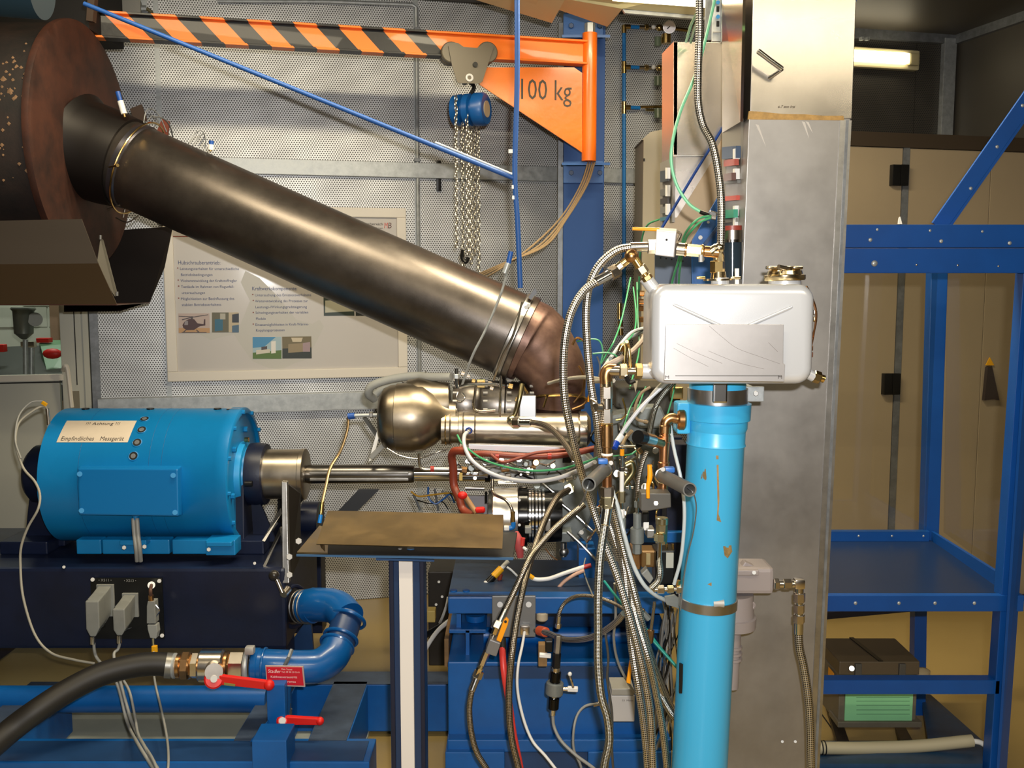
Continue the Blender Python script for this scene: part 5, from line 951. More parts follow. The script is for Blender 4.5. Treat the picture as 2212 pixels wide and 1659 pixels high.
# insulated arch, rubber hoses
ih = thing('insulated_hose', 'grey wrapped insulated hose arching over the combustor can', 'hose', P(800, 855, 3.72))
part(ih, 'wrap', tube(pts3([(808, 862, 3.76), (796, 850, 3.72), (806, 832, 3.7), (850, 818, 3.7), (900, 812, 3.7), (930, 814, 3.66), (975, 814, 3.62)]), R_(9, 3.7), 14), M('lagging_grey', 'a2a39e', rough=.8, bump=.6, bs=60)); part(ih, 'lower_wrap', tube(pts3([(806, 858, 3.8), (825, 842, 3.8), (870, 828, 3.8)]), R_(8, 3.7), 12), M('lagging_grey')); part(ih, 'tape_joint', ring(P(920, 813, 3.68), V(1, 0, 0), R_(10, 3.7), .003, 20), M('lagging_dark', '6b6a62', rough=.7))
gk = thing('white_bracket_arm', 'white and grey bracket with clamp below left of the combustor', 'bracket', P(810, 1000, 3.66))
part(gk, 'white_plate', prism([P(816, 925, 3.7), P(822, 930, 3.7), P(806, 992, 3.68), P(796, 998, 3.68)], (0, .01, 0)), white, smooth=False); part(gk, 'clamp', prism([P(824, 958, 3.6), P(832, 966, 3.6), P(804, 994, 3.6), P(796, 986, 3.6)], (0, .03, 0)), cable_g, smooth=False, bev=.003); part(gk, 'arm', prism([P(782, 903, 3.72), P(790, 900, 3.72), P(826, 950, 3.7), P(820, 956, 3.7)], (0, .01, 0)), M('arm_dark', '4c4c4a', .5, .4), smooth=False)
bt = thing('braided_lead', 'bronze sheathed lead with blue plug dropping left of the combustor', 'cable', P(690, 1110, 3.4))
part(bt, 'lead', tube(pts3([(752, 902, 3.6), (750, 930, 3.58), (735, 975, 3.55), (714, 1010, 3.5), (704, 1050, 3.45), (695, 1090, 3.4)]), R_(3.4, 3.5), 8), M('bronze_sheath', (.5, .36, .2), 1, .35)); part(bt, 'end_fitting', cyl(P(696, 1085, 3.4), P(693, 1112, 3.38), R_(5, 3.4), 10), brass); part(bt, 'end_cap', cyl(P(693, 1112, 3.38), P(690, 1130, 3.37), R_(4.5, 3.4), 10), M('push_blue')); part(bt, 'plug', cyl(P(752, 900, 3.6), P(766, 898, 3.6), R_(7, 3.6), 10), M('plug_blue')); part(bt, 'steel_tail', cyl(P(766, 898, 3.6), P(818, 896, 3.6), R_(4, 3.6), 10), galv); part(bt, 'nut', hexn(P(798, 896, 3.6), P(806, 896, 3.6), R_(7, 3.6)), steel_g, smooth=False)
hose('rubber_hose', 'rust red rubber hose running down left of the starter generator', 'hose', [(1008, 974, 3.4), (984, 974, 3.42), (976, 985, 3.44), (979, 1010, 3.45), (981, 1050, 3.45), (992, 1075, 3.42), (1000, 1100, 3.4), (1020, 1115, 3.36)], 9, redbrown)
hose('rubber_hose', 'rust red rubber hose running level below the air duct', 'hose', [(1010, 982, 3.42), (1050, 980, 3.4), (1100, 984, 3.4), (1160, 986, 3.4), (1220, 982, 3.4), (1290, 968, 3.38)], 7, redbrown)
hose('rubber_hose', 'thinner rust red rubber hose dipping below the level one', 'hose', [(1060, 982, 3.37), (1085, 998, 3.36), (1120, 990, 3.36), (1160, 978, 3.36), (1230, 972, 3.36)], 3.5, redbrown)
for x in (1074, 1187): solo('hose_clip', 'red clip holding the level rubber hose ' + ('at its left part' if x < 1100 else 'at its right part'), 'clip', cyl(P(x - 4, 984, 3.4), P(x + 4, 984, 3.4), R_(8.5, 3.4), 16), M('clip_red', 'b83a28', rough=.4))
sr = thing('sleeved_cable', 'beige cable with two bright red sleeves left of the silver drum', 'cable', P(1040, 1105, 3.35))
part(sr, 'cable', tube(pts3([(1000, 1066, 3.36), (1010, 1080, 3.35), (1022, 1098, 3.34), (1030, 1108, 3.33)]), R_(6, 3.35), 10), M('cable_tan', 'a07a50', rough=.5)); part(sr, 'sleeve', ball(P(999, 1070, 3.34), R_(11, 3.35), 12, (1, .8, .8)), red); part(sr, 'sleeve', cyl(P(1028, 1102, 3.33), P(1047, 1101, 3.32), R_(7, 3.33), 12, ch=.004), red); part(sr, 'yellow_tag', pbox(992, 1022, 999, 1038, 3.34, .004), M('tag_pale', 'c8a95a', rough=.5), smooth=False)
for i, (pl, r, m, lb) in enumerate((([(888, 1062, 3.9), (905, 1072, 3.88), (940, 1068, 3.88), (975, 1066, 3.86), (985, 1082, 3.86)], 2, M('wire_yellow', 'c8952a', rough=.4), 'yellow wire sagging behind the polished shaft'), ([(925, 1052, 3.9), (926, 1075, 3.88), (940, 1088, 3.88), (958, 1078, 3.88), (972, 1068, 3.86), (982, 1086, 3.86)], 2.2, M('wire_blue', '2c63a8', rough=.4), 'blue wire looping behind the polished shaft'), ([(900, 1080, 3.9), (930, 1088, 3.88), (955, 1084, 3.88), (968, 1100, 3.86)], 1.4, blackm, 'thin black wire looping behind the polished shaft'))):
    hose('loose_wire', lb, 'wire', pl, r, m, seg=6)
for i, (x0, y0, x1, y1) in enumerate(((893, 1068, 908, 1102), (939, 1056, 947, 1104), (955, 1060, 975, 1082))): solo('thin_stay', ('slanting grey stay left of the loose wires', 'upright grey stay between the loose wires', 'short pale stay right of the loose wires')[i], 'stay', cyl(P(x0, y0, 3.92), P(x1, y1, 3.92), R_(2.5, 3.9), 8), galv_d)
solo('support_strut', 'dark steel strip slanting behind the tilted sheet', 'strut', pprism([(775, 1057), (820, 1057), (772, 1104), (730, 1104)], 4.0, .01), M('strut_steel', '4a4c50', .6, .4), smooth=False)
ds = thing('dark_cabinet', 'dark brown steel case standing behind the profile post', 'case', P(950, 1460, 4.2)); part(ds, 'body', box2((P(925, 1300, 4.2).x, 4.2, 0.0), (P(985, 1300, 4.2).x, 4.6, P(950, 1235, 4.2).z)), M('case_brown', '241f1a', .2, .5), smooth=False, bev=.005)
for x, y in ((948, 1257), (955, 1289), (942, 1306)): part(ds, 'rivet', cyl(P(x, y, 4.2), P(x, y, 4.19), .006, 8), galv)
solo('yellow_block', 'pale yellow block beside the profile post', 'block', pbox(922, 1320, 940, 1345, 4.1, .06), M('pale_yellow', 'b09a58', rough=.6), smooth=False, bev=.004)
hose('white_conduit', 'white conduit slanting from the stand to behind the profile post', 'conduit', [(1005, 1322, 3.3), (985, 1332, 3.35), (950, 1358, 3.45), (925, 1392, 3.5), (905, 1430, 3.5)], 5, white)
hose('black_conduit', 'black flat cable slanting beside the white conduit', 'cable', [(985, 1335, 3.5), (950, 1355, 3.55), (920, 1372, 3.6)], 7, blackm)
hose('white_cable', 'thin white cable hanging between conduit and stand corner', 'cable', [(968, 1290, 3.5), (964, 1310, 3.5), (955, 1335, 3.55), (950, 1345, 3.6)], 3, cable_w)
yc = thing('striped_cable', 'white cable with yellow and black bands above the stand plate', 'cable', P(1040, 1280, 3.3))
a, b = P(1035, 1278, 3.25), P(1095, 1215, 3.3)
for n, f0, f1, r, m in (('white_end', 0, .32, 7.5, white), ('black_band', .3, .52, 8, blackm), ('yellow_band', .5, .8, 8, yellow), ('grey_end', .78, 1.05, 5, cable_w)): part(yc, n, cyl(a.lerp(b, f0), a.lerp(b, f1), R_(r, 3.3), 12), m)
hose('white_cable', 'white cable curving right over the stand plate from a yellow end', 'cable', [(1140, 1240, 3.2), (1155, 1251, 3.2), (1185, 1250, 3.2), (1220, 1238, 3.2), (1262, 1224, 3.22)], 4.5, white)
solo('yellow_band', 'yellow band on the white cable over the stand plate', 'band', cyl(P(1136, 1238, 3.2), P(1152, 1249, 3.2), R_(5.2, 3.2), 10), yellow)
solo('red_sleeve', 'red heat shrink sleeve at the end of the white cable', 'sleeve', cyl(P(1260, 1225, 3.22), P(1277, 1221, 3.22), R_(5, 3.2), 10), M('shrink_red', 'b4282a', rough=.4))
hose('pink_cable', 'pale pink cable below the white one over the stand plate', 'cable', [(1262, 1232, 3.2), (1240, 1242, 3.2), (1220, 1255, 3.2), (1204, 1272, 3.2)], 4, M('cable_pink', 'cfa48c', rough=.5))
hose('thin_cable', 'thin pale cable bending across the gap under the tray', 'cable', [(1095, 1225, 3.2), (1105, 1232, 3.2), (1118, 1245, 3.2)], 2.4, cable_w); hose('thin_cable', 'thin cable dropping from the stay lug to the stand', 'cable', [(1268, 1175, 3.36), (1266, 1200, 3.36), (1261, 1225, 3.3), (1266, 1250, 3.2), (1282, 1290, 3.0)], 1.6, cable_g)
solo('brown_rod', 'rusty red rod standing beside the striped cable', 'rod', cyl(P(1072, 1280, 3.3), P(1082, 1240, 3.3), R_(5, 3.3), 10), redbrown)
hose('copper_wire', 'thin copper wire hanging near the sump', 'wire', [(1178, 1185, 3.4), (1190, 1200, 3.4), (1204, 1210, 3.4)], 1.5, copper)
# ================================================================ BLUE RACK ON THE RIGHT
YF, YB = 3.0, 3.70
rk = thing('steel_rack', 'blue bolted steel frame rack with shelf at the right edge', 'rack', (P(1980, 1500, 3.3).x, 3.3, 0))
def rpart(n, g, m=frame_blue, **k): return part(rk, n, g, m, smooth=False, **k)
zU0, zU1, zU2 = P(1900, 485, YF).z, P(1900, 535, YF).z, P(1900, 590, YF).z
xL = P(1700, 900, YF).x; xR = P(2500, 900, YF).x
rpart('upper_beam', box2((xL, YF, zU1), (xR, YF + .04, zU0)), bev=.002); rpart('upper_beam', box2((xL, YF - .008, zU2), (xR, YF + .04, zU1 - .002)), bev=.002)
for x, y, r in ((1880, 518, 4.5), (2033, 521, 4.5), (2181, 525, 4.5), (1895, 496, 3), (2009, 498, 3), (2122, 500, 3)): part(rk, 'bolt_head', ball(P(x, y, YF - .002), R_(r, YF, 500), 10, (1, .5, 1)), galv)
part(rk, 'bolt_head', ball(P(1889, 569, YF - .01), R_(7, YF, 560), 12, (1, .5, 1)), galv)
for x, y in ((1980, 572), (2069, 573), (2157, 575)): part(rk, 'bolt_head', ball(P(x, y, YF - .008), R_(2.5, YF, 560), 8, (1, .5, 1)), steel_g)
a, b = P(2028, 490, YF + .05), P(2222, 214, YF + .05)
dd = (b - a).normalized(); nn = V(dd.z, 0, -dd.x) * R_(17, YF, 400)
rpart('diagonal_brace', prism([a - nn, a + nn, b + nn + dd * .3, b - nn + dd * .3], (0, .01, 0)), bev=.001); rpart('diagonal_brace_flange', prism([a + nn, a + nn + V(0, .05, 0), b + nn + dd * .3 + V(0, .05, 0), b + nn + dd * .3], nn.normalized() * .008))
for x, y in ((2097, 407), (2154, 317), (2209, 228)): part(rk, 'bolt_head', ball(P(x, y, YF + .048), R_(4, YF, 300), 10, (1, .5, 1)), galv)
zS = P(1980, 1288, YF).z
rpart('front_post', hexa([P(2135, 1700, YF), P(2168, 1700, YF), P(2168, 1700, YF) + V(0, .05, 0), P(2135, 1700, YF) + V(0, .05, 0), P(2211, 590, YF), P(2252, 590, YF), P(2252, 590, YF) + V(0, .05, 0), P(2211, 590, YF) + V(0, .05, 0)]), bev=.002)
rpart('front_post_flange', hexa([P(2150, 1700, YF - .03), P(2156, 1700, YF - .03), P(2172, 1700, YF), P(2166, 1700, YF), P(2222, 590, YF - .03), P(2228, 590, YF - .03), P(2252, 590, YF), P(2246, 590, YF)]))
rpart('rear_post', hexa([P(1995, 1175, YB), P(2028, 1175, YB), P(2028, 1175, YB) + V(0, .05, 0), P(1995, 1175, YB) + V(0, .05, 0), P(2012, 585, YB), P(2048, 585, YB), P(2048, 585, YB) + V(0, .05, 0), P(2012, 585, YB) + V(0, .05, 0)]), bev=.002)
rpart('rear_lower_post', hexa([P(1972, 1640, YB), P(1998, 1640, YB), P(1998, 1640, YB) + V(0, .05, 0), P(1972, 1640, YB) + V(0, .05, 0), P(1977, 1300, YB), P(2003, 1300, YB), P(2003, 1300, YB) + V(0, .05, 0), P(1977, 1300, YB) + V(0, .05, 0)]), bev=.002)
for x, y in ((2196, 1212), (2188, 1297), (2184, 1360)): part(rk, 'bolt_head', ball(P(x, y, YF - .002), R_(4, YF, 1200), 10, (1, .5, 1)), galv)
xs0, xs1 = P(1700, 1290, YF).x, P(2190, 1290, YF).x
rpart('shelf_plate', prism([V(xs0, YF, zS), V(xs1, YF, zS), P(2010, 1167, YB), P(1700, 1167, YB)], (0, 0, -.01)), M('shelf_dark_blue', '182a48', rough=.32))
rpart('shelf_front_lip', box2((xs0, YF - .005, P(1980, 1320, YF).z), (xs1 + .03, YF + .02, zS + .004)), bev=.002)
rpart('shelf_back_lip', pbox(1700, 1148, 2008, 1170, YB - .02, .03), bev=.002)
rpart('shelf_side_lip', prism([P(2012, 1148, YB), P(2012, 1172, YB), P(2182, 1288, YF), P(2182, 1254, YF)], (.012, 0, 0)))
for x in (1848, 1942, 2020, 2105, 2190): part(rk, 'bolt_head', ball(P(x, 1303, YF - .005), R_(4, YF, 1300), 10, (1, .5, 1)), galv)
for x in (1855, 1927, 1995): part(rk, 'bolt_head', ball(P(x, 1158, YB - .02), R_(2.5, YB, 1200), 8, (1, .5, 1)), galv)
rpart('lower_rail', pbox(1700, 1470, 2160, 1500, YF, .045), bev=.002)
zB = P(1900, 1640, YF + .05).z
rpart('bottom_plate', prism([V(xs0, YF + .02, zB), V(P(2130, 1640, YF).x, YF + .02, zB), P(2125, 1602, YF + .2), P(2010, 1500, YB + .1), P(1990, 1500, YB + .1), P(2005, 1600, YF + .28), P(1700, 1600, YF + .28)], (0, 0, -.02)), M('rack_worn_blue', '1a3c5c', rough=.4, var=.2, vs=10))
rpart('bottom_beam', box2((xs0, YF, 0.0), (P(2130, 1640, YF).x, YF + .05, zB - .02)), bev=.003); rpart('rear_beam', pbox(1700, 1500, 2000, 1580, 3.95, .05), bev=.003)
for (x0, y0, x1, y1) in ((1775, 1490, 1822, 1600), (1930, 1560, 1960, 1600)): part(rk, 'floor_rail', prism([P(x0, y0, 3.7), P(x0 + 20, y0, 3.7), P(x1 + 12, y1, 3.25), P(x1 - 14, y1, 3.25)], (0, 0, -.02)), M('rail_brown', '2c2622', .3, .5), smooth=False)
part(rk, 'clear_pane', box2((P(1700, 900, YB - .03).x, YB - .03, zS + .03), (P(2012, 900, YB - .03).x, YB - .027, P(1900, 592, YB).z + .05)), acrylic, smooth=False)
part(rk, 'clear_pane', prism([P(2046, 590, YB - .02), P(2038, 1150, YB - .02), P(2190, 1262, YF + .06), P(2212, 590, YF + .06)], (.003, 0, 0)), acrylic, smooth=False)
rpart('upper_gusset', prism([P(1790, -40, YF), P(1868, -40, YF), P(1832, 44, YF), P(1790, 120, YF)], (0, .01, 0)))
part(rk, 'pale_tag', prism([P(1940, 484, YF - .01), P(1949, 484, YF - .01), P(1945, 468, YF), P(1942, 470, YF)], (0, .004, 0)), cable_w, smooth=False)
cz = thing('transport_case', 'olive brown latched transport case on the rack bottom', 'case', P(1880, 1565, 3.4))
x0, x1 = P(1816, 1400, 3.28).x, P(1985, 1400, 3.28).x; z0, z1 = P(1900, 1565, 3.28).z, P(1900, 1428, 3.28).z
osb = M('case_olive', '6a6252', .1, .5, var=.1); part(cz, 'body', hexa([V(x0, 3.28, z0), V(x1, 3.28, z0), V(x1 - .005, 3.5, z0), V(x0 - .005, 3.5, z0), V(x0, 3.28, z1 - .05), V(x1, 3.28, z1 - .05), V(x1 - .005, 3.5, z1 - .05), V(x0 - .005, 3.5, z1 - .05)]), osb, smooth=False, bev=.004)
part(cz, 'lid', box2((x0 - .004, 3.276, z1 - .048), (x1 + .004, 3.5, z1)), M('case_lid', '574b3a', .15, .45), smooth=False, bev=.004); part(cz, 'top_strap', prism([V(x0 + .13, 3.276, z1), V(x0 + .145, 3.276, z1), V(x0 + .12, 3.5, z1), V(x0 + .105, 3.5, z1)], (0, 0, .003)), blackm, smooth=False)
for x in (1855, 1950): part(cz, 'latch', pbox(x - 7, 1435, x + 7, 1462, 3.265, .012), grey_dk, smooth=False, bev=.002)
part(cz, 'lock', cyl(P(1840, 1444, 3.276), P(1840, 1444, 3.262), .009, 12), steel_g); part(cz, 'base_skid', pbox(1810, 1560, 1992, 1572, 3.26, .1), osb, smooth=False, bev=.003)
part(cz, 'green_form', pbox(1826, 1460, 1972, 1558, 3.272, .004), paper_g, smooth=False)
for i, y in enumerate((1506, 1514, 1523, 1533, 1542)): part(cz, 'form_line', pbox(1850, y, 1965, y + 1.2, 3.271, .001), M('form_ink', '5a8a68', rough=.7), smooth=False)
part(cz, 'yellow_label', prism([V(x0 - .006, 3.32, z1 - .06), V(x0 - .006, 3.38, z1 - .06), V(x0 - .006, 3.38, z1 - .12), V(x0 - .006, 3.32, z1 - .12)], (-.001, 0, 0)), amber, smooth=False)
ct_ = thing('insulated_tube', 'cream foam clad tube lying on the rack bottom', 'tube', P(1930, 1620, 3.1)); part(ct_, 'foam', tube(pts3([(1745, 1615, 3.12), (1850, 1616, 3.12), (1980, 1612, 3.12), (2100, 1600, 3.12)]), R_(14, 3.1), 20), M('cream_foam', 'a89f84', rough=.6)); part(ct_, 'inner_tube', tube(pts3([(2095, 1600, 3.12), (2120, 1605, 3.12), (2140, 1622, 3.12)]), R_(6, 3.1), 10), white)
for x in (1774, 1781): part(ct_, 'cable_tie', ring(P(x, 1615, 3.12), (1, 0, 0), R_(15, 3.1), .002, 20), blackm)
hose('white_floor_cable', 'thin white cable on the floor at the right edge', 'cable', [(2140, 1622, 3.3), (2180, 1628, 3.4), (2260, 1638, 3.4)], 2.5, cable_w)
solo('foam_piece', 'pale foam piece on the rack behind the case', 'foam', ball(P(1992, 1452, 3.6), .025, 10, (1.3, 1, .7)), M('foam_tan', 'b8a47c', rough=.7))
# ================================================================ STEEL SHEET COLUMN
YC2 = 2.66
cl = thing('steel_column', 'tall brushed stainless steel clad column right of centre', 'column', P(1690, 1659, YC2) * 1.0)
def cprism(pl, Y0, d): return prism([P(x, y, Y0) for x, y in pl], (0, d, 0))
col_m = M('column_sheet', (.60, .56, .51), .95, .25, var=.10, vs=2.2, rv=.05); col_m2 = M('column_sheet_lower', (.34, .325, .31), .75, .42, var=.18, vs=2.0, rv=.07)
ztp = P(1700, 256, YC2).z; xa0, xa1 = P(1607, 700, YC2).x, P(1822, 700, YC2).x
dpt = .26
part(cl, 'upper_sheet', box2((xa0 + .004, YC2 + .006, ztp), (xa1 + .006, YC2 + dpt, 3.04)), col_m, smooth=False, bev=.002)
pbl, pbr = P(1562, 1659, YC2), P(1768, 1659, YC2); kz = ztp / (ztp - pbl.z)
lx0, lx1 = xa0 + (pbl.x - xa0) * kz, xa1 + (pbr.x - xa1) * kz
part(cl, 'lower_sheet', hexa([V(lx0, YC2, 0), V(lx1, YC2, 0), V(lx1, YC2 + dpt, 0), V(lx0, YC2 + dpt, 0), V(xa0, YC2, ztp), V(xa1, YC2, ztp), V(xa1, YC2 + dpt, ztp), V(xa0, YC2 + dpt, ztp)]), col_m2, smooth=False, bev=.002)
for w0, w1, dd_, mm in ((.028, -.002, .003, steel_g), (.013, .006, .005, galv_d)):
    part(cl, 'corner_fold', hexa([V(lx1 - w0, YC2 - dd_, 0), V(lx1 - w1, YC2 - dd_, 0), V(lx1 - w1, YC2 + .001, 0), V(lx1 - w0, YC2 + .001, 0), V(xa1 - w0, YC2 - dd_, ztp - .005), V(xa1 - w1, YC2 - dd_, ztp - .005), V(xa1 - w1, YC2 + .001, ztp - .005), V(xa1 - w0, YC2 + .001, ztp - .005)]), mm, smooth=False)
gl = [(1618, 240), (1640, 241), (1690, 246), (1740, 247), (1780, 250), (1822, 250), (1824, 260), (1616, 258)]
part(cl, 'glue_bead', prism([P(x, y, YC2 - .001) for x, y in gl], (0, .008, 0)), M('dried_glue', 'b48c4c', rough=.5, var=.2, vs=50), smooth=False)
for x0, y0, x1, y1 in ((1632, 268, 1655, 318), (1732, 262, 1748, 300), (1740, 262, 1756, 288)): part(cl, 'tape_scrap', prism([P(x0, y0, YC2 - .001), P(x0 + 7, y0 + 2, YC2 - .001), P(x1, y1, YC2 - .001)], (0, .001, 0)), M('tape_clear', 'cfc8bf', rough=.2), smooth=False)
text_part(cl, '6-7 mm frei', P(1681, 233, YC2 + .004), V(R_(37, YC2, 230), 0, 0), V(0, 0, R_(6, YC2, 230)), M('pencil', '6e5e48', rough=.7), shear=.3)
part(cl, 'handle', tube(pts3([(1637, 110, YC2 - .06), (1664, 131, YC2 - .055), (1689, 149, YC2 - .05)]), R_(6, 2.6, 100), 14, 0), steel_b); part(cl, 'handle_rod', tube(pts3([(1689, 150, YC2 - .05), (1668, 165, YC2), (1652, 173, YC2 + .02)]), R_(4, 2.6, 100), 12, 0), chrome)
for x, y in ((1705, 1002), (1820, 583), (1832, 281)): pass
for x, y in ((1718, 1602), (1690, 1602)): part(cl, 'rivet', cyl(P(x, y, YC2), P(x, y, YC2 - .003), .004, 8), galv)
# coloured blocks painting reflections on the column side and mirror sheets
ip = thing('column_reflections', 'steel panel with reflections painted as coloured blocks along the column side', 'panel', P(1585, 520, 2.95)); ipx0, ipx1 = 1566, 1606
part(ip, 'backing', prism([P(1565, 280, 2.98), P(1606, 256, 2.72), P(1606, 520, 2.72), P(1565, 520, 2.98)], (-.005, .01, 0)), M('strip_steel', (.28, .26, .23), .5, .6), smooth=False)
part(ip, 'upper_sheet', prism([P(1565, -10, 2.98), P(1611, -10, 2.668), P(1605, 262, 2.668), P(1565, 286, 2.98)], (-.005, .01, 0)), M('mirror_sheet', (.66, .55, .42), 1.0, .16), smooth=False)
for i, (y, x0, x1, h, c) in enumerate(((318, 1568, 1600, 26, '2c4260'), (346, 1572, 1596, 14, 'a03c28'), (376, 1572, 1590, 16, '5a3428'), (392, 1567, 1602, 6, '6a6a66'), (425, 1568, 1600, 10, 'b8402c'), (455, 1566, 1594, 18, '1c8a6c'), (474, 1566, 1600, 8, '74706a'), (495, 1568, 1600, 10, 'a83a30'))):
    part(ip, 'label', prism([P(x0, y, 2.94), P(x1, y - 3, 2.73), P(x1, y + h - 3, 2.73), P(x0, y + h, 2.94)], (-.012, 0, 0)), M('strip_reflection_%d' % i, c, rough=.45), smooth=False)  # each block is a painted reflection, not a printed label
for y in (322, 365, 445, 470): part(ip, 'white_reflection', prism([P(1594, y, 2.76), P(1598, y - 1, 2.74), P(1598, y + 22, 2.74), P(1594, y + 23, 2.76)], (-.014, 0, 0)), white, smooth=False)
YX = 3.15
mx_ = thing('sheet_duct', 'square steel sheet duct with one slanted corner left of the column', 'duct', P(1500, 340, YX))
part(mx_, 'front', pprism([(1455, 90), (1563, 92), (1563, 292), (1540, 335), (1455, 335)], YX, .012), col_m, smooth=False, bev=.001)
part(mx_, 'side', prism([P(1430, 116, YX + .2), P(1455, 90, YX), P(1454, 338, YX), P(1430, 352, YX + .2)], (.012, 0, 0)), M('side_sheet', (.72, .55, .42), .9, .3), smooth=False)  # orange mirrored in this face is tinted into the steel colour
part(mx_, 'lower_front', prism([P(1455, 337, YX + .01), P(1545, 337, YX + .01), P(1462, 470, YX + .01), P(1455, 470, YX + .01)], (0, .01, 0)), col_m, smooth=False); part(mx_, 'seam', pbox(1455, 335, 1520, 337, YX - .002, .01), steel_g, smooth=False)
part(mx_, 'reflecting_panel', pprism([(1567, 285), (1567, 445), (1500, 560), (1427, 560), (1427, 500)], YX + .03, .01), M('tan_reflection_sheet', (.34, .26, .17), .7, .5), smooth=False)  # tan reflection is put into the sheet's base colour
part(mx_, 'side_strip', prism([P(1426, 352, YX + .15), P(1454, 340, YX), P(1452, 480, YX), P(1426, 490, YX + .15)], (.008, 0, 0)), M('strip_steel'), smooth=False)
for y, c, h in ((370, '3c4248', 24), (410, '5c5a56', 14), (430, '302a28', 12), (448, '6b6a68', 14), (470, '3a6a7c', 8)): part(mx_, 'label', prism([P(1430, y, YX + .12), P(1446, y - 3, YX + .02), P(1446, y + h - 3, YX + .02), P(1430, y + h, YX + .12)], (-.006, 0, 0)), M('duct_reflection_' + c, c, rough=.4), smooth=False)  # reflections in the duct side, painted as small coloured blocks
for y in (362, 400, 440): part(mx_, 'white_reflection', prism([P(1444, y, YX + .03), P(1448, y, YX + .01), P(1448, y + 24, YX + .01), P(1444, y + 24, YX + .03)], (-.01, 0, 0)), white, smooth=False)
solo('thin_blue_brace', 'thin dark blue brace slanting over the sheet duct', 'brace', tube(pts3([(1566, 268, YX - .03), (1500, 375, YX - .03), (1430, 492, YX - .03)]), R_(3, YX, 400), 8, 0), M('brace_blue', '123a80', rough=.35))
bl = thing('blue_plate', 'blue bolted plate below the sheet duct behind the hose', 'plate', P(1540, 610, 3.0)); part(bl, 'plate', pprism([(1563, 405), (1563, 615), (1495, 615), (1495, 520)], 2.98, .01), blue, smooth=False, bev=.001); part(bl, 'rib', prism([P(1556, 478, 2.96), P(1563, 480, 2.96), P(1526, 530, 2.96), P(1520, 526, 2.96)], (0, .01, 0)), blue_dk, smooth=False)
for x, y, r in ((1530, 480, 3), (1513, 513, 4.5), (1517, 560, 5)): part(bl, 'screw', cyl(P(x, y, 2.98), P(x, y, 2.96), R_(r, 3, 500), 12), galv)
gpn = thing('drilled_plate', 'slate grey drilled plate behind the silver tank', 'plate', P(1460, 615, 3.05)); part(gpn, 'plate', pprism([(1415, 545), (1494, 550), (1494, 620), (1415, 620)], 3.05, .01), M('slate_plate', '4c5666', .3, .45), smooth=False)
for k in range(5): part(gpn, 'hole', cyl(P(1427 + k * 12, 557 + k * 1.7, 3.052), P(1427 + k * 12, 557 + k * 1.7, 3.048), R_(1.8, 3, 560), 8), dark)
chn = thing('slotted_channel', 'galvanised slotted channel hanging from the ceiling by the column', 'channel', P(1553, 90, 3.2)); part(chn, 'web', pbox(1540, -60, 1564, 89, 3.16, .012), galv, smooth=False); part(chn, 'flange', pbox(1562, -60, 1566, 89, 3.13, .04), galv, smooth=False); part(chn, 'inner_flange', pbox(1524, -60, 1541, 86, 3.19, .01), galv_d, smooth=False)
for y in (-8, 20, 52): part(chn, 'slot', pbox(1548, y - 7, 1554, y + 5, 3.157, .006), dark, smooth=False, bev=.001)
for y in (5, 36): part(chn, 'screw', cyl(P(1551, y, 3.16), P(1551, y, 3.15), .006, 10), M('screw_blue'))
part(chn, 'foot_tab', pbox(1541, 68, 1564, 70, 3.15, .012), steel_g, smooth=False)
eb = thing('electric_cabinet', 'narrow beige electric cabinet behind pipes, left of the tank', 'cabinet', P(1410, 1000, 4.5)); part(eb, 'body', box2((P(1386, 600, 4.5).x, 4.5, 1.1), (P(1560, 600, 4.5).x, 4.8, P(1400, 300, 4.5).z)), M('cabinet_beige', '908672', rough=.5), smooth=False, bev=.004)
part(eb, 'sloping_top', prism([P(1386, 302, 4.5), P(1405, 285, 4.5), P(1440, 278, 4.5), P(1440, 302, 4.5)], (0, .3, 0)), M('cabinet_beige'), smooth=False)
for y in (634, 652, 666, 690): part(eb, 'cable_gland', hexn(P(1380, y, 4.4), P(1392, y, 4.4), R_(6, 4.4)), bronze, smooth=False)
part(eb, 'keyhole', pbox(1390, 342, 1393, 348, 4.495, .01), dark, smooth=False)
# ================================================================ AIR LINE ON THE WALL
al = thing('air_line', 'thin blue compressed air pipe with brass tees on the wall', 'air line', WP(1348, 700, .05))
airb = M('air_pipe_blue', '1f78c0', rough=.3)
def wcyl(n, x0, y0, x1, y1, r, m, o=.05, seg=12): return part(al, n, cyl(WP(x0, y0, o), WP(x1, y1, o), R_(r, 5.3, (y0 + y1) / 2), seg), m)
for y0, y1 in ((66, 132), (155, 218), (240, 655)): wcyl('pipe', 1348, y0, 1348, y1, 4.2, airb)
for y in (58, 145, 232):
    wcyl('tee', 1348, y - 12 if y > 60 else y - 3, 1348, y + 14, 5.5, brass); wcyl('tee_branch', 1348, y, 1361, y, 5.5, brass); wcyl('pipe', 1361, y, 1382, y + 1, 4.2, airb)
    if y < 200: wcyl('valve', 1380, y + 1, 1420, y + 2, 4.5, nickel); part(al, 'valve_nut', hexn(WP(1392, y + 1, .05), WP(1400, y + 1, .05), .016), brass, smooth=False); part(al, 'valve_knob', ball(WP(1412, y, .08), .013, 10), white); part(al, 'branch_fitting', ball(WP(1424, y + 2, .06), .018, 10), brass)
    else: wcyl('rod', 1382, y - 1, 1440, y - 2, 3, brass); wcyl('rod', 1395, y + 5, 1440, y + 7, 3, M('olive_pipe'))
for y in (175, 245): part(al, 'clear_bowl', cyl(WP(1421, y - 10, .06), WP(1421, y + 10, .06), .02, 12), M('bowl_green_grey', '6c7a64', rough=.3))
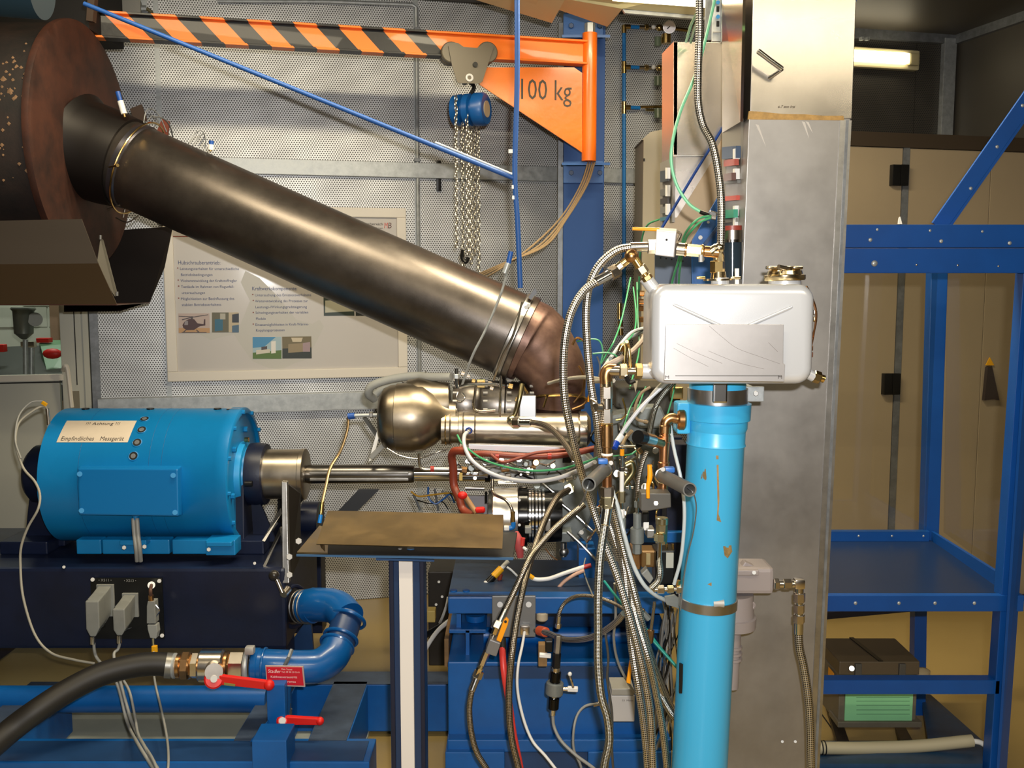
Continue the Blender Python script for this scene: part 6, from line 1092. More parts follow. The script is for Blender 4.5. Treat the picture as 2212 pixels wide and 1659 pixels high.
part(al, 'gauge_rim', cyl(WP(1446, 58, .07), WP(1446, 58, .11), R_(14, 5.3, 60), 28), M('gauge_rim', '8a8684', .6, .35)); part(al, 'gauge_dial', cyl(WP(1446, 58, .11), WP(1446, 58, .112), R_(12, 5.3, 60), 28), M('gauge_dial', 'd6c8c8', rough=.3)); part(al, 'gauge_needle', prism([WP(1441, 61, .113), WP(1450, 53, .113), WP(1451, 54, .113), WP(1442, 63, .113)], WN * .001), blackm, smooth=False)
part(al, 'regulator', cyl(WP(1439, 74, .06), WP(1439, 94, .06), .026, 16), brass); part(al, 'clear_bowl', cyl(WP(1421, 80, .06), WP(1421, 100, .06), .018, 12), M('bowl_green_grey')); wcyl('branch', 1458, 62, 1490, 66, 4, brass); wcyl('branch', 1425, 60, 1436, 62, 5, brass)
wcyl('ball_valve_body', 1338, 655, 1338, 690, 5, brass); wcyl('pipe', 1340, 684, 1340, 694, 5, airb); wcyl('nozzle', 1340, 692, 1340, 710, 6, brass); wcyl('washer', 1340, 706, 1340, 709, 9, white); wcyl('tail', 1340, 709, 1341, 724, 6, brass)
# ================================================================ TANK, STANDPIPE
YK = 2.18
tk = thing('silver_tank', 'bright silver rounded rectangular oil tank with stamped ribs', 'tank', P(1580, 825, YK + .1))
x0, x1 = P(1406, 715, YK + .03).x, P(1752, 715, YK + .03).x; z1, z0 = P(1580, 614, YK + .02).z, P(1580, 829, YK + .02).z
bm = bmesh.new(); bmesh.ops.create_cube(bm, size=1.0, matrix=Matrix.Translation(((x0 + x1) / 2, YK + .09, (z0 + z1) / 2)) @ Matrix.Diagonal((x1 - x0, .18, z1 - z0, 1)))
ve = [e for e in bm.edges if abs((e.verts[0].co - e.verts[1].co).y) > .1]; bmesh.ops.bevel(bm, geom=ve, offset=.035, segments=7, profile=.5, affect='EDGES')
he = [e for e in bm.edges if abs((e.verts[0].co - e.verts[1].co).y) < .01 and len(e.link_faces) == 2 and e.calc_face_angle() > .8]; bmesh.ops.bevel(bm, geom=he, offset=.022, segments=5, profile=.5, affect='EDGES')
bm.verts.ensure_lookup_table(); part(tk, 'shell', ([v.co.copy() for v in bm.verts], [tuple(v.index for v in f.verts) for f in bm.faces], None), silver); bm.free()
for (ax_, ay, bx_, by) in ((1453, 657, 1560, 706), (1712, 662, 1610, 706)):
    a, b = P(ax_, ay, YK), P(bx_, by, YK); n = V(0, 0, R_(4, YK, 700)); part(tk, 'stamped_rib', tube([a, a.lerp(b, .1), a.lerp(b, .9), b], [.001, R_(4.2, YK, 700), R_(4.5, YK, 700), R_(4.5, YK, 700)], 10, 4), silver)
shp = thing('shield_plate', 'scratched grey steel plate standing before the silver tank', 'plate', P(1565, 822, YK - .03))
part(shp, 'plate', pprism([(1440, 700), (1693, 701), (1692, 785), (1696, 788), (1694, 825), (1435, 822), (1438, 705)], YK - .022, .004), M('scratched_sheet', (.42, .40, .39), .8, .42, var=.1, vs=3), smooth=False, bev=.0008)
part(shp, 'fold_line', pbox(1459, 811, 1688, 812.5, YK - .0235, .002), grey_dk, smooth=False)
scm = M('scratch_dark', '8f8580', .6, .5)
for pl in ([(1532, 704), (1560, 728), (1592, 752), (1640, 770), (1685, 786)], [(1462, 742), (1500, 760), (1560, 785)], [(1455, 752), (1490, 772), (1530, 792)], [(1530, 758), (1590, 782), (1650, 797)], [(1660, 740), (1680, 760)]): part(shp, 'scratch', tube([P(x, y, YK - .0222) for x, y in pl], .00025, 4), scm)
for x in (1437, 1681): text_part(shp, 'M', P(x, 818, YK - .0235), V(R_(8, YK, 800), 0, 0), V(0, 0, R_(7, YK, 800)), ink)
part(tk, 'neck', cyl(P(1394, 600, YK + .1), P(1418, 632, YK + .1), R_(15, YK, 610), 24), silver); part(tk, 'top_boss', cyl(P(1555, 600, YK + .1), P(1555, 616, YK + .1), R_(20, YK, 600), 28), silver); part(tk, 'filler_neck', cyl(P(1695, 600, YK + .1), P(1695, 618, YK + .1), R_(36, YK, 600), 32), silver)
brs = M('pale_brass', (.8, .66, .42), 1, .2)
fc = part(tk, 'filler_cap', lathe(P(1695, 606, YK + .1), P(1695, 570, YK + .1), [(0, R_(44, YK, 600)), (.003, R_(46, YK, 600)), (.012, R_(46, YK, 600)), (.014, R_(40, YK, 600)), (.022, R_(38, YK, 600)), (.024, R_(34, YK, 600)), (.03, R_(30, YK, 600))], 40), brs)
for dx in (-28, 0, 26): part(fc, 'cap_lug', box(P(1695 + dx, 578, YK + .08), (.022, .03, .008)), brs, bev=.003)
part(fc, 'cap_lever', cyl(P(1682, 576, YK + .05), P(1712, 582, YK + .08), .005, 10), nickel)
part(tk, 'union_flange', lathe(P(1552, 606, YK + .1), P(1552, 560, YK + .1), [(0, R_(34, YK, 600)), (.004, R_(34, YK, 600)), (.005, R_(18, YK, 600)), (.02, R_(16, YK, 600))], 24), brs); part(tk, 'wing_tab', box(P(1589, 600, YK + .08), (.022, .01, .006)), brs, bev=.002); part(tk, 'wing_tab', box(P(1514, 600, YK + .08), (.02, .01, .006)), brass, bev=.002); part(tk, 'white_plug', cyl(P(1592, 615, YK + .12), P(1592, 580, YK + .12), R_(5, YK, 600), 12), white)
part(tk, 'union_nut', hexn(P(1550, 590, YK + .1), P(1550, 563, YK + .1), R_(17, YK, 580)), brass, smooth=False); part(tk, 'union_elbow', tube(pts3([(1550, 566, YK + .1), (1550, 545, YK + .1), (1545, 535, YK + .12)]), R_(10, YK, 560), 16), brs)
part(tk, 'drain_stub', cyl(P(1738, 803, YK + .09), P(1758, 814, YK + .09), R_(12, YK, 800), 20), silver); part(tk, 'drain_nut', hexn(P(1757, 812, YK + .09), P(1772, 817, YK + .09), R_(14, YK, 800)), brass, smooth=False); part(tk, 'drain_plug', cyl(P(1771, 816, YK + .09), P(1780, 819, YK + .09), R_(9, YK, 800), 12), brass)
part(tk, 'outlet_stub', cyl(P(1415, 803, YK + .09), P(1387, 802, YK + .09), R_(17, YK, 800), 24), silver); part(tk, 'outlet_nut', hexn(P(1388, 802, YK + .09), P(1372, 802, YK + .09), R_(18, YK, 800)), brass, smooth=False); part(tk, 'outlet_pipe', cyl(P(1373, 802, YK + .09), P(1354, 802, YK + .09), R_(8, YK, 800), 14), nickel)
part(tk, 'outlet_nut', hexn(P(1355, 802, YK + .09), P(1338, 802, YK + .09), R_(17, YK, 800)), brs, smooth=False); part(tk, 'outlet_pipe', cyl(P(1340, 802, YK + .09), P(1308, 801, YK + .1), R_(12, YK, 800), 18), nickel); part(tk, 'vent_hook', tube(pts3([(1362, 800, YK + .1), (1360, 770, YK + .1), (1357, 745, YK + .1), (1354, 738, YK + .08)]), R_(4, YK, 780), 10), brass); part(tk, 'dark_clip', tube(pts3([(1352, 812, YK + .07), (1360, 826, YK + .07), (1372, 822, YK + .07)]), R_(5, YK, 800), 8), blackm); part(tk, 'pointed_tab', prism([P(1367, 822, YK + .07), P(1378, 822, YK + .07), P(1373, 848, YK + .07)], (0, .004, 0)), brs, smooth=False)
part(tk, 'left_tab', prism([P(1398, 700, YK + .12), P(1405, 665, YK + .12), P(1405, 720, YK + .12), P(1396, 735, YK + .12)], (0, .005, 0)), M('tab_gold', 'a88c50', .4, .4), smooth=False)
for pl in ([(1742, 618, YK + .05), (1756, 650, YK + .05), (1763, 680, YK + .05), (1758, 720, YK + .06), (1750, 760, YK + .08)], [(1745, 622, YK + .08), (1762, 665, YK + .08), (1762, 700, YK + .08), (1752, 735, YK + .1)]): part(tk, 'copper_wire', tube(pts3(pl), .0022, 6), copper)
for y, m in ((675, nickel), (690, brass), (735, copper), (752, copper), (766, M('rust_dark', '5a3420', rough=.6))): part(tk, 'wire_clip', box(P(1761 if y < 700 else 1752, y, YK + .06), (.008, .008, .012)), m, bev=.002)
YSP = 2.36
sp_ = thing('blue_standpipe', 'thick chipped sky blue standpipe under the silver tank', 'standpipe', (P(1528, 1659, YSP).x, YSP, 0))
xc = P(1543, 1050, YSP).x; rS = R_(61, YSP, 1050)
zt2 = P(1543, 900, YSP).z
bx = P(1549, 890, YSP).x; bq = P(1511, 1659, YSP)
def AX(z): return bx + (bq.x - bx) * (zt2 - z) / (zt2 - bq.z)
xc = bx - .004
part(sp_, 'pipe', lathe((AX(0), YSP, 0), (AX(zt2), YSP, zt2), [(0, rS), (zt2 - .07, rS), (zt2 - .066, rS + .003), (zt2 - .06, rS + .001), (zt2, rS + .001)], 56), sky)
zc1, zc0 = P(1543, 868, YSP).z, P(1543, 905, YSP).z
part(sp_, 'collar', lathe((xc + .004, YSP, zc0 - .03), (xc + .005, YSP, zc1), [(0, rS), (.01, rS + .004), (.028, rS + .004), (.03, rS + .010), (zc1 - zc0 + .03 - .002, rS + .011), (zc1 - zc0 + .03, rS)], 56), sky)
part(sp_, 'collar_lug', pbox(1463, 871, 1492, 938, YSP - .03, .06), sky, smooth=False, bev=.006); part(sp_, 'collar_lug', pbox(1601, 876, 1613, 905, YSP - .03, .06), sky, smooth=False, bev=.004)
part(sp_, 'top_stub', cyl((xc + .004, YSP, zc1 - .01), (xc + .004, YSP, P(1543, 820, YSP).z), rS * .98, 48), sky)
part(sp_, 'band_clamp', lathe((xc + .004, YSP, P(1543, 871, YSP).z), (xc + .004, YSP, P(1543, 838, YSP).z), [(0, rS + .001), (.001, rS + .003), (P(1543, 838, YSP).z - P(1543, 871, YSP).z, rS + .003)], 56), steel)
part(sp_, 'clamp_bridge', pbox(1541, 826, 1572, 871, YSP - rS - .012, .02), steel_b, smooth=False, bev=.004)
cb_ = part(sp_, 'fixing_bracket', pbox(1610, 835, 1651, 868, YSP + .02, .008), galv, smooth=False, bev=.002); part(cb_, 'bolt', hexn(P(1633, 850, YSP + .02), P(1633, 850, YSP + .008), R_(6, YSP)), galv, smooth=False)
part(sp_, 'support_arm', box2((P(1640, 850, YSP).x, YSP + .028, P(1640, 868, YSP).z), (P(1650, 850, YSP).x, YC2, P(1640, 845, YSP).z)), galv, smooth=False)
zk = P(1520, 1300, YSP).z; part(sp_, 'lower_clamp', lathe((AX(zk - .012), YSP, zk - .012), (AX(zk + .02), YSP, zk + .02), [(0, rS + .001), (.001, rS + .003), (.024, rS + .003), (.025, rS + .001)], 56), steel); part(sp_, 'clamp_screw', cyl(P(1540, 1303, YSP - .06), P(1563, 1303, YSP - .06), R_(10, 2.3), 14), galv)
part(sp_, 'name_plate', pbox(1468, 1435, 1475, 1498, YSP - .035, .01), blackm, smooth=False)
chipm = M('bare_rust_chip', '8a7248', rough=.6, var=.25, vs=80)
def onpipe(px, py): 
    q = P(px, py, YSP - rS); xc = AX(q.z); dx = max(-rS * .95, min(rS * .95, q.x - xc)); q2 = P(px, py, YSP - math.sqrt(rS * rS - dx * dx)); return V(q2.x, YSP - math.sqrt(max(1e-6, rS * rS - (q2.x - xc) ** 2)) - .0008, q2.z)
for blob in ([(1546, 984), (1552, 984), (1552, 992), (1547, 992)], [(1548, 1004), (1552, 1004), (1554, 1080), (1552, 1110), (1558, 1128), (1548, 1124), (1550, 1090)], [(1562, 1180), (1580, 1178), (1582, 1192), (1572, 1206), (1565, 1200)], [(1528, 1262), (1537, 1258), (1537, 1266)], [(1521, 935), (1527, 935), (1527, 941), (1521, 941)], [(1545, 936), (1550, 936), (1550, 944), (1545, 944)]):
    part(sp_, 'paint_chip', prism([onpipe(x, y) for x, y in blob], (0, .0006, 0)), chipm, smooth=False)
# gearbox pump behind the standpipe
gx = thing('pump_housing', 'mauve grey cast pump housing clamped behind the standpipe', 'pump', P(1600, 1480, 2.5))
part(gx, 'arm_block', pbox(1575, 1228, 1672, 1284, 2.48, .1), mauve, smooth=False, bev=.01); part(gx, 'top_rib', prism([P(1600, 1228, 2.5), P(1610, 1214, 2.5), P(1640, 1228, 2.5)], (0, .03, 0)), mauve, smooth=False, bev=.003); part(gx, 'cap_plate', pbox(1590, 1232, 1640, 1244, 2.47, .02), mauve, smooth=False, bev=.003); part(gx, 'screw', cyl(P(1629, 1237, 2.47), P(1629, 1237, 2.46), .005, 10), galv)
part(gx, 'shell', lathe(P(1585, 1282, 2.52), P(1585, 1360, 2.52), [(0, .05), (.06, .052), (.062, .058), (.09, .056), (.092, .03)], 28), mauve); part(gx, 'lower_shell', cyl(P(1585, 1355, 2.52), P(1578, 1485, 2.52), .02, 20), mauve)
for y in (1395, 1408, 1420): part(gx, 'rib', cyl(P(1583, y, 2.52), P(1583, y + 5, 2.52), .024, 20), mauve)
part(gx, 'lug', ring(P(1622, 1308, 2.5), (0, 1, 0), R_(7, 2.5), R_(4, 2.5), 20), mauve); part(gx, 'lug_web', prism([P(1600, 1290, 2.5), P(1625, 1290, 2.5), P(1618, 1304, 2.5), P(1602, 1318, 2.5)], (0, .02, 0)), mauve, smooth=False)
rh = thing('right_braided_hose', 'braided steel hose hanging from an elbow right of the standpipe', 'hose', P(1752, 1659, 2.45))
chainf(rh, (1671, 1262, 2.48), (1716, 1262, 2.48), [('nut', 0, .25, 13, 6, nickel), ('stem', .2, .5, 9, 14, nickel), ('nut', .45, .85, 12, 6, nickel), ('stem', .8, 1.0, 9, 14, nickel)]); part(rh, 'elbow', box(P(1726, 1260, 2.48), (.026, .026, .026)), nickel, bev=.005)
chainf(rh, (1727, 1268, 2.48), (1725, 1370, 2.48), [('stem', 0, .15, 9, 14, nickel), ('nut', .12, .32, 13, 6, nickel), ('stem', .3, .38, 8, 14, chrome), ('nut', .36, .55, 12, 6, nickel), ('stem', .5, .6, 9, 14, chrome), ('nut', .58, .76, 13, 6, nickel), ('ferrule', .74, 1.0, 10, 16, steel_b)])
part(rh, 'hose', tube(pts3([(1725, 1368, 2.48), (1727, 1400, 2.48), (1736, 1440, 2.48), (1745, 1500, 2.48), (1750, 1570, 2.48), (1753, 1720, 2.48)]), R_(9.5, 2.48), 14), braid)
# ================================================================ FITTINGS AND VALVES BETWEEN ENGINE AND STANDPIPE
v1 = thing('lever_valve', 'ball valve with grey block and orange handle above the tank', 'valve', P(1440, 535, 2.28))
chainf(v1, (1400, 533, 2.28), (1550, 545, 2.26), [('hex_end', .0, .12, 8, 6, zinc), ('stem', .1, .24, 5, 12, nickel), ('body', .40, .56, 14, 20, nickel), ('body_ring', .52, .56, 15, 20, bronze), ('hex_end', .54, .78, 13, 6, M('pale_brass')), ('collar', .76, .80, 15, 20, brass), ('tee', .80, 1.02, 12, 18, bronze)])
part(v1, 'actuator_block', hexa([P(1415, 551, 2.24), P(1456, 556, 2.24), P(1458, 556, 2.30), P(1418, 551, 2.30), P(1418, 498, 2.24), P(1462, 501, 2.24), P(1463, 494, 2.30), P(1420, 491, 2.30)]), M('block_white_alu', 'b8b4b4', .4, .35), smooth=False, bev=.002); part(v1, 'block_hole', cyl(P(1440, 518, 2.24), P(1440, 518, 2.238), .0025, 12), dark)
part(v1, 'orange_handle', tube(pts3([(1424, 496, 2.27), (1395, 495, 2.27), (1366, 494, 2.27)]), [R_(4, 2.27), R_(3.5, 2.27)], 10, 0), amber); part(v1, 'clip', tube(pts3([(1462, 500, 2.27), (1470, 506, 2.27), (1464, 520, 2.27)]), R_(3, 2.27), 8), nickel)
part(v1, 'clamp_screw', cyl(P(1514, 550, 2.24), P(1514, 566, 2.24), R_(5, 2.24), 12), steel_b); part(v1, 'elbow', tube(pts3([(1534, 546, 2.26), (1548, 538, 2.26), (1554, 552, 2.27), (1552, 568, 2.28)]), R_(11, 2.27), 14), M('pale_brass'))
part(v1, 'bulb', ball(P(1553, 536, 2.26), R_(12, 2.27), 14), M('pale_brass'))
ct2 = thing('sight_glass', 'dark clear filter bowl behind the elbow on the tank', 'filter', P(1585, 600, 2.5)); part(ct2, 'cap', cyl(P(1582, 498, 2.5), P(1582, 520, 2.5), R_(22, 2.5), 24), nickel); part(ct2, 'bowl', cyl(P(1582, 520, 2.5), P(1582, 604, 2.5), R_(20, 2.5), 24), M('bowl_smoke', '2a3640', .2, .12)); part(ct2, 'red_band', cyl(P(1582, 488, 2.5), P(1582, 498, 2.5), R_(20, 2.5), 24), M('band_red', '8a3a30', rough=.4)); part(ct2, 'ring', cyl(P(1582, 518, 2.5), P(1582, 524, 2.5), R_(23, 2.5), 24), chrome)
e1 = thing('brass_elbow', 'bent brass elbow with bright nuts at the tank left shoulder', 'elbow', P(1365, 560, 2.27))
chainf(e1, (1318, 592, 2.28), (1362, 556, 2.28), [('pin', 0, .4, 3, 8, nickel), ('nut', .35, .6, 9, 6, M('pale_brass')), ('stem', .55, 1.0, 9, 14, brass)]); part(e1, 'bend', ball(P(1364, 553, 2.27), R_(15, 2.27), 14), bronze)
chainf(e1, (1366, 552, 2.27), (1400, 604, 2.27), [('stem', .05, .5, 10, 14, brass), ('nut', .45, .75, 13, 6, M('pale_brass')), ('stem', .7, .88, 7, 12, brass), ('nut', .84, 1.02, 12, 6, brass)])
def vstack(t, x0, y0, x1, y1, Y, segs): chainf(t, (x0, y0, Y), (x1, y1, Y), segs)
st1 = thing('valve_stack', 'upright stack of bronze fittings left below the tank', 'pipe stack', P(1312, 1090, 2.3))
part(st1, 'elbow', tube(pts3([(1330, 800, 2.28), (1314, 800, 2.28), (1309, 812, 2.28), (1310, 828, 2.28)]), R_(14, 2.28), 18), bronze)
vstack(st1, 1310, 822, 1312, 1100, 2.28, [('collar', .0, .05, 14, 20, M('pale_brass')), ('hex_end', .04, .14, 14, 6, nickel), ('body', .13, .22, 13, 20, nickel), ('hex_end', .21, .33, 13, 6, nickel), ('ring', .325, .345, 14, 20, brass), ('bronze_sleeve', .34, .51, 14, 20, bronze), ('pipe', .5, .58, 11, 16, bronze), ('white_ring', .56, .58, 13, 20, white), ('bronze_sleeve', .58, .70, 13, 20, bronze), ('pipe', .68, .84, 11, 16, copper), ('nut', .82, .9, 15, 6, nickel), ('nut', .9, .99, 15, 6, zinc)])
part(st1, 'side_cock', cyl(P(1296, 881, 2.27), P(1286, 880, 2.26), R_(9, 2.27), 16), nickel); part(st1, 'cock_lever', tube(pts3([(1288, 868, 2.25), (1276, 862, 2.25), (1278, 878, 2.25), (1284, 890, 2.25)]), R_(2.5, 2.25), 8), nickel)
st2 = thing('valve_stack', 'upright stack of copper pipe and valve block beside the standpipe', 'pipe stack', P(1430, 1260, 2.3))
part(st2, 'union', cyl(P(1480, 906, 2.34), P(1462, 906, 2.34), R_(24, 2.34), 26, ch=.004), bronze); part(st2, 'elbow', tube(pts3([(1466, 906, 2.34), (1450, 903, 2.34), (1438, 912, 2.34), (1436, 930, 2.34)]), R_(11, 2.34), 18), bronze)
vstack(st2, 1437, 918, 1428, 1180, 2.34, [('socket', 0, .07, 13, 20, bronze), ('copper_pipe', .06, .34, 11, 20, copper), ('socket', .08, .14, 12.5, 20, copper), ('socket', .30, .40, 13, 20, copper), ('copper_pipe', .38, .60, 11, 20, copper), ('socket', .54, .62, 13, 20, copper), ('hex_end', .80, .98, 13, 6, zinc), ('body_ring', .76, .82, 14, 20, zinc), ])
part(st2, 'side_tee', cyl(P(1428, 958, 2.33), P(1404, 950, 2.30), R_(12, 2.3), 18), bronze); part(st2, 'side_nut', cyl(P(1412, 952, 2.31), P(1388, 946, 2.28), R_(14, 2.3), 20, ch=.004), nickel); part(st2, 'side_plug', cyl(P(1390, 946, 2.28), P(1378, 944, 2.26), R_(15, 2.28), 20), blackm)
part(st2, 'valve_block', pprism([(1385, 1066, 2.27), (1449, 1066, 2.27), (1450, 1096, 2.27), (1400, 1104, 2.27), (1385, 1104, 2.27)], 2.27, .05), grey_dk, smooth=False, bev=.002); part(st2, 'block_screw', cyl(P(1417, 1087, 2.27), P(1417, 1087, 2.262), .005, 12), brass); part(st2, 'orange_lever', tube(pts3([(1400, 1076, 2.25), (1400, 1050, 2.25), (1404, 1030, 2.25), (1403, 1004, 2.25)]), [R_(4, 2.25), R_(4.5, 2.25), R_(6, 2.25), R_(5, 2.25)], 12), amber)
vstack(st2, 1426, 1150, 1424, 1215, 2.33, [('stem', 0, .15, 10, 14, brass), ('nut', .05, .3, 13, 6, zinc), ('stem', .28, 1.0, 5, 12, chrome)])
for i, (x0, y0, x1, y1, rx, lb) in enumerate(((1308, 1012, 1272, 1046, 15, 'grey plastic tube with frayed wire, pointing down left of the valve stack'), (1428, 1026, 1490, 1058, 15, 'grey plastic tube with dangling wire, in front of the sky blue standpipe'))):
    t = thing('sensor_sleeve', lb, 'sensor', P(x0, y0, 2.3)); a, b = P(x0, y0, 2.24), P(x1, y1, 2.05)
    part(t, 'sleeve', pipe_open(a, b, R_(rx, 2.15), .003), pvc); part(t, 'bottom', cyl(a.lerp(b, .5), a.lerp(b, .52), R_(rx, 2.15) - .003, 18), M('sleeve_inside', '2c2d2e', rough=.6)); part(t, 'clamp_ring', ring(a.lerp(b, .06), b - a, R_(rx + 1, 2.22), .002, 28), steel_b)
    part(t, 'blue_clip', box(P(x0 + (-6 if i == 0 else 18), y0 - 16 if i == 0 else y0 - 12, 2.22), (.022, .02, .012)), M('clip_blue', '2a64b0', rough=.4), bev=.003); part(t, 'clip_screw', cyl(P(x0 + (10 if i == 0 else 6), y0 - 12, 2.2), P(x0 + (12 if i == 0 else 4), y0 - 12, 2.19), .005, 10), nickel)
    wr = [(x1 + 2, y1 - 6, 2.08), (x1 - 4, y1 + 10, 2.06), (x1 - 10, y1 + 28, 2.1), (x1 - 20, y1 + 46, 2.2)] if i == 0 else [(x1 - 4, y1 - 4, 2.08), (x1 + 8, y1 + 8, 2.06), (x1 + 14, y1 + 40, 2.1), (x1 + 8, y1 + 90, 2.15), (x1 - 4, y1 + 140, 2.2), (x1 - 14, y1 + 200, 2.24), (x1 - 20, y1 + 260, 2.26)]
    part(t, 'wire', tube(pts3(wr), R_(2.2 if i == 0 else 1.5, 2.1), 7), galv_d)
mv = thing('small_valves', 'cluster of slim steel needle fittings between the two pipe stacks', 'fittings', P(1345, 1120, 2.5))
vstack(mv, 1344, 960, 1342, 1200, 2.5, [('stem', 0, .2, 4, 10, steel_b), ('yellow_clip', .04, .1, 5, 8, amber), ('nut', .2, .24, 6, 6, chrome), ('slim_body', .24, .42, 5, 12, white), ('nut', .42, .52, 8, 6, zinc), ('stem', .5, .6, 4, 10, chrome), ('white_block', .58, .66, 7, 6, white), ('grey_block', .66, .76, 10, 8, grey_cast)])
for pl in ([(1318, 962, 2.48), (1345, 964, 2.48), (1372, 964, 2.48)], [(1352, 1053, 2.5), (1368, 1053, 2.5)], [(1360, 1047, 2.49), (1360, 1058, 2.49)]): part(mv, 'cross_handle', tube(pts3(pl), R_(2.6, 2.5), 8, 0), chrome)
part(mv, 'dark_pipe', tube(pts3([(1352, 1006, 2.6), (1364, 1002, 2.6), (1366, 1020, 2.6), (1352, 1040, 2.6), (1346, 1052, 2.6)]), R_(8, 2.6), 12), M('olive_pipe'))
vstack(mv, 1377, 1070, 1376, 1190, 2.5, [('stem', 0, .12, 4, 10, chrome), ('nut', .1, .22, 7, 6, grey_cast), ('stem', .2, .32, 4, 10, chrome), ('regulator_body', .32, .62, 9, 20, grey_cast), ('bell', .58, .86, 15, 20, grey_cast), ('nut', .84, 1.05, 10, 6, grey_cast)])
part(mv, 'side_knob', pbox(1398, 1144, 1415, 1163, 2.48, .05), steel_g, smooth=False, bev=.003); part(mv, 'black_tape', pbox(1388, 1106, 1402, 1130, 2.5, .02), blackm, smooth=False, bev=.004); part(mv, 'white_tag', pbox(1390, 1128, 1402, 1146, 2.5, .015), white, smooth=False, bev=.002)
sv = thing('solenoid_valve', 'bronze solenoid valve with black coil low beside the standpipe', 'valve', P(1400, 1260, 2.55))
part(sv, 'bronze_body', pprism([(1365, 1185), (1384, 1178), (1386, 1225), (1384, 1232), (1366, 1228)], 2.55, .06), bronze, smooth=False, bev=.006); part(sv, 'bronze_block', pbox(1386, 1190, 1416, 1226, 2.53, .06), M('coil_bronze', '7a5c34', .6, .4), smooth=False, bev=.004); part(sv, 'block_label', pbox(1396, 1196, 1405, 1220, 2.525, .006), M('label_gold', 'a8966c', .3, .4), smooth=False); part(sv, 'black_coil', pbox(1416, 1190, 1458, 1262, 2.5, .07), blackm, smooth=False, bev=.004); part(sv, 'coil_label', pbox(1439, 1195, 1455, 1227, 2.495, .006), M('label_pale', 'b5b2a4', rough=.5), smooth=False)
for x in (1440, 1453): part(sv, 'post', cyl(P(x, 1175, 2.52), P(x, 1192, 2.52), R_(3, 2.5), 8), brass)
part(sv, 'plug_body', prism([P(1385, 1240, 2.46), P(1398, 1228, 2.46), P(1412, 1250, 2.46), P(1404, 1262, 2.46)], (0, .03, 0)), grey_pl, smooth=False, bev=.003)
hl = thing('manifold', 'row of steel unions leading into the standpipe clamp', 'manifold', P(1440, 1272, 2.4))
chainf(hl, (1402, 1274, 2.36), (1480, 1272, 2.36), [('nut', 0, .14, 10, 6, nickel), ('nut', .22, .42, 10, 6, nickel), ('stem', .1, .95, 5, 10, nickel), ('nut', .5, .68, 9, 6, zinc), ('nut', .74, .92, 11, 6, steel_b)]); part(hl, 'brass_cap', cyl(P(1463, 1262, 2.36), P(1463, 1254, 2.36), R_(7, 2.36), 12), brass); part(hl, 'mount_plate', pprism([(1436, 1290), (1458, 1286), (1475, 1300), (1472, 1316), (1440, 1306)], 2.38, .01), grey_cast, smooth=False)
# ================================================================ HOSES IN FRONT
def bh_(lb, pl, r=9, m=braid, ends='', **k): return hose('braided_hose', lb, 'hose', pl, r, m, ends, **k)
bh_('long braided steel hose falling from the ceiling to the tank elbow', [(1511, -30, 2.3), (1511, 60, 2.3), (1508, 150, 2.3), (1508, 220, 2.3), (1518, 270, 2.3), (1538, 310, 2.28), (1551, 370, 2.27), (1558, 440, 2.26), (1557, 540, 2.26)], 8.5, seg=14)
t = bh_('braided hose arching left from the orange handled valve', [(1400, 533, 2.28), (1365, 534, 2.28), (1330, 542, 2.28), (1295, 572, 2.28), (1274, 615, 2.28), (1266, 670, 2.28), (1268, 740, 2.28), (1276, 830, 2.28), (1288, 900, 2.28), (1296, 970, 2.3), (1312, 1050, 2.34), (1332, 1130, 2.36), (1352, 1210, 2.36), (1378, 1310, 2.34), (1400, 1400, 2.36), (1432, 1490, 2.44), (1466, 1560, 2.52), (1490, 1620, 2.56), (1500, 1720, 2.6)], 8.5, ends='s', seg=14)
bh_('braided hose looping from the brass elbow, leftmost of the pair', [(1318, 592, 2.28), (1296, 604, 2.27), (1262, 628, 2.26), (1236, 670, 2.25), (1222, 725, 2.24), (1217, 790, 2.24), (1220, 860, 2.24), (1232, 925, 2.25), (1246, 985, 2.27), (1262, 1040, 2.3), (1280, 1095, 2.32), (1305, 1170, 2.3), (1335, 1250, 2.28), (1362, 1340, 2.26), (1385, 1430, 2.25), (1402, 1520, 2.25), (1408, 1600, 2.25), (1412, 1720, 2.25)], 9, ends='s', seg=14)
bh_('fat dull braided hose hanging straight below the left valve stack', [(1312, 1096, 2.28), (1306, 1140, 2.26), (1296, 1210, 2.22), (1292, 1290, 2.2), (1292, 1360, 2.2), (1292, 1430, 2.2), (1298, 1500, 2.2), (1312, 1550, 2.2), (1316, 1600, 2.2), (1306, 1650, 2.2), (1298, 1720, 2.2)], 9.5, m=braid_bw, ends='s', seg=14)
bh_('braided hose running down right of the straight dull one', [(1322, 1090, 2.4), (1336, 1160, 2.38), (1348, 1230, 2.36), (1356, 1310, 2.34), (1365, 1400, 2.32), (1378, 1480, 2.3), (1390, 1560, 2.3), (1398, 1640, 2.3), (1402, 1720, 2.3)], 8.5, seg=14)
bh_('braided hose fanning out towards the standpipe foot', [(1300, 1080, 2.42), (1322, 1150, 2.4), (1350, 1240, 2.38), (1375, 1340, 2.33), (1402, 1430, 2.3), (1420, 1510, 2.34), (1432, 1580, 2.36), (1440, 1650, 2.38), (1446, 1720, 2.4)], 8, seg=14)
bh_('rearmost braided hose ending behind the standpipe foot', [(1384, 1330, 2.5), (1392, 1400, 2.48), (1410, 1460, 2.46), (1438, 1520, 2.45), (1466, 1560, 2.45), (1500, 1590, 2.5)], 8.5, m=braid_bw, seg=14)
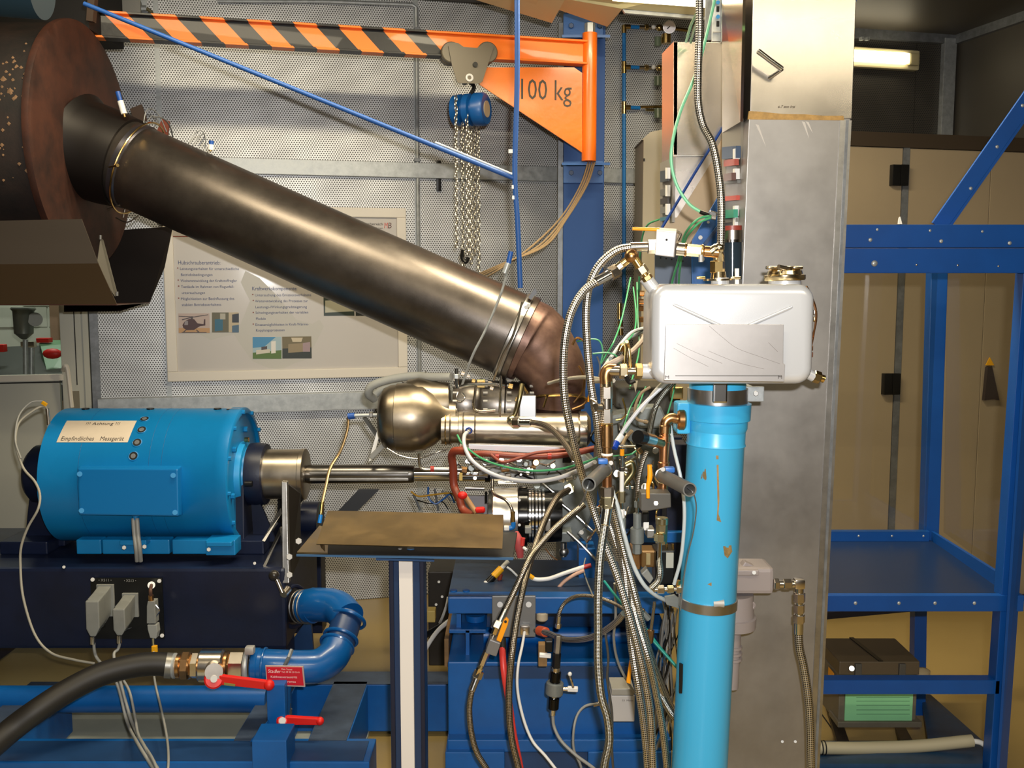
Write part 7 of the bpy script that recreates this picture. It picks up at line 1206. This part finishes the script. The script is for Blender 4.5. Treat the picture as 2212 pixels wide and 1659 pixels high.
bh_('bent dull braided hose from the engine nut, left front', [(1228, 1058, 3.3), (1206, 1072, 3.2), (1186, 1105, 3.1), (1165, 1155, 3.0), (1148, 1205, 2.9), (1130, 1270, 2.8), (1116, 1340, 2.75), (1106, 1410, 2.7), (1100, 1480, 2.7), (1100, 1540, 2.7), (1106, 1600, 2.7), (1120, 1660, 2.7), (1128, 1720, 2.7)], 7.5, m=braid_d, seg=12)
bh_('second dull braided hose crossing down to the small lever valve', [(1262, 1090, 2.9), (1225, 1118, 2.88), (1190, 1150, 2.86), (1160, 1185, 2.84), (1140, 1215, 2.8), (1112, 1275, 2.76), (1090, 1320, 2.74), (1078, 1345, 2.72)], 7, m=braid_d, ends='e', seg=12)
lv = thing('hose_lever_valve', 'small grey block valve with orange lever in the left hose', 'valve', P(1055, 1420, 2.7))
chainf(lv, (1077, 1346, 2.71), (1030, 1462, 2.71), [('nut', .06, .2, 8, 6, M('pale_brass')), ('stem', .18, .36, 5, 12, nickel), ('hex_body', .52, .78, 8, 6, nickel), ('stem', .7, .88, 6, 12, zinc), ('nut', .84, .98, 8, 6, M('pale_brass'))])
part(lv, 'valve_block', prism([P(1058, 1381, 2.68), P(1082, 1390, 2.68), P(1072, 1419, 2.68), P(1048, 1411, 2.68)], (0, .05, 0)), M('valve_grey', '7b7a7c', .4, .4), smooth=False, bev=.003); part(lv, 'orange_lever', prism([P(1072, 1383, 2.67), P(1088, 1340, 2.67), P(1094, 1335, 2.67), P(1099, 1340, 2.67), P(1097, 1350, 2.67), P(1082, 1388, 2.67)], (0, .012, 0)), amber, smooth=False, bev=.002); part(lv, 'lever_hole', cyl(P(1092, 1343, 2.67), P(1092, 1343, 2.668), .004, 10), dark)
bh_('dull braided hose curling to the floor below the small lever valve', [(1030, 1464, 2.71), (1020, 1490, 2.7), (1014, 1530, 2.7), (1018, 1580, 2.7), (1030, 1625, 2.7), (1056, 1670, 2.7), (1070, 1720, 2.7)], 6.5, m=braid_d, ends='s', seg=12)
rdh = thing('red_hose', 'soft bright red hose with black end hanging in front of the stand', 'hose', P(1110, 1590, 2.72))
part(rdh, 'hose', tube(pts3([(1085, 1385, 2.78), (1086, 1420, 2.74), (1090, 1460, 2.72), (1100, 1520, 2.72), (1110, 1590, 2.72), (1124, 1660, 2.72), (1130, 1720, 2.72)]), R_(7.5, 2.75), 12), redhose)
part(rdh, 'end_sleeve', cyl(P(1085, 1380, 2.78), P(1086, 1414, 2.75), R_(8.5, 2.76), 14), black)
hose('white_cable', 'thin white cable hanging from the grey bracket socket', 'cable', [(1133, 1365, 2.98), (1128, 1395, 2.94), (1119, 1440, 2.9), (1118, 1490, 2.88), (1130, 1550, 2.86), (1150, 1600, 2.84), (1180, 1635, 2.82), (1215, 1680, 2.8)], 3.2, white)
bh_('braided hose curving level from the grey bracket to the hose bundle', [(1158, 1361, 2.98), (1185, 1368, 2.9), (1220, 1381, 2.8), (1265, 1380, 2.7), (1300, 1366, 2.6), (1330, 1345, 2.5), (1348, 1325, 2.45)], 6.5, seg=12)
solo('orange_grommet', 'orange rubber grommet around the level braided hose', 'grommet', cyl(P(1164, 1362, 2.97), P(1180, 1366, 2.93), R_(11, 2.95), 14, ch=.004), M('grommet_orange', 'c8542e', rough=.5))
solo('cream_cap', 'cream round cap right of the grey bracket', 'cap', cyl(P(1171, 1340, 3.05), P(1171, 1322, 3.05), R_(13, 3.05), 18, ch=.004), M('cap_cream', 'bcae94', rough=.5))
hose('sensor_hose', 'thin steel hose arching over from the pressure sensor', 'hose', [(1206, 1348, 2.8), (1208, 1325, 2.8), (1222, 1300, 2.8), (1250, 1287, 2.78), (1290, 1290, 2.74), (1330, 1305, 2.7), (1352, 1320, 2.65)], 4, braid_d, 's')
ps = thing('pressure_sensor', 'dark steel pressure sensor with round flange hanging before the stand', 'sensor', P(1195, 1540, 2.78))
chainf(ps, (1206, 1372, 2.8), (1194, 1545, 2.8), [('upper_body', 0, .22, 8, 6, steel_g), ('hex_body', .22, .42, 9, 6, blackm), ('collar', .40, .46, 9, 18, nickel), ('black_neck', .45, .62, 12, 18, M('gloss_black')), ('flange', .58, .74, 19, 24, grey_cast), ('steel_core', .46, .80, 7, 16, steel_b), ('lower_body', .78, .92, 12, 18, M('gloss_black')), ('gland', .9, 1.0, 6, 12, steel_b)])
part(ps, 'side_outlet', cyl(P(1212, 1488, 2.8), P(1246, 1489, 2.8), R_(5, 2.8), 12), nickel); part(ps, 'side_nut', hexn(P(1226, 1488, 2.8), P(1248, 1489, 2.8), R_(7, 2.8)), white, smooth=False); part(ps, 'thumb_lever', tube(pts3([(1238, 1484, 2.78), (1234, 1470, 2.76), (1230, 1458, 2.76)]), R_(3, 2.8), 8), nickel); part(ps, 'lever_ball', ball(P(1231, 1456, 2.76), R_(5, 2.76), 10), white)
part(ps, 'wood_block', pbox(1163, 1393, 1182, 1440, 2.85, .03), M('wood_block', '8a6a40', rough=.7, var=.25, streak=(3, 3, .3)), smooth=False, bev=.002); part(ps, 'white_nut', hexn(P(1165, 1415, 2.83), P(1190, 1417, 2.83), R_(6, 2.83)), white, smooth=False); part(ps, 'black_plug', pbox(1178, 1385, 1194, 1409, 2.82, .03), blackm, smooth=False, bev=.003)
hose('sensor_cable', 'grey cable leaving the pressure sensor to the floor right', 'cable', [(1194, 1545, 2.8), (1197, 1570, 2.8), (1212, 1600, 2.78), (1245, 1632, 2.76), (1285, 1662, 2.75), (1320, 1700, 2.75)], 3.6, cable_g)
hose('sensor_cable', 'grey cable looping down left of the pale lettered box', 'cable', [(1292, 1520, 2.85), (1265, 1525, 2.84), (1247, 1545, 2.82), (1239, 1580, 2.8), (1240, 1620, 2.8), (1256, 1660, 2.8), (1262, 1720, 2.8)], 2.8, cable_g)
solo('cable_plug', 'steel plug on the cable left of the pale lettered box', 'connector', cyl(P(1280, 1523, 2.85), P(1296, 1519, 2.86), R_(5, 2.85), 12), nickel)
bh_('braided hose emerging over the air duct into the bundle', [(1122, 912, 3.3), (1150, 912, 3.28), (1180, 920, 3.2), (1205, 940, 3.1), (1225, 965, 3.0), (1240, 990, 2.9)], 6.5, m=braid_d, ends='s', seg=12)
hose('white_hose', 'milky white hose sagging in a wide arc under the air duct', 'hose', [(1011, 932, 3.34), (1003, 942, 3.3), (1004, 965, 3.26), (1020, 995, 3.22), (1055, 1020, 3.18), (1100, 1035, 3.15), (1150, 1040, 3.1), (1200, 1034, 3.05), (1245, 1018, 3.0), (1285, 998, 2.9)], 4.6, M('hose_white', 'c8c8cc', rough=.3))
solo('blue_collar', 'blue push in collar at the end of the milky white hose', 'fitting', ring(P(1013, 930, 3.33), (0, 1, .2), R_(6, 3.33), R_(2, 3.33), 20), M('collar_blue', '28408a', rough=.4))
hose('green_hose', 'thin green tube following the milky white hose arc', 'tube', [(988, 940, 3.34), (1000, 960, 3.3), (1040, 990, 3.22), (1090, 1008, 3.16), (1150, 1017, 3.1), (1210, 1013, 3.05), (1260, 1000, 3.0), (1300, 985, 2.9)], 2.4, green)
hose('milky_hose', 'milky tube slanting down from the valve stack to the floor', 'tube', [(1322, 1058, 2.38), (1336, 1100, 2.36), (1350, 1160, 2.34), (1368, 1220, 2.34), (1390, 1262, 2.34), (1415, 1285, 2.36), (1440, 1298, 2.4)], 4.6, clear)
hose('milky_hose', 'milky tube hanging between copper stack and standpipe', 'tube', [(1448, 920, 2.36), (1456, 970, 2.34), (1470, 1030, 2.32), (1478, 1090, 2.31), (1477, 1150, 2.31), (1470, 1210, 2.32), (1456, 1262, 2.34)], 4, clear)
hose('milky_hose', 'milky tube rising from a blue plug to behind the tank', 'tube', [(1330, 960, 2.5), (1350, 925, 2.5), (1385, 880, 2.5), (1420, 845, 2.5), (1450, 820, 2.5)], 4.5, M('hose_white'))
pc = thing('push_connector', 'white and blue push connector under the rising milky tube', 'connector', P(1330, 965, 2.48)); part(pc, 'white_part', cyl(P(1343, 941, 2.49), P(1333, 955, 2.48), R_(7, 2.5), 12), white); part(pc, 'blue_part', cyl(P(1333, 955, 2.48), P(1327, 968, 2.47), R_(7, 2.5), 12), M('collar_deep_blue', '0f3fa4', rough=.35))
bh_('black flecked hose dropping behind the copper stack, upper one', [(1458, 822, 2.5), (1434, 850, 2.5), (1416, 880, 2.5), (1406, 920, 2.52), (1400, 960, 2.54)], 6, m=braid_bw)
bh_('braided hose bending down from behind the black plug', [(1398, 975, 2.5), (1388, 1000, 2.5), (1380, 1035, 2.5), (1377, 1075, 2.5)], 5.5, m=braid_d)
bh_('short sleeved hose bending under the copper stack', [(1424, 1212, 2.32), (1426, 1235, 2.3), (1422, 1255, 2.3), (1408, 1270, 2.3)], 7, m=braid_bw)
def gt(lb, pl, r=2.0, m=green, nm='green_tube', **k): return hose(nm, lb, 'tube', pl, r, m, seg=7, **k)
gt('pale green tube falling from the ceiling beside the braided hose', [(1548, -20, 2.5), (1530, 60, 2.48), (1512, 130, 2.46), (1495, 180, 2.44), (1470, 240, 2.42), (1454, 300, 2.4), (1450, 350, 2.4), (1462, 400, 2.4), (1488, 440, 2.4), (1514, 458, 2.4)], 3.6, green_p)
gt('short pale green tube curving above the sheet duct, left one', [(1504, 30, 2.6), (1492, 55, 2.8), (1482, 90, 3.1)], 3, green_p); gt('short pale green tube curving above the sheet duct, right one', [(1512, 36, 2.6), (1500, 60, 2.8), (1492, 92, 3.1)], 3, green_p)
mn = thing('wire_junction', 'small steel terminal with black sleeve joining green tubes', 'terminal', P(1538, 466, 2.38)); part(mn, 'black_sleeve', cyl(P(1513, 458, 2.4), P(1530, 464, 2.39), R_(4.5, 2.4), 10), blackm); part(mn, 'terminal', hexn(P(1532, 460, 2.38), P(1548, 464, 2.38), R_(6, 2.4)), steel_b, smooth=False); part(mn, 'terminal', hexn(P(1536, 470, 2.38), P(1546, 472, 2.38), R_(4, 2.4)), nickel, smooth=False)
gt('green tube bending from the terminal down to the slate plate, upper', [(1534, 466, 2.38), (1510, 472, 2.4), (1490, 490, 2.42), (1476, 515, 2.5), (1466, 560, 2.6), (1452, 610, 2.7), (1440, 680, 2.8)], 2.5)
gt('green tube bending from the terminal down to the slate plate, lower', [(1536, 470, 2.38), (1512, 480, 2.4), (1494, 498, 2.42), (1480, 520, 2.5), (1470, 570, 2.6), (1466, 615, 2.7), (1466, 680, 2.8)], 2.5)
gt('green wire arching beside the orange handle', [(1424, 474, 3.2), (1400, 485, 3.3), (1388, 510, 3.4), (1382, 560, 3.5), (1380, 640, 3.6)], 2.0)
for i, (pl, lb) in enumerate((([(1362, 600, 3.6), (1352, 650, 3.5), (1340, 700, 3.4), (1325, 740, 3.3), (1310, 765, 3.3), (1296, 790, 3.3)], 'thin green wire slanting from the air line, leftmost'), ([(1368, 620, 3.6), (1374, 680, 3.5), (1368, 720, 3.4), (1340, 750, 3.3), (1308, 780, 3.3)], 'thin green wire bowing beside the air line'), ([(1376, 610, 3.6), (1378, 700, 3.5), (1380, 760, 3.4), (1360, 840, 3.2)], 'thin green wire hanging beside the beige cabinet'), ([(1246, 738, 3.3), (1270, 733, 3.3), (1294, 736, 3.3), (1302, 760, 3.3), (1296, 790, 3.3)], 'dark green wire loop right of the rusty elbow'), ([(1280, 764, 3.2), (1310, 762, 3.2), (1330, 768, 3.2), (1338, 785, 3.2)], 'green tipped wire above the outlet nuts'), ([(1395, 835, 2.9), (1378, 880, 2.85), (1355, 925, 2.8), (1330, 955, 2.75)], 'green tube beside the rising milky tube'), ([(1460, 820, 2.6), (1452, 860, 2.6), (1442, 895, 2.6)], 'short green tube below the tank corner'), ([(1296, 1000, 2.8), (1300, 990, 2.8), (1330, 985, 2.7), (1360, 982, 2.6), (1374, 974, 2.6)], 'green wire ring around the needle fittings'), ([(1382, 845, 2.9), (1362, 880, 2.9), (1345, 930, 2.8)], 'short dark green wire in the cluster'), )):
    gt(lb, pl, 1.8)
for i, (pl, r, m, lb) in enumerate((([(1318, 775, 3.2), (1340, 745, 3.3), (1365, 718, 3.4), (1395, 708, 3.5)], 4, clear, 'milky tube arching from the fittings, upper'), ([(1300, 800, 3.2), (1325, 765, 3.3), (1350, 735, 3.4), (1398, 712, 3.5)], 4, clear, 'milky tube arching from the fittings, lower'), ([(1310, 790, 2.9), (1345, 772, 2.9), (1370, 755, 3.0), (1392, 728, 3.1), (1398, 700, 3.1)], 6, M('flat_cable', 'b8a89c', rough=.5), 'pale flat cable rising left of the tank'), ([(1185, 828, 3.1), (1215, 820, 3.0), (1255, 815, 2.8), (1290, 818, 2.6), (1312, 822, 2.5)], 4, M('tube_cream', 'b0aa9c', rough=.4), 'cream tube level across the rusty elbow'), ([(1275, 824, 2.7), (1300, 823, 2.5), (1325, 822, 2.4)], 5, M('tube_cream'), 'cream tube stub into the bronze stack'), ([(1405, 836, 2.6), (1385, 850, 2.6), (1372, 880, 2.6), (1376, 905, 2.6), (1400, 912, 2.6)], 3, cable_b, 'tan wire loop under the tank corner'), ([(1440, 818, 2.5), (1410, 850, 2.5), (1385, 890, 2.5)], 3.5, M('tube_cream'), 'cream tube slanting under the tank'), ([(1236, 745, 3.3), (1246, 730, 3.3), (1260, 736, 3.3), (1262, 742, 3.3)], 2.6, bronze, 'bronze wire hook above the rusty elbow'), ([(1250, 790, 3.3), (1256, 800, 3.3), (1262, 820, 3.3), (1258, 845, 3.3), (1240, 870, 3.3)], 2.4, bronze, 'bronze wire hanging beside the rusty elbow'), ([(1290, 770, 3.2), (1296, 790, 3.2), (1294, 815, 3.2)], 2, galv_d, 'thin grey wire left of the bronze elbow'), ([(1275, 850, 3.1), (1262, 872, 3.1), (1236, 884, 3.1)], 2.4, bronze, 'bronze wire curling under the outlet ring'), ([(1345, 860, 2.7), (1352, 890, 2.7), (1344, 904, 2.7), (1330, 908, 2.7)], 2, brass, 'brass wire loop right of the bronze stack'), ([(1366, 930, 2.6), (1352, 945, 2.6), (1344, 962, 2.5)], 4, cable_b, 'tan sheathed lead ending in the needle fitting'))):
    hose('lead', lb, 'tube', pl, r, m, seg=8)
solo('orange_rod', 'orange yellow rod standing beside the twin braided hoses', 'rod', tube(pts3([(1276, 782, 2.3), (1276, 830, 2.3), (1274, 868, 2.3)]), [R_(3.5, 2.3), R_(5, 2.3)], 12), amber)
gf = thing('brass_hook_valve', 'small hooked brass valve left of the tank outlet', 'valve', P(1345, 800, 2.9)); part(gf, 'hook', tube(pts3([(1338, 758, 2.9), (1344, 746, 2.9), (1350, 750, 2.9), (1348, 790, 2.9)]), R_(5, 2.9), 10), brass)
hose('teal_cables', 'teal cable slanting down behind the hose bundle, upper', 'cable', [(1305, 1255, 2.7), (1340, 1300, 2.65), (1400, 1372, 2.6), (1470, 1450, 2.55)], 3, teal); hose('teal_cables', 'teal cable slanting down behind the hose bundle, lower', 'cable', [(1375, 1330, 2.66), (1420, 1392, 2.62), (1466, 1446, 2.6)], 3.4, teal)
hose('grey_hose', 'grey tube running from bundle towards the white box', 'tube', [(1328, 1260, 2.7), (1330, 1330, 2.75), (1326, 1380, 2.8), (1335, 1430, 2.85), (1360, 1480, 2.88), (1385, 1510, 2.9)], 3, cable_g)
hose('grey_hose', 'dark thin tube hanging left of the orange strip', 'tube', [(1308, 1370, 2.4), (1314, 1420, 2.4), (1312, 1470, 2.4), (1322, 1540, 2.4), (1322, 1620, 2.4), (1328, 1700, 2.4)], 2.8, M('tube_dark', '4a4844', .3, .4))
solo('orange_strip', 'orange handle strip hanging beside the pale lettered box', 'handle', prism([P(1361, 1425, 2.5), P(1366, 1427, 2.5), P(1362, 1478, 2.5), P(1353, 1475, 2.5)], (0, .01, 0)), amber, smooth=False, bev=.002)
pn = thing('pneumatic_fitting', 'chrome fitting slanting in front of the top beam', 'fitting', P(1390, 1320, 2.5)); chainf(pn, (1368, 1300, 2.5), (1402, 1338, 2.5), [('barrel', 0, .5, 5, 14, chrome), ('collar', .48, .6, 8, 14, nickel), ('head', .62, 1.0, 7, 6, grey_cast)])
vb = thing('brass_drop', 'brass pipe with nut hanging above the teal cables', 'pipe', P(1405, 1400, 2.55)); chainf(vb, (1414, 1300, 2.55), (1400, 1410, 2.55), [('tube', 0, .6, 3.5, 10, nickel), ('nut', .55, .8, 8, 6, bronze), ('tail', .8, 1.0, 4, 10, M('olive_pipe'))])
random.seed(5)
wbn = thing('wire_bundle', 'loose bundle of dark and grey wires behind the standpipe', 'wires', P(1445, 1600, 2.75))
for i in range(16):
    x0 = random.uniform(1430, 1468); y0 = random.uniform(1290, 1330)
    pl = [(x0, y0, 2.75), (x0 + random.uniform(-14, 10), y0 + 60, 2.75), (x0 + random.uniform(-20, 12), y0 + 130, 2.75), (x0 + random.uniform(-24, 4), y0 + 210, 2.75), (x0 + random.uniform(-40, 0), y0 + 300, 2.75)]
    part(wbn, 'wire', tube(pts3(pl), R_(random.choice([1.6, 2.2, 3.0]), 2.75), 6), (blackm, cable_g, galv_d, M('tube_dark'))[i % 4])
# clutter of fittings between duct and tank: one fuel control unit with its unions
fu = thing('fuel_control_unit', 'grey fuel control unit with many unions behind the hose bundle', 'control unit', P(1330, 1140, 3.1))
part(fu, 'body', pprism([(1300, 900), (1420, 880), (1440, 930), (1425, 1040), (1380, 1110), (1310, 1120), (1290, 1040)], 3.1, .2), M('unit_grey', '5c605e', .5, .45, var=.3, vs=25), smooth=False, bev=.012)
part(fu, 'grey_cover', pprism([(1375, 880), (1428, 878), (1440, 905), (1438, 925), (1380, 925)], 3.02, .08), grey_cast, smooth=False, bev=.006); part(fu, 'dark_block', pprism([(1330, 835), (1470, 835), (1470, 905), (1380, 900), (1330, 880)], 3.2, .2), M('block_dark2', '3a372f', .4, .45, var=.3, vs=20), smooth=False, bev=.006); part(fu, 'brass_union', pbox(1452, 836, 1476, 862, 2.9, .04), brass, smooth=False, bev=.003)
for i in range(46):
    x = random.uniform(1285, 1425); y = random.uniform(880, 1130); Y = random.uniform(2.9, 3.06); r = random.uniform(3, 9); mm = random.choice([nickel, steel_b, steel_g, blackm, zinc, grey_cast, bronze, brass, chrome]); q = random.random()
    if q < .4: part(fu, 'union_nut', hexn(P(x, y, Y), P(x + random.uniform(-10, 10), y + r * 2, Y), R_(r, Y)), mm, smooth=False)
    elif q < .65: part(fu, 'round_cap', cyl(P(x, y, Y), P(x, y, Y - .03), R_(r, Y), 14, ch=.002), mm)
    else: part(fu, 'line', tube(pts3([(x, y, Y), (x + random.uniform(-20, 20), y + random.uniform(15, 30), Y - .04), (x + random.uniform(-30, 30), y + random.uniform(40, 70), Y)]), R_(2.4, Y), 6), mm)
